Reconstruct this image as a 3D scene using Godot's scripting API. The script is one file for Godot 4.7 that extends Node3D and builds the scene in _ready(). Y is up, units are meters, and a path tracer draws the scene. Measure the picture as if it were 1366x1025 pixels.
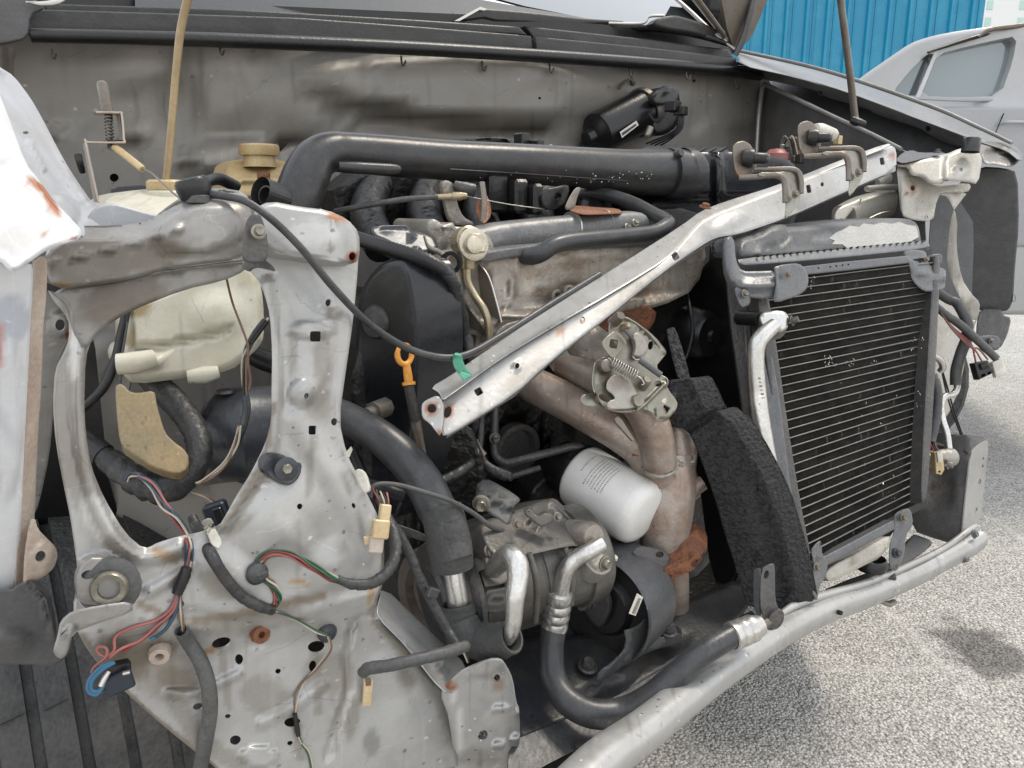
extends Node3D
# Engine bay of a stripped car. P(x, y, d) gives the point seen at photo pixel (x, y) at d metres along the view axis; every piece stands at its own distance.
const F := 1025.0
const CAM := Vector3(0, 0.95, 0)
const UP := Vector3(0, 1, 0)
const FW := Vector3(0.574, 0, 0.819)      # the car's forward direction
const LT := Vector3(0.819, 0, -0.574)     # along the car's width, away from us
var cb := Basis(Vector3(1, 0, 0), deg_to_rad(-13.0))
var M := {}
var nz := {}
var used := {}
var wob := FastNoiseLite.new()

class G:
	var v := PackedVector3Array()
	var n := PackedVector3Array()
	var c := PackedColorArray()
	var u := PackedVector2Array()
	func tri(a: Vector3, b: Vector3, d: Vector3, na: Vector3, nb: Vector3, nd: Vector3, ca := Color.WHITE, cc := Color.WHITE, cd := Color.WHITE):
		if (d - a).cross(b - a).dot(na + nb + nd) < 0:
			v.append_array([a, d, b]); n.append_array([na, nd, nb]); c.append_array([ca, cd, cc])
		else:
			v.append_array([a, b, d]); n.append_array([na, nb, nd]); c.append_array([ca, cc, cd])
	func quad(a: Vector3, b: Vector3, d: Vector3, e: Vector3, na: Vector3, nb: Vector3, nd: Vector3, ne: Vector3):
		tri(a, b, d, na, nb, nd); tri(a, d, e, na, nd, ne)
	func flat(a: Vector3, b: Vector3, d: Vector3, e: Vector3, out: Vector3):
		var m := (d - a).cross(e - b)
		if m.length() < 1e-12: m = (b - a).cross(d - a)
		m = m.normalized()
		if m.dot(out) < 0: m = -m
		quad(a, b, d, e, m, m, m, m)

func P(x: float, y: float, d: float) -> Vector3:
	return CAM + cb * Vector3((x - 683.0) / F * d, (512.5 - y) / F * d, -d)
func pn(x: float, y: float, d: float, nrm: Vector3) -> Vector3:      # plane through a point: 1/d = a + b x + c y
	var k := nrm.dot(P(x, y, d) - CAM)
	var r := nrm.dot(cb.x) / F / k
	var t := -nrm.dot(cb.y) / F / k
	return Vector3((-nrm.dot(cb.z)) / k - r * 683.0 - t * 512.5, r, t)
func p3(a: Array, b: Array, c: Array) -> Vector3:
	return Basis(Vector3(1, a[0], a[1]), Vector3(1, b[0], b[1]), Vector3(1, c[0], c[1])).transposed().inverse() * Vector3(1.0 / a[2], 1.0 / b[2], 1.0 / c[2])
func dep(d, x: float, y: float) -> float:
	if d is float or d is int: return d
	if d is Vector3: return 1.0 / (d.x + d.y * x + d.z * y)
	return d.call(x, y)
func Q(d, x: float, y: float) -> Vector3:
	return P(x, y, dep(d, x, y))
func ground(x: float, y: float, h := 0.0) -> Vector3:
	var r := P(x, y, 1.0) - CAM
	return CAM + r * ((CAM.y - h) / -r.y)

func naming(called: String, parent: Node) -> String:
	var key := str(parent.get_instance_id()) + called
	used[key] = used.get(key, -1) + 1
	return called if used[key] == 0 else "%s_%03d" % [called, used[key]]
func tag(o: Node3D, label: String, category: String, group := "", kind := ""):
	if label: o.set_meta("label", label)
	if category: o.set_meta("category", category)
	if group: o.set_meta("group", group)
	if kind: o.set_meta("kind", kind)
	return o
func T(called: String, label: String, category: String, base: Vector3, group := "") -> Node3D:
	var o := Node3D.new(); o.name = naming(called, self); o.position = base; add_child(o, true)
	return tag(o, label, category, group)
func C(g: G, called: String, mat, parent: Node3D) -> MeshInstance3D:
	var a := []; a.resize(Mesh.ARRAY_MAX)
	for i in g.c.size(): g.c[i] = g.c[i] * (1.0 / 3.0)      # colours are kept at a third, so that stains may be paler than the paint
	a[Mesh.ARRAY_VERTEX] = g.v; a[Mesh.ARRAY_NORMAL] = g.n; a[Mesh.ARRAY_COLOR] = g.c
	if g.u.size() == g.v.size(): a[Mesh.ARRAY_TEX_UV] = g.u
	var m := ArrayMesh.new(); m.add_surface_from_arrays(Mesh.PRIMITIVE_TRIANGLES, a)
	m.surface_set_material(0, M[mat] if mat is String else mat)
	var o := MeshInstance3D.new(); o.mesh = m; o.name = naming(called, parent)
	parent.add_child(o, true)
	if parent != self and not parent is MeshInstance3D: o.position = -parent.position
	return o

# ---- shapes
func poly(a: Array, n := 1) -> PackedVector2Array:
	var p := PackedVector2Array()
	for i in range(0, a.size(), 2): p.append(Vector2(a[i], a[i + 1]))
	for k in n:
		var q := PackedVector2Array()
		for i in p.size():
			var b := p[(i + 1) % p.size()]
			q.append(p[i].lerp(b, 0.22)); q.append(p[i].lerp(b, 0.78))
		p = q
	return p
func oval(h: Array) -> PackedVector2Array:
	var p := PackedVector2Array()
	var ry: float = h[3] if h.size() > 3 else h[2]
	var t := deg_to_rad(h[4]) if h.size() > 4 else 0.0
	var sq: bool = h.size() > 5
	for i in 16:
		var a := TAU * (i + 0.5) / 16
		var w := Vector2(cos(a), sin(a))
		if sq: w = Vector2(signf(w.x) * pow(absf(w.x), 0.35), signf(w.y) * pow(absf(w.y), 0.35))
		p.append(Vector2(h[0], h[1]) + (w * Vector2(h[2], ry)).rotated(t))
	return p
func segd(p: Vector2, line: PackedVector2Array, closed := false) -> float:
	var best := 1e9
	for i in line.size() - (0 if closed else 1):
		best = minf(best, p.distance_squared_to(Geometry2D.get_closest_point_to_segment(p, line[i], line[(i + 1) % line.size()])))
	return sqrt(best)
func feat(f: Array, x: float, y: float) -> float:      # 0..1 strength of a pressed or stained shape
	match f[0]:
		"e":
			var w := Vector2(x - f[1], y - f[2]).rotated(-deg_to_rad(f[5])) / Vector2(f[3], f[4])
			var q := w.length()
			return smoothstep(1.0, f[7] if f.size() > 7 else 0.0, q) if q < 1.0 else 0.0
		"r":
			var q := segd(Vector2(x, y), f[1]) / float(f[2])
			return (1.0 - q * q) * (1.0 - q * q) if q < 1.0 else 0.0
		"p":
			return smoothstep(-float(f[5]), f[5], (x - f[1]) * f[3] + (y - f[2]) * f[4])
	return 0.0
func hgt(f: Array) -> float:
	return f[6] if f[0] != "r" else f[3]
func cut(p: PackedVector2Array, hole: PackedVector2Array, deep := 0) -> Array:
	var res := Geometry2D.clip_polygons(p, hole)
	var bad := false
	for q in res:
		if Geometry2D.is_polygon_clockwise(q): bad = true
	if not bad or deep > 6: return res
	var b := Rect2(p[0], Vector2.ZERO)
	for w in p: b = b.expand(w)
	var out := []
	for k in 2:
		var r := b.grow(1)
		if b.size.x > b.size.y:
			r.size.x = r.size.x / 2; r.position.x += k * r.size.x
		else:
			r.size.y = r.size.y / 2; r.position.y += k * r.size.y
		for q in Geometry2D.intersect_polygons(p, rect(r)): out.append_array(cut(q, hole, deep + 1))
	return out
func rect(r: Rect2) -> PackedVector2Array:
	return PackedVector2Array([r.position, r.position + Vector2(r.size.x, 0), r.end, r.position + Vector2(0, r.size.y)])
func curve2(a) -> PackedVector2Array:      # a smooth open line through points
	if a is PackedVector2Array: return a
	var p := poly(a, 0)
	var q := PackedVector2Array()
	for i in p.size() - 1:
		for k in 3: q.append(p[i].cubic_interpolate(p[i + 1], p[maxi(i - 1, 0)], p[mini(i + 2, p.size() - 1)], k / 3.0))
	q.append(p[-1])
	return q
func bound(p: PackedVector2Array) -> Rect2:
	var b := Rect2(p[0], Vector2.ZERO)
	for w in p: b = b.expand(w)
	return b

func sheet(g: G, out: PackedVector2Array, d, o: Dictionary):
	var cell: float = o.get("c", 14.0)
	var e: float = o.get("e", 0.0)
	var eh: float = o.get("eh", 0.6)
	var thick: float = o.get("t", 0.0012)
	var relief: Array = []
	for f in o.get("r", []): relief.append(f)
	var stains: Array = o.get("s", [])
	for l in [relief, stains]:
		for i in l.size():
			if l[i][0] == "r" and l[i][1] is Array: l[i] = ["r", curve2(l[i][1])] + l[i].slice(2)
	var holes := []
	for h in o.get("h", []): holes.append(h if h is PackedVector2Array else (poly(h, 1) if h.size() > 6 else oval(h)))
	var hb := []
	for h in holes: hb.append(bound(h))
	var ins := [out]
	var bb := bound(out)
	var rings := []
	if e > 0.0:
		rings = [Geometry2D.offset_polygon(out, -e * 0.4), Geometry2D.offset_polygon(out, -e)]
	var rgh: float = o.get("nz", 0.0)
	var val := func(x: float, y: float, near: bool) -> float:
		var z := dep(d, x, y)
		if rgh > 0.0: z -= rgh * (wob.get_noise_2d(x * 7.0, y * 7.0) + 0.6 * wob.get_noise_2d(x * 19.0, y * 19.0))
		for f in relief:
			var k := feat(f, x, y)
			if k != 0.0: z -= k * hgt(f)
		if near:
			var w := Vector2(x, y)
			var sd := segd(w, out, true)
			if not Geometry2D.is_point_in_polygon(w, out): sd = -sd
			var t := clampf(1.0 - sd / e, 0.0, 1.4)
			z += e * z / F * eh * t * t
		return z
	var cache := {}
	var vert := func(w: Vector2, near: bool) -> Array:
		var key := w.snapped(Vector2(0.02, 0.02))
		if cache.has(key): return cache[key]
		var p := P(w.x, w.y, val.call(w.x, w.y, near))
		var px := P(w.x + 0.6, w.y, val.call(w.x + 0.6, w.y, near))
		var py := P(w.x, w.y + 0.6, val.call(w.x, w.y + 0.6, near))
		var m: Vector3 = (px - p).cross(py - p).normalized()
		if m.dot(CAM - p) < 0: m = -m
		var col := Color.WHITE
		for f in stains:
			var k := feat(f, w.x, w.y)
			if k > 0.0:
				var nn := wob.get_noise_2d(w.x * 3.0, w.y * 3.0) * 0.5 + 0.5
				var kk := smoothstep(0.3, 0.75, k * 0.75 + nn * 0.5) * minf(1.0, k * 3.0)
				var s: Color = f[-1]
				col = col.lerp(Color(s.r, s.g, s.b), kk * s.a)
		cache[key] = [p, m, col]
		return cache[key]
	var cm: Array = vert.call(bb.get_center(), false)
	var tv: Vector3 = o.get("tv", -cm[1] * thick)
	var own: bool = thick <= 0.005 and not o.has("tv")
	var nx := int(ceil(bb.size.x / cell))
	var ny := int(ceil(bb.size.y / cell))
	for iy in ny:
		for ix in nx:
			var sq := rect(Rect2(bb.position + Vector2(ix, iy) * cell, Vector2(cell, cell)))
			var ps: Array = Array(Geometry2D.intersect_polygons(sq, out), TYPE_NIL, &"", null)
			for hi in holes.size():
				if hb[hi].intersects(Rect2(sq[0], Vector2(cell, cell)), true):
					var nw := []
					for p in ps: nw.append_array(cut(p, holes[hi]))
					ps = nw
			var all := []
			for p in ps:
				if e <= 0.0:
					all.append([p, false]); continue
				var rest := [p]
				for lv in 2:
					var nxt := []
					var inner := []
					for q in rest:
						var keep: Array = [q]
						for rg in rings[lv]:
							if Geometry2D.is_polygon_clockwise(rg): continue
							inner.append_array(Geometry2D.intersect_polygons(q, rg))
							var kk := []
							for z in keep: kk.append_array(cut(z, rg))
							keep = kk
						nxt.append_array(keep)
					for q in nxt: all.append([q, true])
					rest = inner
				for q in rest: all.append([q, false])
			for pr in all:
				var p: PackedVector2Array = pr[0]
				var ix3 := Geometry2D.triangulate_polygon(p)
				for k in range(0, ix3.size(), 3):
					var A: Array = vert.call(p[ix3[k]], pr[1])
					var B: Array = vert.call(p[ix3[k + 1]], pr[1])
					var D: Array = vert.call(p[ix3[k + 2]], pr[1])
					g.tri(A[0], B[0], D[0], A[1], B[1], D[1], A[2], B[2], D[2])
					if own: g.tri(A[0] - A[1] * thick, B[0] - B[1] * thick, D[0] - D[1] * thick, -A[1], -B[1], -D[1])
					else:
						var bn := tv.normalized()
						g.tri(A[0] + tv, B[0] + tv, D[0] + tv, bn, bn, bn)
	for l in [out] + holes:
		var hole: bool = l != out
		var n := l.size() as int
		var nr: bool = e > 0.0 and not hole
		var sd := []
		for i in n:
			var a: Vector2 = l[i]
			var b: Vector2 = l[(i + 1) % n]
			var s: Vector3 = (vert.call(b, nr)[0] - vert.call(a, nr)[0]).cross(tv)
			var pr2 := Vector2(b.y - a.y, a.x - b.x).normalized()
			var outw := pr2 if Geometry2D.is_point_in_polygon((a + b) / 2 - pr2 * 0.3, l) else -pr2
			if hole: outw = -outw
			if s.dot(cb * Vector3(outw.x, -outw.y, 0)) < 0: s = -s
			sd.append(s.normalized())
		for i in n:
			var a: Vector2 = l[i]
			var b: Vector2 = l[(i + 1) % n]
			if sd[i] == Vector3.ZERO: continue
			var na: Vector3 = sd[i]
			var nb: Vector3 = sd[i]
			if sd[i].dot(sd[(i + n - 1) % n]) > 0.5: na = (na + sd[(i + n - 1) % n]).normalized()
			if sd[i].dot(sd[(i + 1) % n]) > 0.5: nb = (nb + sd[(i + 1) % n]).normalized()
			var steps := maxi(1, int(ceil(a.distance_to(b) / cell)))
			for s in steps:
				var A: Array = vert.call(a.lerp(b, float(s) / steps), nr)
				var B: Array = vert.call(a.lerp(b, float(s + 1) / steps), nr)
				var ta := -A[1] as Vector3 * thick if own else tv
				var tb := -B[1] as Vector3 * thick if own else tv
				var n0 := na.lerp(nb, float(s) / steps).normalized()
				var n1 := na.lerp(nb, float(s + 1) / steps).normalized()
				g.tri(A[0], B[0], B[0] + tb, n0, n1, n1, A[2], B[2], B[2])
				g.tri(A[0], B[0] + tb, A[0] + ta, n0, n1, n0, A[2], B[2], A[2])
func pan(called: String, mat, parent: Node3D, a: Array, d, o := {}) -> MeshInstance3D:
	var g := G.new()
	sheet(g, poly(a, o.get("sm", 1)), d, o)
	return C(g, called, mat, parent)

func frame(z: Vector3, y := UP) -> Basis:
	z = z.normalized()
	if absf(z.dot(y)) > 0.98: y = Vector3(0, 0, 1) if absf(z.z) < 0.9 else Vector3(1, 0, 0)
	var x := y.cross(z).normalized()
	return Basis(x, z.cross(x), z)
func sweep(g: G, pts: Array, rad: Array, o := {}):
	var sides: int = o.get("n", 14)
	var sub: int = o.get("sub", 8)
	var sq: float = o.get("sq", 1.0)
	var fl: float = o.get("fl", 1.0)
	var q := []
	var r := []
	if pts.size() == 2 or sub <= 1:
		q = pts.duplicate(); r = rad.duplicate()
	else:
		for i in pts.size() - 1:
			var a: Vector3 = pts[maxi(i - 1, 0)]
			var b: Vector3 = pts[i]
			var c: Vector3 = pts[i + 1]
			var e: Vector3 = pts[mini(i + 2, pts.size() - 1)]
			for s in sub:
				var t := float(s) / sub
				q.append(b.cubic_interpolate(c, a, e, t)); r.append(lerpf(rad[i], rad[i + 1], t))
		q.append(pts[-1]); r.append(rad[-1])
	if o.has("rib"):      # convoluted tube: rings every rib[0] metres, rib[1] deep
		var pitch: float = o.rib[0]
		var q2 := []
		var r2 := []
		for i in q.size() - 1:
			var steps := maxi(1, int(ceil(q[i].distance_to(q[i + 1]) / (pitch / 4))))
			for s in steps:
				var t := float(s) / steps
				q2.append(q[i].lerp(q[i + 1], t)); r2.append(lerpf(r[i], r[i + 1], t) * (1.0 + o.rib[1] * ([1.0, 0.8, -0.8, -1.0][q2.size() % 4])))
		q2.append(q[-1]); r2.append(r[-1])
		q = q2; r = r2
	if o.has("lump"):     # taped or worn: the radius wanders
		for i in r.size(): r[i] *= 1.0 + o.lump * wob.get_noise_2d(i * 17.0, q[i].x * 900.0)
	var f := frame(q[1] - q[0], o.get("up", UP))
	var rings := []
	for i in q.size():
		var t: Vector3 = (q[mini(i + 1, q.size() - 1)] - q[maxi(i - 1, 0)]).normalized()
		var ax := f.z.cross(t)
		if ax.length() > 1e-6: f = Basis(ax.normalized(), f.z.angle_to(t)) * f
		var ring := []
		for k in sides:
			var an := TAU * k / sides
			var c := Vector2(cos(an), sin(an))
			if sq != 1.0: c = Vector2(signf(c.x) * pow(absf(c.x), sq), signf(c.y) * pow(absf(c.y), sq))
			var off: Vector3 = f.x * c.x + f.y * c.y * fl
			ring.append([q[i] + off * r[i], (f.x * cos(an) * fl + f.y * sin(an)).normalized()])
		rings.append(ring)
	for i in rings.size() - 1:
		for k in sides:
			var k2 := (k + 1) % sides
			var A: Array = rings[i][k]
			var B: Array = rings[i][k2]
			var D: Array = rings[i + 1][k2]
			var E: Array = rings[i + 1][k]
			g.quad(A[0], B[0], D[0], E[0], A[1], B[1], D[1], E[1])
	if o.get("open", false):      # a hollow end: an inner wall
		for k in sides:
			var k2 := (k + 1) % sides
			for en in [0, rings.size() - 1]:
				var dn: Vector3 = (q[1] - q[0]).normalized() if en == 0 else (q[-2] - q[-1]).normalized()
				var a: Vector3 = rings[en][k][0]
				var b: Vector3 = rings[en][k2][0]
				var ai: Vector3 = a.lerp(q[en], 0.16)
				var bi: Vector3 = b.lerp(q[en], 0.16)
				g.flat(a, b, bi, ai, -dn)
				g.flat(ai, bi, bi + dn * r[en] * 2.5, ai + dn * r[en] * 2.5, q[en] - a)
	else:
		for en in [0, rings.size() - 1]:
			var dn: Vector3 = (q[0] - q[1]).normalized() if en == 0 else (q[-1] - q[-2]).normalized()
			for k in sides: g.tri(q[en], rings[en][k][0], rings[en][(k + 1) % sides][0], dn, dn, dn)
var LP := Vector3()      # plane of the left front panel, its outline, opening and pressings
var lpo := PackedVector2Array()
var lph := PackedVector2Array()
var lpr := []
var hug := false
func hd(x: float, y: float, d: float, r: float) -> float:      # wiring lies on the panel, not in it
	if not hug or not Geometry2D.is_point_in_polygon(Vector2(x, y), lpo) or Geometry2D.is_point_in_polygon(Vector2(x, y), lph): return d
	var z := dep(LP, x, y)
	for f in lpr: z -= feat(f, x, y) * hgt(f)
	return minf(d, z - r - 0.0008)
func tub(called: String, mat, parent: Node3D, pts: Array, o := {}) -> MeshInstance3D:
	var w := []
	var r := []
	for p in pts:
		w.append(P(p[0], p[1], hd(p[0], p[1], p[2], p[3] * p[2] / F))); r.append(p[3] * p[2] / F)
	var g := G.new()
	sweep(g, w, r, o)
	return C(g, called, mat, parent)
func lathe(g: G, o: Vector3, axis: Vector3, prof: Array, sides := 28, rmod := []):
	var f := frame(axis)
	var m := prof.size() / 2
	var nr := []
	for i in m - 1:
		var dt: float = prof[2 * i + 2] - prof[2 * i]
		var dr: float = prof[2 * i + 3] - prof[2 * i + 1]
		nr.append(Vector2(-dr, dt).normalized())     # (along the axis, outwards)
	for i in m - 1:
		var a: Vector2 = nr[i]
		var b: Vector2 = nr[i]
		if i > 0 and nr[i - 1].dot(nr[i]) > 0.75: a = (nr[i] + nr[i - 1]).normalized()
		if i < m - 2 and nr[i + 1].dot(nr[i]) > 0.75: b = (nr[i] + nr[i + 1]).normalized()
		for k in sides:
			var c := []
			for kk in [k, k + 1]:
				var an: float = TAU * kk / sides
				var rd := f.x * cos(an) + f.y * sin(an)
				var mul: float = 1.0 if rmod.is_empty() else rmod[kk % rmod.size()]
				c.append([o + f.z * prof[2 * i] + rd * prof[2 * i + 1] * mul, f.z * a.x + rd * a.y, o + f.z * prof[2 * i + 2] + rd * prof[2 * i + 3] * mul, f.z * b.x + rd * b.y])
			g.quad(c[0][0], c[1][0], c[1][2], c[0][2], c[0][1], c[1][1], c[1][3], c[0][3])
func lat(called: String, mat, parent: Node3D, o: Vector3, axis: Vector3, prof: Array, sides := 28) -> MeshInstance3D:
	var g := G.new()
	lathe(g, o, axis, prof, sides)
	return C(g, called, mat, parent)
func box(g: G, c: Vector3, f: Basis, size: Vector3, bev := 0.001):
	var h := size / 2
	var at := func(s: Vector3, full: int) -> Vector3:
		var w := Vector3.ZERO
		for i in 3: w[i] = s[i] * (h[i] - (0.0 if i == full else bev))
		return c + f * w
	for ax in 3:
		var u := (ax + 1) % 3
		var v := (ax + 2) % 3
		for sg in [-1.0, 1.0]:
			var q := []
			for st in [[-1, -1], [1, -1], [1, 1], [-1, 1]]:
				var s := Vector3(); s[ax] = sg; s[u] = st[0]; s[v] = st[1]
				q.append(at.call(s, ax))
			var nn := Vector3(); nn[ax] = sg
			g.flat(q[0], q[1], q[2], q[3], f * nn)
		for su in [-1.0, 1.0]:
			for sv in [-1.0, 1.0]:
				var s0 := Vector3(); s0[ax] = -1; s0[u] = su; s0[v] = sv
				var s1 := s0; s1[ax] = 1
				var nn := Vector3(); nn[u] = su; nn[v] = sv
				g.flat(at.call(s0, u), at.call(s1, u), at.call(s1, v), at.call(s0, v), f * nn)
	for sx in [-1.0, 1.0]:
		for sy in [-1.0, 1.0]:
			for sz in [-1.0, 1.0]:
				var s := Vector3(sx, sy, sz)
				var nn := f * s.normalized()
				g.tri(at.call(s, 0), at.call(s, 1), at.call(s, 2), nn, nn, nn)
func bx(called: String, mat, parent: Node3D, c: Vector3, f: Basis, size: Vector3, bev := 0.001) -> MeshInstance3D:
	var g := G.new()
	box(g, c, f, size, bev)
	return C(g, called, mat, parent)
func bolt(parent: Node3D, x: float, y: float, d: float, rpx: float, nrm: Vector3, mat := "zinc", called := "bolt", long := 1.0) -> MeshInstance3D:
	var r := rpx * d / F
	var n := nrm.normalized()
	var g := G.new()
	var o := P(x, y, d)
	lathe(g, o - n * r * 0.2, n, [0, 0.0001, 0, r * 1.35, r * 0.25, r * 1.35, r * 0.32, r * 1.25, r * 0.32, r * 0.8], 20)
	lathe(g, o, n, [0, r * 0.9, r * 0.85 * long, r * 0.9, r * 1.0 * long, r * 0.78, r * 0.94 * long, r * 0.5, r * 0.9 * long, 0.0001], 6)
	return C(g, called, mat, parent)
func helix(g: G, a: Vector3, b: Vector3, r: float, wire: float, turns: float):
	var f := frame(b - a)
	var pts := []
	var rad := []
	for i in int(turns * 10) + 1:
		var t := float(i) / (turns * 10)
		var an := TAU * turns * t
		pts.append(a.lerp(b, t) + (f.x * cos(an) + f.y * sin(an)) * r); rad.append(wire)
	sweep(g, pts, rad, {"n": 6, "sub": 1})

# ---- materials
func noise_bytes(called: String, f: float, oct: int, type := FastNoiseLite.TYPE_SIMPLEX_SMOOTH, n := 512) -> PackedByteArray:
	if not nz.has(called):
		var w := FastNoiseLite.new(); w.seed = hash(called) % 1000; w.frequency = f; w.noise_type = type; w.fractal_octaves = oct
		nz[called] = w.get_seamless_image(n, n).get_data()
	return nz[called]
func paint(called: String, base: Color, dirt: Color, amt: float, rough: float, o := {}) -> StandardMaterial3D:
	var m := StandardMaterial3D.new()
	m.resource_name = called
	var big := noise_bytes("big", 0.009, 5)
	var mid := noise_bytes("mid", 0.035, 4)
	var fine := noise_bytes("fine", 0.16, 3)
	var b := base.linear_to_srgb()
	var d := dirt.linear_to_srgb()
	var sp: Color = (o.get("speck", Color(0.5, 0.48, 0.45)) as Color).linear_to_srgb()
	var spk: float = o.get("spk", 0.0)
	var grain: float = o.get("grain", 0.12)
	var n := 512
	var data := PackedByteArray(); data.resize(n * n * 3)
	var sh: int = (hash(called) % 251) * 613
	var nn := n * n
	var lo := 0.62 - amt * 0.55
	for i in nn:
		var j := (i + sh) % nn
		var k1 := big[j] / 255.0
		var k2 := mid[(j * 1 + 7919) % nn] / 255.0
		var k3 := fine[i] / 255.0
		var t := clampf((k1 * 0.55 + k2 * 0.3 + k3 * 0.15 - lo) / 0.22, 0.0, 1.0) * minf(1.0, amt * 1.6)
		var l := 1.0 + grain * (k3 - 0.5) * 2.0 + grain * 0.5 * (k2 - 0.5)
		var r := (b.r + (d.r - b.r) * t) * l
		var gg := (b.g + (d.g - b.g) * t) * l
		var bb := (b.b + (d.b - b.b) * t) * l
		if spk > 0.0 and fine[(i + 40961) % nn] > 255.0 * (1.0 - spk) and mid[i] > 110:
			r = sp.r; gg = sp.g; bb = sp.b
		data[3 * i] = int(clampf(r, 0, 1) * 255.0); data[3 * i + 1] = int(clampf(gg, 0, 1) * 255.0); data[3 * i + 2] = int(clampf(bb, 0, 1) * 255.0)
	# crisp wear: scratches, chips down to primer, and drips that run downwards
	var rng := RandomNumberGenerator.new(); rng.seed = hash(called)
	for k in o.get("scr", 0):
		var x := rng.randf() * n
		var y := rng.randf() * n
		var an := rng.randf() * TAU
		var lng := rng.randf_range(6, 60)
		var f := rng.randf_range(1.05, 1.2) if rng.randf() < 0.5 else rng.randf_range(0.72, 0.92)
		for q in int(lng):
			var px := posmod(int(x + cos(an) * q), n) + posmod(int(y + sin(an) * q), n) * n
			for ch in 3: data[3 * px + ch] = int(clampf(data[3 * px + ch] * f, 0, 255))
			an += rng.randf_range(-0.04, 0.04)
	for k in o.get("chip", 0):
		var x := rng.randf() * n
		var y := rng.randf() * n
		var r := rng.randf_range(0.6, 2.6)
		var f := rng.randf_range(1.15, 1.5) if rng.randf() < 0.4 else rng.randf_range(0.35, 0.7)
		for dy in range(-3, 4):
			for dx in range(-3, 4):
				if Vector2(dx, dy).length() > r * rng.randf_range(0.7, 1.2): continue
				var px := posmod(int(x) + dx, n) + posmod(int(y) + dy, n) * n
				for ch in 3: data[3 * px + ch] = int(clampf(data[3 * px + ch] * f, 0, 255))
	for k in o.get("drip", 0):
		var x := rng.randf() * n
		var y := rng.randf() * n
		var lng := rng.randf_range(40, 180)
		var w := rng.randf_range(2.0, 6.0)
		var f := rng.randf_range(0.8, 0.93) if rng.randf() < 0.75 else 1.08
		for q in int(lng):
			x += rng.randf_range(-0.3, 0.3)
			for dx in range(-int(w), int(w) + 1):
				var px := posmod(int(x) + dx, n) + posmod(int(y) + q, n) * n
				var g := exp(-2.5 * dx * dx / (w * w)) * sin(PI * pow(q / lng, 0.5))
				for ch in 3: data[3 * px + ch] = int(clampf(data[3 * px + ch] * lerpf(1.0, f, g), 0, 255))
	m.albedo_texture = ImageTexture.create_from_image(Image.create_from_data(n, n, false, Image.FORMAT_RGB8, data))
	var s: float = o.get("scale", 3.0)
	m.uv1_triplanar = true; m.uv1_world_triplanar = true; m.uv1_scale = Vector3(s, s, s)
	m.roughness = rough
	m.metallic = o.get("metal", 0.0)
	m.roughness_texture = M_rough
	m.roughness_texture_channel = BaseMaterial3D.TEXTURE_CHANNEL_RED
	m.vertex_color_use_as_albedo = true; m.albedo_color = Color(3, 3, 3).linear_to_srgb()
	if o.get("bump", 0.0) > 0.0:
		m.normal_enabled = true; m.normal_texture = M_bump if not o.has("coarse") else M_coarse; m.normal_scale = o.bump
	if o.has("coat"):
		m.clearcoat_enabled = true; m.clearcoat = o.coat; m.clearcoat_roughness = 0.12
	if o.has("back"): m.backlight_enabled = true; m.backlight = o.back
	M[called] = m
	return m
func plainm(called: String, base: Color, rough := 0.5, metal := 0.0) -> StandardMaterial3D:
	var m := StandardMaterial3D.new()
	m.resource_name = called; m.albedo_color = base.linear_to_srgb(); m.roughness = rough; m.metallic = metal
	M[called] = m
	return m
var M_rough: ImageTexture
var M_bump: NoiseTexture2D
var M_coarse: NoiseTexture2D
func normal_noise(f: float, oct: int, strength: float, type := FastNoiseLite.TYPE_SIMPLEX_SMOOTH) -> NoiseTexture2D:
	var w := FastNoiseLite.new(); w.frequency = f; w.fractal_octaves = oct; w.seed = 5; w.noise_type = type
	var t := NoiseTexture2D.new(); t.width = 512; t.height = 512; t.seamless = true; t.noise = w; t.as_normal_map = true; t.bump_strength = strength
	return t

func _ready():
	# camera, sky, sun, exposure
	var cam := Camera3D.new(); cam.name = "camera"; cam.position = CAM; cam.basis = cb; cam.fov = 53.13; cam.near = 0.02; cam.far = 400.0
	add_child(cam); cam.make_current()
	var env := Environment.new()
	env.background_mode = Environment.BG_SKY
	var sm := ProceduralSkyMaterial.new()
	sm.sky_top_color = Color(0.87, 0.89, 0.92); sm.sky_horizon_color = Color(1.0, 0.99, 0.97); sm.sky_curve = 0.2
	sm.ground_bottom_color = Color(0.4, 0.39, 0.37); sm.ground_horizon_color = Color(0.8, 0.8, 0.79); sm.sun_angle_max = 1.0
	sm.sky_energy_multiplier = 1.1
	var sky := Sky.new(); sky.sky_material = sm
	env.sky = sky
	env.tonemap_mode = Environment.TONE_MAPPER_LINEAR
	env.tonemap_exposure = 1.47
	env.sdfgi_enabled = true; env.ssao_enabled = true; env.ssil_enabled = true
	var we := WorldEnvironment.new(); we.name = "world"; we.environment = env; add_child(we)
	var sun := DirectionalLight3D.new(); sun.name = "sun"; sun.light_energy = 0.5; sun.light_angular_distance = 12.0
	sun.light_color = Color(1.0, 0.96, 0.90); sun.shadow_enabled = true
	add_child(sun); sun.look_at_from_position(Vector3.ZERO, Vector3(-0.42, -1.0, 0.30))
	wob.frequency = 0.02; wob.fractal_octaves = 4; wob.seed = 3
	materials()
	setting()
	body()
	left_front()
	engine_block()
	engine_fittings()
	intake()
	cooling()
	front_bar()
	right_front()
	low_front()
	left_details()
	harness()
	small_details()

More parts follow.
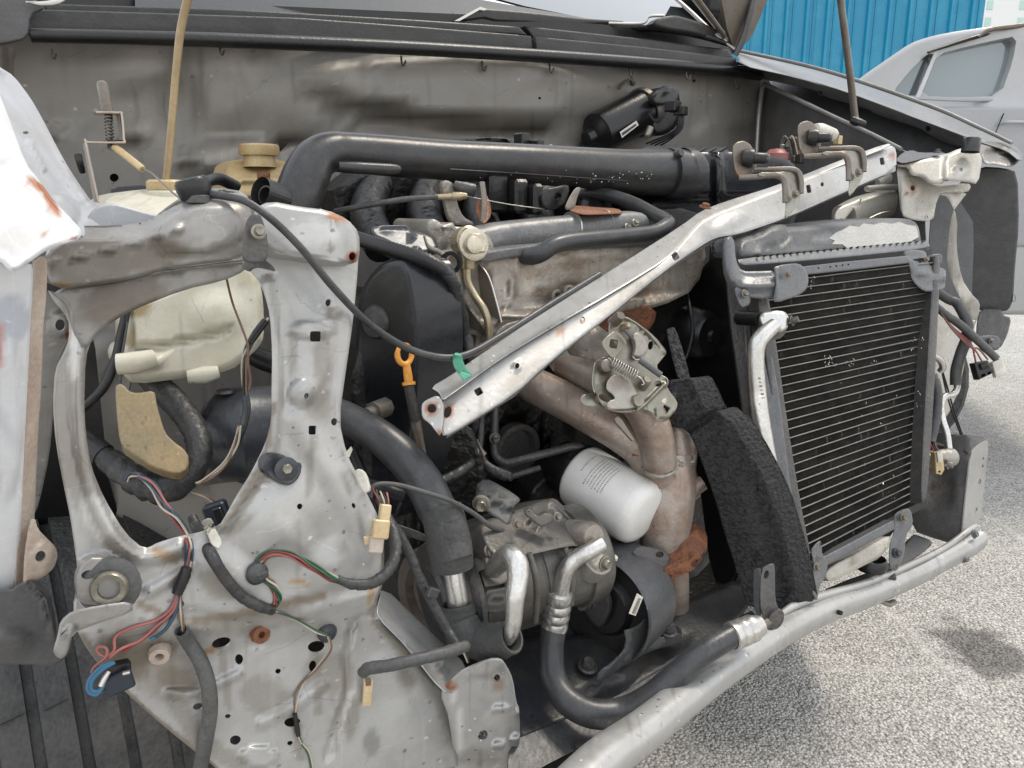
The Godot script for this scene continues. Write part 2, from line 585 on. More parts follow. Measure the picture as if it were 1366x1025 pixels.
func materials():
	var n := 512
	var rb := PackedByteArray(); rb.resize(n * n)
	var mid := noise_bytes("mid", 0.035, 4)
	for i in n * n: rb[i] = 180 + int(mid[i] * 0.29)
	M_rough = ImageTexture.create_from_image(Image.create_from_data(n, n, false, Image.FORMAT_L8, rb))
	M_bump = normal_noise(0.09, 3, 6.0)
	M_coarse = normal_noise(0.03, 4, 14.0)
	paint("silver", Color(0.41, 0.408, 0.40), Color(0.29, 0.28, 0.26), 0.36, 0.42, {"metal": 0.42, "bump": 0.03, "spk": 0.012, "speck": Color(0.14, 0.125, 0.11), "grain": 0.035, "scr": 70, "chip": 190, "drip": 26})
	paint("silver_worn", Color(0.28, 0.274, 0.262), Color(0.175, 0.162, 0.146), 0.42, 0.45, {"metal": 0.35, "bump": 0.05, "spk": 0.02, "speck": Color(0.45, 0.45, 0.43), "grain": 0.05, "scr": 160, "chip": 220, "drip": 24})
	paint("bay_paint", Color(0.215, 0.203, 0.184), Color(0.175, 0.16, 0.138), 0.3, 0.58, {"metal": 0.05, "bump": 0.03, "scale": 1.6, "grain": 0.03, "spk": 0.004, "scr": 40, "chip": 70, "drip": 40})
	paint("dusty_top", Color(0.27, 0.27, 0.265), Color(0.16, 0.15, 0.13), 0.4, 0.5, {"metal": 0.2, "bump": 0.1, "grain": 0.05})
	paint("white_paint", Color(0.60, 0.61, 0.63), Color(0.46, 0.45, 0.42), 0.3, 0.4, {"bump": 0.04, "grain": 0.03, "scr": 60, "chip": 50, "drip": 14})
	paint("blue_white", Color(0.36, 0.375, 0.40), Color(0.26, 0.255, 0.25), 0.35, 0.45, {"bump": 0.04, "grain": 0.03, "scr": 80, "chip": 60, "drip": 14})
	paint("beige_trim", Color(0.50, 0.44, 0.37), Color(0.36, 0.27, 0.22), 0.5, 0.6, {"bump": 0.1})
	paint("dark_paint", Color(0.085, 0.087, 0.092), Color(0.13, 0.128, 0.125), 0.4, 0.42, {"metal": 0.2, "coat": 0.25, "grain": 0.03})
	paint("black_plastic", Color(0.008, 0.008, 0.009), Color(0.022, 0.022, 0.022), 0.3, 0.36, {"bump": 0.06, "grain": 0.1, "scr": 120, "chip": 60})
	paint("dusty_plastic", Color(0.026, 0.026, 0.028), Color(0.06, 0.059, 0.057), 0.4, 0.4, {"bump": 0.05, "spk": 0.006, "speck": Color(0.4, 0.4, 0.38), "scr": 120, "chip": 60, "drip": 10})
	paint("cowl_plastic", Color(0.03, 0.03, 0.03), Color(0.06, 0.058, 0.055), 0.35, 0.5, {"bump": 0.12, "spk": 0.008})
	paint("rubber", Color(0.010, 0.010, 0.011), Color(0.027, 0.027, 0.026), 0.35, 0.45, {"bump": 0.1, "scr": 80, "chip": 60})
	paint("hose", Color(0.03, 0.031, 0.034), Color(0.075, 0.074, 0.073), 0.4, 0.45, {"bump": 0.05, "spk": 0.006, "scr": 140, "chip": 90})
	paint("hose_dust", Color(0.06, 0.061, 0.062), Color(0.115, 0.112, 0.105), 0.4, 0.65, {"bump": 0.12})
	paint("sleeve_foam", Color(0.045, 0.047, 0.046), Color(0.08, 0.077, 0.072), 0.4, 0.85, {"bump": 0.25, "spk": 0.012})
	paint("foam", Color(0.008, 0.008, 0.0085), Color(0.025, 0.025, 0.026), 0.3, 0.8, {"bump": 1.6, "coarse": 1, "scale": 9.0, "spk": 0.05, "speck": Color(0.07, 0.07, 0.07)})
	paint("tape", Color(0.026, 0.027, 0.029), Color(0.062, 0.06, 0.056), 0.4, 0.55, {"bump": 0.4, "coarse": 1, "scale": 6.0})
	paint("cast_alu", Color(0.36, 0.345, 0.315), Color(0.16, 0.13, 0.10), 0.4, 0.5, {"metal": 0.45, "bump": 0.2, "spk": 0.03, "grain": 0.09})
	paint("dirty_alu", Color(0.37, 0.345, 0.305), Color(0.15, 0.11, 0.08), 0.42, 0.5, {"metal": 0.35, "bump": 0.2, "spk": 0.03, "grain": 0.12, "chip": 200, "drip": 80})
	paint("comp_alu", Color(0.16, 0.155, 0.145), Color(0.08, 0.072, 0.062), 0.45, 0.5, {"metal": 0.35, "bump": 0.1, "spk": 0.02, "scr": 60, "chip": 180, "drip": 20})
	paint("alu_pipe", Color(0.62, 0.61, 0.585), Color(0.30, 0.28, 0.255), 0.35, 0.36, {"metal": 0.85, "bump": 0.06, "spk": 0.01, "speck": Color(0.2, 0.18, 0.16), "scr": 160, "chip": 120})
	paint("valve_grey", Color(0.12, 0.12, 0.122), Color(0.22, 0.22, 0.215), 0.4, 0.5, {"metal": 0.2, "bump": 0.1, "spk": 0.02})
	paint("zinc", Color(0.31, 0.30, 0.255), Color(0.16, 0.14, 0.105), 0.42, 0.38, {"metal": 0.65, "bump": 0.06, "scr": 80, "chip": 140})
	paint("brass", Color(0.42, 0.36, 0.255), Color(0.26, 0.20, 0.12), 0.4, 0.4, {"metal": 0.65, "bump": 0.08})
	paint("dull_steel", Color(0.20, 0.185, 0.165), Color(0.14, 0.10, 0.07), 0.4, 0.48, {"metal": 0.5, "bump": 0.12})
	paint("dark_steel", Color(0.06, 0.06, 0.062), Color(0.11, 0.10, 0.09), 0.45, 0.5, {"metal": 0.3, "bump": 0.2, "spk": 0.02})
	paint("exhaust", Color(0.36, 0.315, 0.28), Color(0.235, 0.165, 0.125), 0.5, 0.45, {"metal": 0.45, "bump": 0.1, "spk": 0.04, "speck": Color(0.13, 0.075, 0.05), "scr": 60, "chip": 200, "drip": 50})
	paint("rust", Color(0.23, 0.085, 0.035), Color(0.12, 0.05, 0.03), 0.5, 0.85, {"bump": 1.0, "coarse": 1, "scale": 5.0, "spk": 0.05, "speck": Color(0.40, 0.16, 0.06)})
	paint("engine_dark", Color(0.007, 0.0069, 0.0066), Color(0.014, 0.0125, 0.0105), 0.4, 0.5, {"bump": 0.35, "coarse": 1, "spk": 0.012, "speck": Color(0.035, 0.031, 0.026)})
	paint("mount_blue", Color(0.04, 0.046, 0.057), Color(0.085, 0.082, 0.077), 0.4, 0.42, {"metal": 0.25, "bump": 0.05, "scr": 100, "chip": 80})
	paint("shelf_dark", Color(0.04, 0.041, 0.044), Color(0.072, 0.069, 0.064), 0.45, 0.5, {"metal": 0.1, "bump": 0.1, "spk": 0.015, "scr": 80, "chip": 160})
	paint("milk_plastic", Color(0.62, 0.60, 0.50), Color(0.45, 0.41, 0.29), 0.33, 0.4, {"bump": 0.06, "grain": 0.04, "scr": 50, "chip": 40, "drip": 14, "back": Color(0.35, 0.33, 0.25)})
	paint("yellow_plastic", Color(0.50, 0.38, 0.20), Color(0.34, 0.23, 0.10), 0.4, 0.42, {"bump": 0.06, "back": Color(0.2, 0.14, 0.05)})
	paint("brown_plate", Color(0.34, 0.24, 0.12), Color(0.21, 0.175, 0.105), 0.55, 0.6, {"bump": 0.15, "spk": 0.06, "speck": Color(0.55, 0.46, 0.28), "scr": 60, "chip": 200})
	paint("cream_frame", Color(0.46, 0.44, 0.395), Color(0.31, 0.28, 0.225), 0.35, 0.4, {"metal": 0.15, "bump": 0.05, "scr": 80, "chip": 120, "drip": 24})
	paint("radiator_tank", Color(0.05, 0.052, 0.056), Color(0.115, 0.115, 0.11), 0.4, 0.5, {"bump": 0.12, "spk": 0.03})
	paint("fin_dark", Color(0.012, 0.0118, 0.0115), Color(0.025, 0.024, 0.023), 0.4, 0.5, {"metal": 0.3})
	paint("tube_grey", Color(0.22, 0.215, 0.20), Color(0.10, 0.096, 0.09), 0.42, 0.45, {"metal": 0.5, "scale": 5.0})
	paint("clamp_grey", Color(0.12, 0.124, 0.13), Color(0.18, 0.18, 0.175), 0.35, 0.45, {"metal": 0.3, "bump": 0.06})
	paint("filter_white", Color(0.74, 0.73, 0.70), Color(0.55, 0.53, 0.50), 0.3, 0.35, {"bump": 0.05, "spk": 0.012, "speck": Color(0.2, 0.19, 0.18), "grain": 0.03})
	paint("tyre_rubber", Color(0.030, 0.030, 0.031), Color(0.065, 0.064, 0.06), 0.5, 0.8, {"bump": 0.5, "spk": 0.03, "speck": Color(0.16, 0.155, 0.15)})
	paint("splash_grey", Color(0.10, 0.101, 0.105), Color(0.07, 0.068, 0.065), 0.4, 0.45, {"metal": 0.15, "bump": 0.04, "scr": 60, "chip": 80, "drip": 20})
	paint("leaf_brown", Color(0.27, 0.115, 0.06), Color(0.17, 0.07, 0.035), 0.5, 0.7, {"bump": 0.5})
	paint("orange", Color(0.72, 0.33, 0.055), Color(0.5, 0.2, 0.03), 0.4, 0.4, {"bump": 0.05})
	paint("green_clip", Color(0.07, 0.30, 0.20), Color(0.05, 0.2, 0.13), 0.3, 0.5)
	paint("cream_connector", Color(0.60, 0.48, 0.29), Color(0.40, 0.29, 0.15), 0.4, 0.5, {"bump": 0.1})
	paint("white_plastic", Color(0.62, 0.60, 0.54), Color(0.4, 0.37, 0.3), 0.4, 0.5)
	paint("blue_sheet", Color(0.010, 0.235, 0.40), Color(0.03, 0.29, 0.43), 0.35, 0.4, {"scale": 0.5, "grain": 0.03})
	paint("car_silver", Color(0.42, 0.425, 0.43), Color(0.35, 0.35, 0.35), 0.3, 0.3, {"coat": 0.8, "grain": 0.02, "scale": 0.6, "drip": 20})
	paint("car_grey", Color(0.34, 0.35, 0.37), Color(0.26, 0.26, 0.27), 0.3, 0.35, {"coat": 0.6, "grain": 0.02, "scale": 0.6})
	paint("filler", Color(0.42, 0.415, 0.39), Color(0.30, 0.30, 0.28), 0.3, 0.9, {"bump": 0.3})
	paint("fin_grey", Color(0.075, 0.073, 0.07), Color(0.17, 0.163, 0.15), 0.42, 0.5, {"metal": 0.35, "scale": 3.0})
	paint("hose_amber", Color(0.34, 0.25, 0.13), Color(0.20, 0.13, 0.06), 0.4, 0.35, {"bump": 0.04, "back": Color(0.2, 0.14, 0.06)})
	paint("mount_shell", Color(0.07, 0.075, 0.086), Color(0.12, 0.116, 0.108), 0.4, 0.42, {"metal": 0.25, "bump": 0.05, "scr": 100, "chip": 120, "drip": 14})
	paint("air_box_blue", Color(0.014, 0.0155, 0.02), Color(0.034, 0.035, 0.039), 0.35, 0.3, {"bump": 0.03, "scr": 120, "chip": 60})
	paint("hex_pale", Color(0.55, 0.50, 0.40), Color(0.40, 0.34, 0.24), 0.3, 0.38, {"metal": 0.5, "bump": 0.06})
	plainm("black", Color(0.006, 0.006, 0.006), 0.8)
	plainm("red_wire", Color(0.20, 0.035, 0.035), 0.45)
	plainm("pink_wire", Color(0.30, 0.10, 0.09), 0.45)
	plainm("blue_wire", Color(0.018, 0.055, 0.09), 0.45)
	plainm("sky_wire", Color(0.03, 0.12, 0.21), 0.45)
	plainm("white_wire", Color(0.42, 0.375, 0.30), 0.45)
	plainm("green_wire", Color(0.02, 0.085, 0.04), 0.45)
	plainm("brown_wire", Color(0.16, 0.095, 0.06), 0.45)
	plainm("black_wire", Color(0.02, 0.02, 0.022), 0.45)
	plainm("navy", Color(0.012, 0.018, 0.03), 0.45)
	plainm("steel_wire", Color(0.40, 0.38, 0.34), 0.3, 0.8)
	plainm("cut_metal", Color(0.6, 0.58, 0.54), 0.35, 0.8)
	plainm("concrete_white", Color(0.75, 0.77, 0.76), 0.9)
	plainm("pale_pane", Color(0.45, 0.62, 0.58), 0.3)
	var gl := plainm("window_glass", Color(0.05, 0.06, 0.065), 0.04)
	gl.metallic_specular = 1.0; gl.clearcoat_enabled = true; gl.clearcoat = 1.0; gl.clearcoat_roughness = 0.03
	var cg := plainm("car_glass", Color(0.22, 0.26, 0.28), 0.08)
	cg.metallic_specular = 1.0; cg.metallic = 0.35
	# tarmac: rounded chips of mixed grey set in a darker binder
	var gm := StandardMaterial3D.new(); gm.resource_name = "tarmac"
	var w := FastNoiseLite.new(); w.noise_type = FastNoiseLite.TYPE_CELLULAR; w.frequency = 0.11; w.cellular_return_type = FastNoiseLite.RETURN_CELL_VALUE; w.seed = 4; w.fractal_type = FastNoiseLite.FRACTAL_NONE
	var im := w.get_seamless_image(1024, 1024)
	var w2: FastNoiseLite = w.duplicate(); w2.cellular_return_type = FastNoiseLite.RETURN_DISTANCE
	var hi := w2.get_seamless_image(1024, 1024)
	var a := im.get_data()
	var h := hi.get_data()
	var fine := noise_bytes("fine", 0.16, 3)
	var big := noise_bytes("big", 0.009, 5)
	var col := PackedByteArray(); col.resize(1024 * 1024 * 3)
	var hh := PackedByteArray(); hh.resize(1024 * 1024)
	for i in 1024 * 1024:
		var k := (i % 512) + 512 * ((i / 1024) % 512)
		var hd := clampf(1.0 - h[i] / 190.0, 0.0, 1.0)
		var chip := smoothstep(0.1, 0.45, hd)
		var l := (128.0 + a[i] * 0.26 + fine[k] * 0.12 + big[k] * 0.08) * (0.74 + 0.26 * chip)
		col[3 * i] = int(minf(l * 1.0, 255.0)); col[3 * i + 1] = int(minf(l * 0.985, 255.0)); col[3 * i + 2] = int(minf(l * 0.96, 255.0))
		hh[i] = int(clampf(sqrt(hd) * (0.55 + 0.45 * a[i] / 255.0) * 235.0 + fine[k] * 0.06, 0, 255))
	gm.albedo_texture = ImageTexture.create_from_image(Image.create_from_data(1024, 1024, false, Image.FORMAT_RGB8, col))
	gm.heightmap_enabled = true; gm.heightmap_scale = 0.4
	gm.heightmap_texture = ImageTexture.create_from_image(Image.create_from_data(1024, 1024, false, Image.FORMAT_L8, hh))
	gm.uv1_triplanar = true; gm.uv1_world_triplanar = true; gm.uv1_scale = Vector3(1.7, 1.7, 1.7)
	gm.roughness = 0.85; gm.vertex_color_use_as_albedo = true; gm.albedo_color = Color(3, 3, 3).linear_to_srgb()
	M["tarmac"] = gm

func setting():
	# ground: one sheet, finer where it is near
	var g := G.new()
	var xs := [-120.0, -40.0, -12.0, -5.0]
	for i in 60: xs.append(-2.0 + i * 0.1)
	xs.append_array([5.0, 8.0, 16.0, 50.0, 150.0])
	var spot := ground(1312, 868)
	for i in 36: xs.append(spot.x - 0.27 + i * 0.0151)
	xs.sort()
	var zs := [-200.0, -60.0, -25.0, -14.0]
	for i in 60: zs.append(-8.0 + i * 0.15)
	zs.append_array([2.0, 6.0, 30.0])
	for i in 40: zs.append(spot.z - 0.33 + i * 0.0163)
	zs.sort()
	var f := func(x: float, z: float) -> Color:
		var k := wob.get_noise_2d(x * 40.0, z * 40.0) * 0.14 + 0.93
		var q := Vector2(x - spot.x, z - spot.z) / Vector2(0.075, 0.12)
		var s := smoothstep(1.25, 0.75, q.length() + wob.get_noise_2d(x * 500.0, z * 500.0) * 0.6)
		k *= 1.0 - 0.62 * s
		return Color(k, k, k * 0.99)
	for i in xs.size() - 1:
		for j in zs.size() - 1:
			var c := [Vector3(xs[i], 0, zs[j]), Vector3(xs[i + 1], 0, zs[j]), Vector3(xs[i + 1], 0, zs[j + 1]), Vector3(xs[i], 0, zs[j + 1])]
			g.tri(c[0], c[1], c[2], UP, UP, UP, f.call(c[0].x, c[0].z), f.call(c[1].x, c[1].z), f.call(c[2].x, c[2].z))
			g.tri(c[0], c[2], c[3], UP, UP, UP, f.call(c[0].x, c[0].z), f.call(c[2].x, c[2].z), f.call(c[3].x, c[3].z))
	tag(C(g, "ground", "tarmac", self), "", "", "", "structure")
	# blue corrugated hoarding, each sheet its own part
	var a := P(940, 330, 6.2); a.y = 0
	var dirw := Vector3(1, 0, 0.06).normalized()
	var fwd := Vector3(-0.06, 0, 1).normalized()
	var hoard := T("metal_hoarding", "blue corrugated sheet metal hoarding behind the parked silver car", "hoarding", a)
	var end := (P(1263, 100, 6.2) - a).dot(dirw)
	for k in range(-1, 4):
		var sh := G.new()
		var w := 0.60
		var lap := 0.02
		var x0 := end - (k + 1) * w
		var prof := []
		for r in 4:
			var b := x0 + r * 0.15
			prof.append_array([[b, 0.0], [b + 0.062, 0.0], [b + 0.072, 0.026], [b + 0.092, 0.026], [b + 0.102, 0.0], [b + 0.122, 0.0], [b + 0.126, 0.006], [b + 0.134, 0.006], [b + 0.138, 0.0]])
		prof.append([x0 + w + lap, 0.0])
		if k < 0: continue
		for i in prof.size() - 1:
			for yy in 4:
				var p0: Vector3 = a + dirw * prof[i][0] + fwd * (prof[i][1] + (k % 2) * 0.004)
				var p1: Vector3 = a + dirw * prof[i + 1][0] + fwd * (prof[i + 1][1] + (k % 2) * 0.004)
				var lo := UP * (0.1 + yy * 0.7)
				var hi := UP * (0.1 + yy * 0.7 + 0.7)
				sh.flat(p0 + lo, p1 + lo, p1 + hi, p0 + hi, fwd)
				sh.flat(p0 + lo - fwd * 0.002, p1 + lo - fwd * 0.002, p1 + hi - fwd * 0.002, p0 + hi - fwd * 0.002, -fwd)
		C(sh, "corrugated_sheet", "blue_sheet", hoard)
	bx("post", "dull_steel", hoard, a + dirw * (end - 0.05) - fwd * 0.05 + UP * 1.4, frame(fwd), Vector3(0.06, 2.8, 0.06), 0.003)
	# pale apartment tower far off
	var tb := P(1330, 40, 60.0); tb.y = 0
	var tower := T("apartment_tower", "pale apartment tower with rows of small greenish windows far behind the hoarding", "building", tb)
	bx("wall", "concrete_white", tower, tb + Vector3(0, 13, 0), Basis(), Vector3(8.2, 26, 8), 0.05)
	for col in 6:
		for row in 12:
			var wx := tb + Vector3(-3.7 + (col % 2) * 0.62 + (col / 2) * 3.0, 9.5 + row * 1.15, 4.02)
			bx("window", "pale_pane", tower, wx, Basis(), Vector3(0.42, 0.62, 0.06), 0.01)
	parked_car()

func parked_car():
	var d := pn(1290, 140, 2.6, Vector3(-0.22, 0.0, 0.975))
	var base := Q(d, 1300, 400); base.y = 0
	var car := T("parked_car", "silver grey car with dark roof gutter parked behind the right fender", "car", base)
	var back := Vector3(0.22, 0, -0.975) * 1.5
	# shell: side outline with openings for the two panes, carried back across the width
	pan("body", "car_silver", car, [1110, 142, 1132, 118, 1150, 102, 1182, 80, 1214, 58, 1236, 50, 1262, 44, 1310, 37, 1400, 27, 1480, 26, 1560, 60, 1600, 150, 1600, 420, 1100, 420, 1100, 200], d, {"c": 30.0, "e": 7.0, "tv": back, "h": [[1190, 124, 1214, 94, 1238, 71, 1247, 72, 1240, 90, 1225, 128, 1205, 127], [1251, 72, 1290, 62, 1330, 53, 1357, 48, 1352, 80, 1335, 128, 1280, 130, 1228, 128, 1238, 102]],
		"r": [["p", 1300, 146, 0.05, 1, 5, 0.02]]})
	var inn := pn(1290, 140, 2.64, Vector3(-0.22, 0.0, 0.975))
	pan("quarter_window", "car_glass", car, [1182, 128, 1212, 92, 1236, 68, 1250, 70, 1240, 95, 1226, 132], inn, {"c": 30.0, "sm": 0})
	pan("door_window", "car_glass", car, [1222, 132, 1248, 68, 1290, 58, 1362, 44, 1356, 82, 1338, 134], inn, {"c": 30.0, "sm": 0})
	tub("roof_gutter", "black_plastic", car, [[1238, 70, 2.55, 2.5], [1262, 62, 2.55, 3.6], [1300, 50, 2.55, 4.6], [1340, 42, 2.55, 3.6], [1400, 34, 2.55, 3.4]], {"n": 8, "fl": 0.6})
	tub("roof_rail", "dull_steel", car, [[1306, 49, 2.53, 1.2], [1320, 40, 2.52, 3.0], [1345, 36, 2.52, 3.2], [1420, 28, 2.52, 3.2]], {"n": 8})
	tub("belt_moulding", "car_grey", car, [[1215, 131, 2.585, 1.8], [1280, 134, 2.58, 1.8], [1345, 134, 2.575, 1.8], [1420, 136, 2.57, 1.8]], {"n": 6})
	pan("window_post", "white_paint", car, [1221, 131, 1247, 70, 1252, 69, 1227, 131], pn(1290, 140, 2.585, Vector3(-0.22, 0.0, 0.975)), {"c": 30.0, "sm": 0, "t": 0.004})
	pan("lower_body", "car_grey", car, [1236, 142, 1300, 143, 1420, 143, 1420, 330, 1330, 330, 1250, 160], pn(1290, 140, 2.575, Vector3(-0.22, 0.0, 0.975)), {"c": 30.0, "e": 4.0, "t": 0.01, "sm": 0, "h": []})
	tub("door_seam", "black", car, [[1358, 92, 2.59, 0.7], [1349, 134, 2.572, 0.7], [1340, 150, 2.558, 0.7], [1328, 178, 2.556, 0.7]], {"n": 5})
	tub("door_handle", "car_silver", car, [[1336, 165, 2.55, 2.0], [1345, 163, 2.52, 2.4], [1366, 163, 2.52, 2.4], [1392, 166, 2.55, 2.0]], {"n": 8})
	for wx in [1190, 1760]:
		var wc := Q(d, wx, 330); wc.y = 0.31
		var wheel := lat("wheel", "tyre_rubber", car, wc, Vector3(-0.22, 0, 0.975), [-0.16, 0.18, -0.16, 0.29, -0.13, 0.31, 0.0, 0.31, 0.03, 0.29, 0.03, 0.2])
		lat("rim", "alu_pipe", wheel, wc, Vector3(-0.22, 0, 0.975), [-0.02, 0.2, 0.0, 0.19, -0.01, 0.06, 0.01, 0.05, 0.01, 0.0001])

func body():
	var fwp := pn(510, 150, 1.42, FW)
	var firep := func(x, y): return dep(fwp, x, y)
	var b := Q(fwp, 500, 500); b.y = 0
	var car := T("car_body", "stripped silver car body with bare firewall, cowl and engine bay", "car body", b)
	var dk := Color(0.45, 0.40, 0.34, 0.75)
	pan("firewall", "bay_paint", car, [-60, 50, 20, 44, 60, 44, 400, 50, 560, 60, 800, 76, 960, 88, 1016, 96, 1030, 112, 1026, 140, 1018, 260, 1010, 420, 900, 900, 100, 900, -60, 700], firep, {"c": 16.0, "t": 0.0015, "r": [
		["e", 620, 115, 250, 62, 4, 0.045, 0.55], ["e", 420, 130, 105, 80, 8, 0.022, 0.3], ["e", 240, 140, 46, 70, 0, -0.022, 0.1], ["e", 300, 130, 60, 70, 0, 0.018, 0.2], ["e", 130, 180, 90, 18, -3, 0.012, 0.6],
		["e", 470, 105, 26, 50, 12, -0.012, 0.1], ["r", [500, 95, 492, 130, 470, 165], 14, 0.008], ["e", 700, 196, 60, 30, 2, -0.02, 0.75], ["e", 950, 190, 30, 40, 0, 0.014, 0.7], ["e", 330, 215, 110, 30, 3, 0.03, 0.6],
		["r", [470, 78, 600, 84], 8, 0.006], ["e", 800, 150, 60, 60, 0, -0.02, 0.2], ["r", [250, 200, 330, 196, 400, 192], 8, -0.01], ["e", 560, 170, 160, 30, 6, -0.02, 0.2], ["e", 900, 130, 40, 45, 0, 0.01, 0.3], ["e", 180, 100, 60, 30, -10, 0.01, 0.1]],
		"s": [["e", 620, 172, 200, 14, 3, 0, 0.2, Color(0.6, 0.56, 0.5, 0.6)], ["e", 130, 165, 60, 8, -4, 0, 0.5, Color(0.5, 0.5, 0.5, 0.7)], ["r", [296, 66, 298, 110, 296, 150], 7, 0, Color(0.6, 0.55, 0.5, 0.6)], ["r", [538, 80, 540, 130], 6, 0, Color(0.6, 0.55, 0.5, 0.6)], ["r", [736, 90, 735, 150], 7, 0, Color(0.6, 0.55, 0.5, 0.6)], ["r", [152, 240, 152, 290], 5, 0, Color(0.5, 0.46, 0.4, 0.7)], ["r", [60, 70, 400, 84, 1000, 116], 12, 0, Color(0.6, 0.55, 0.5, 0.6)], ["e", 985, 175, 30, 18, 0, 0, 0.1, Color(0.5, 0.48, 0.46, 0.7)], ["e", 800, 200, 70, 40, 0, 0, 0.2, dk]],
		"h": [[152, 237, 6, 5.5], [926, 108, 2.2, 2.2], [720, 131, 2, 1.8]]})
	pan("bulkhead", "black", car, [-60, 30, 400, 30, 1020, 80, 1120, 130, 1120, 900, -60, 900], func(x, y): return dep(fwp, x, y) + 0.12, {"c": 60.0, "t": 0.01})
	# weatherstrip along the cowl and the clips below it
	tub("weatherstrip", "rubber", car, [[40, 47, dep(fwp, 40, 47) - 0.05, 10], [170, 50, dep(fwp, 170, 50) - 0.055, 10], [330, 55, dep(fwp, 330, 55) - 0.06, 10.5], [560, 65, dep(fwp, 560, 65) - 0.06, 10], [800, 80, dep(fwp, 800, 80) - 0.05, 9], [950, 92, dep(fwp, 950, 92) - 0.04, 8], [1014, 102, dep(fwp, 1014, 102) - 0.03, 6]], {"fl": 0.9})
	for c in [[72, 70], [296, 65], [538, 79], [646, 86], [736, 89], [843, 95], [918, 98], [984, 110]]:
		tub("seal_clip", "dark_steel", car, [[c[0] - 3, c[1] - 4, dep(fwp, c[0], c[1]) - 0.05, 1.3], [c[0] - 2, c[1] + 5, dep(fwp, c[0], c[1]) - 0.055, 1.5], [c[0] + 1, c[1] + 8, dep(fwp, c[0], c[1]) - 0.05, 1.4], [c[0] + 3, c[1] + 2, dep(fwp, c[0], c[1]) - 0.045, 1.3]], {"n": 6})
	# cowl: a lower and an upper face, each in two lengths with a gap between
	var cl := func(off): return func(x, y): return dep(fwp, x, y) + off
	pan("cowl_panel", "cowl_plastic", car, [-30, 12, 35, 12, 200, 17, 400, 24, 560, 36, 708, 48, 711, 66, 560, 64, 300, 52, 40, 44, -30, 60], cl.call(-0.03), {"t": 0.02, "e": 2.5, "c": 20.0, "sm": 0})
	pan("cowl_panel", "cowl_plastic", car, [714, 49, 860, 63, 982, 77, 983, 92, 860, 82, 714, 68], cl.call(-0.03), {"t": 0.02, "e": 2.5, "c": 20.0, "sm": 0})
	pan("cowl_grille", "cowl_plastic", car, [60, 5, 300, 12, 560, 27, 692, 36, 704, 47, 560, 40, 300, 27, 60, 20], cl.call(0.05), {"t": 0.03, "e": 2.5, "c": 20.0, "sm": 0})
	pan("cowl_grille", "cowl_plastic", car, [700, 35, 840, 50, 972, 66, 980, 80, 860, 68, 712, 52], cl.call(0.05), {"t": 0.03, "e": 2.5, "c": 20.0, "sm": 0})
	pan("cowl_tray", "black_plastic", car, [-30, -30, 30, -10, 300, 5, 640, 20, 900, 40, 960, 60, 960, 90, 500, 60, 60, 30, -30, 30], cl.call(0.12), {"t": 0.01, "c": 40.0, "sm": 0})
	pan("cowl_end", "splash_grey", car, [-40, -10, 36, -8, 62, 10, 40, 20, 38, 52, 0, 60, -40, 62], cl.call(-0.06), {"t": 0.01, "e": 3.0, "c": 20.0})
	pan("cowl_end", "cut_metal", car, [30, 2, 58, 2, 82, -3, 90, 0, 76, 8, 50, 9], cl.call(-0.075), {"t": 0.003, "e": 2.0, "c": 20.0})
	# windscreen, its black border and the far pillar
	var scr := pn(800, 40, 1.98, (FW * 0.62 + UP * 0.78).normalized())
	pan("windscreen", "window_glass", car, [200, -60, 640, -8, 700, 8, 800, 28, 930, 48, 975, 64, 985, 60, 900, -10, 860, -60], scr, {"t": 0.005, "c": 60.0, "sm": 0})
	pan("windscreen_border", "black_plastic", car, [180, -40, 560, -12, 645, 0, 700, 10, 760, 20, 800, 28, 760, 34, 600, 30, 180, 10], pn(800, 40, 1.95, (FW * 0.62 + UP * 0.78).normalized()), {"t": 0.01, "c": 60.0, "sm": 0})
	tub("pillar", "silver", car, [[890, -12, 1.94, 5], [920, 14, 1.92, 5], [950, 42, 1.9, 5], [980, 66, 1.9, 5]], {"n": 8, "fl": 0.5})
	pan("door_mirror", "black_plastic", car, [905, -30, 922, 0, 940, 22, 968, 52, 990, 60, 1000, 30, 1000, -30], 2.3, {"t": 0.08, "e": 8.0, "c": 20.0})
	# right inner apron, with a bright bead along its top
	var ap := p3([1023, 120, 1.98], [1199, 200, 1.47], [1100, 330, 1.72])
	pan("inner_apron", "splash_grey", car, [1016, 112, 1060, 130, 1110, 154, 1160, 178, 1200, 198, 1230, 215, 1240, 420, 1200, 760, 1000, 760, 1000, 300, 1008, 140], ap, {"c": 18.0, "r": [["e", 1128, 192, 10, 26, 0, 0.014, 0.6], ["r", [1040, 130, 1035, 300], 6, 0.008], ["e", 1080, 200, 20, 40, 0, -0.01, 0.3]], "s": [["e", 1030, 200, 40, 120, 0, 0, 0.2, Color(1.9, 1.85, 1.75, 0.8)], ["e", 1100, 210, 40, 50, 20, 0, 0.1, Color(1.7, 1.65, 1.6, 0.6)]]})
	tub("apron_bead", "dusty_top", car, [[1020, 112, 1.97, 3], [1060, 131, 1.83, 3], [1110, 155, 1.69, 3], [1160, 178, 1.56, 3], [1202, 199, 1.46, 3]], {"n": 8})
	tub("firewall_seam", "silver", car, [[1017, 118, 1.97, 3.5], [1012, 160, 1.97, 3], [1008, 230, 1.98, 3], [1004, 300, 2.0, 3]], {"n": 6})
	# left inner apron and the floor of the bay close it off from the light
	var la := p3([-60, 300, 0.95], [20, 100, 1.10], [60, 700, 1.3])
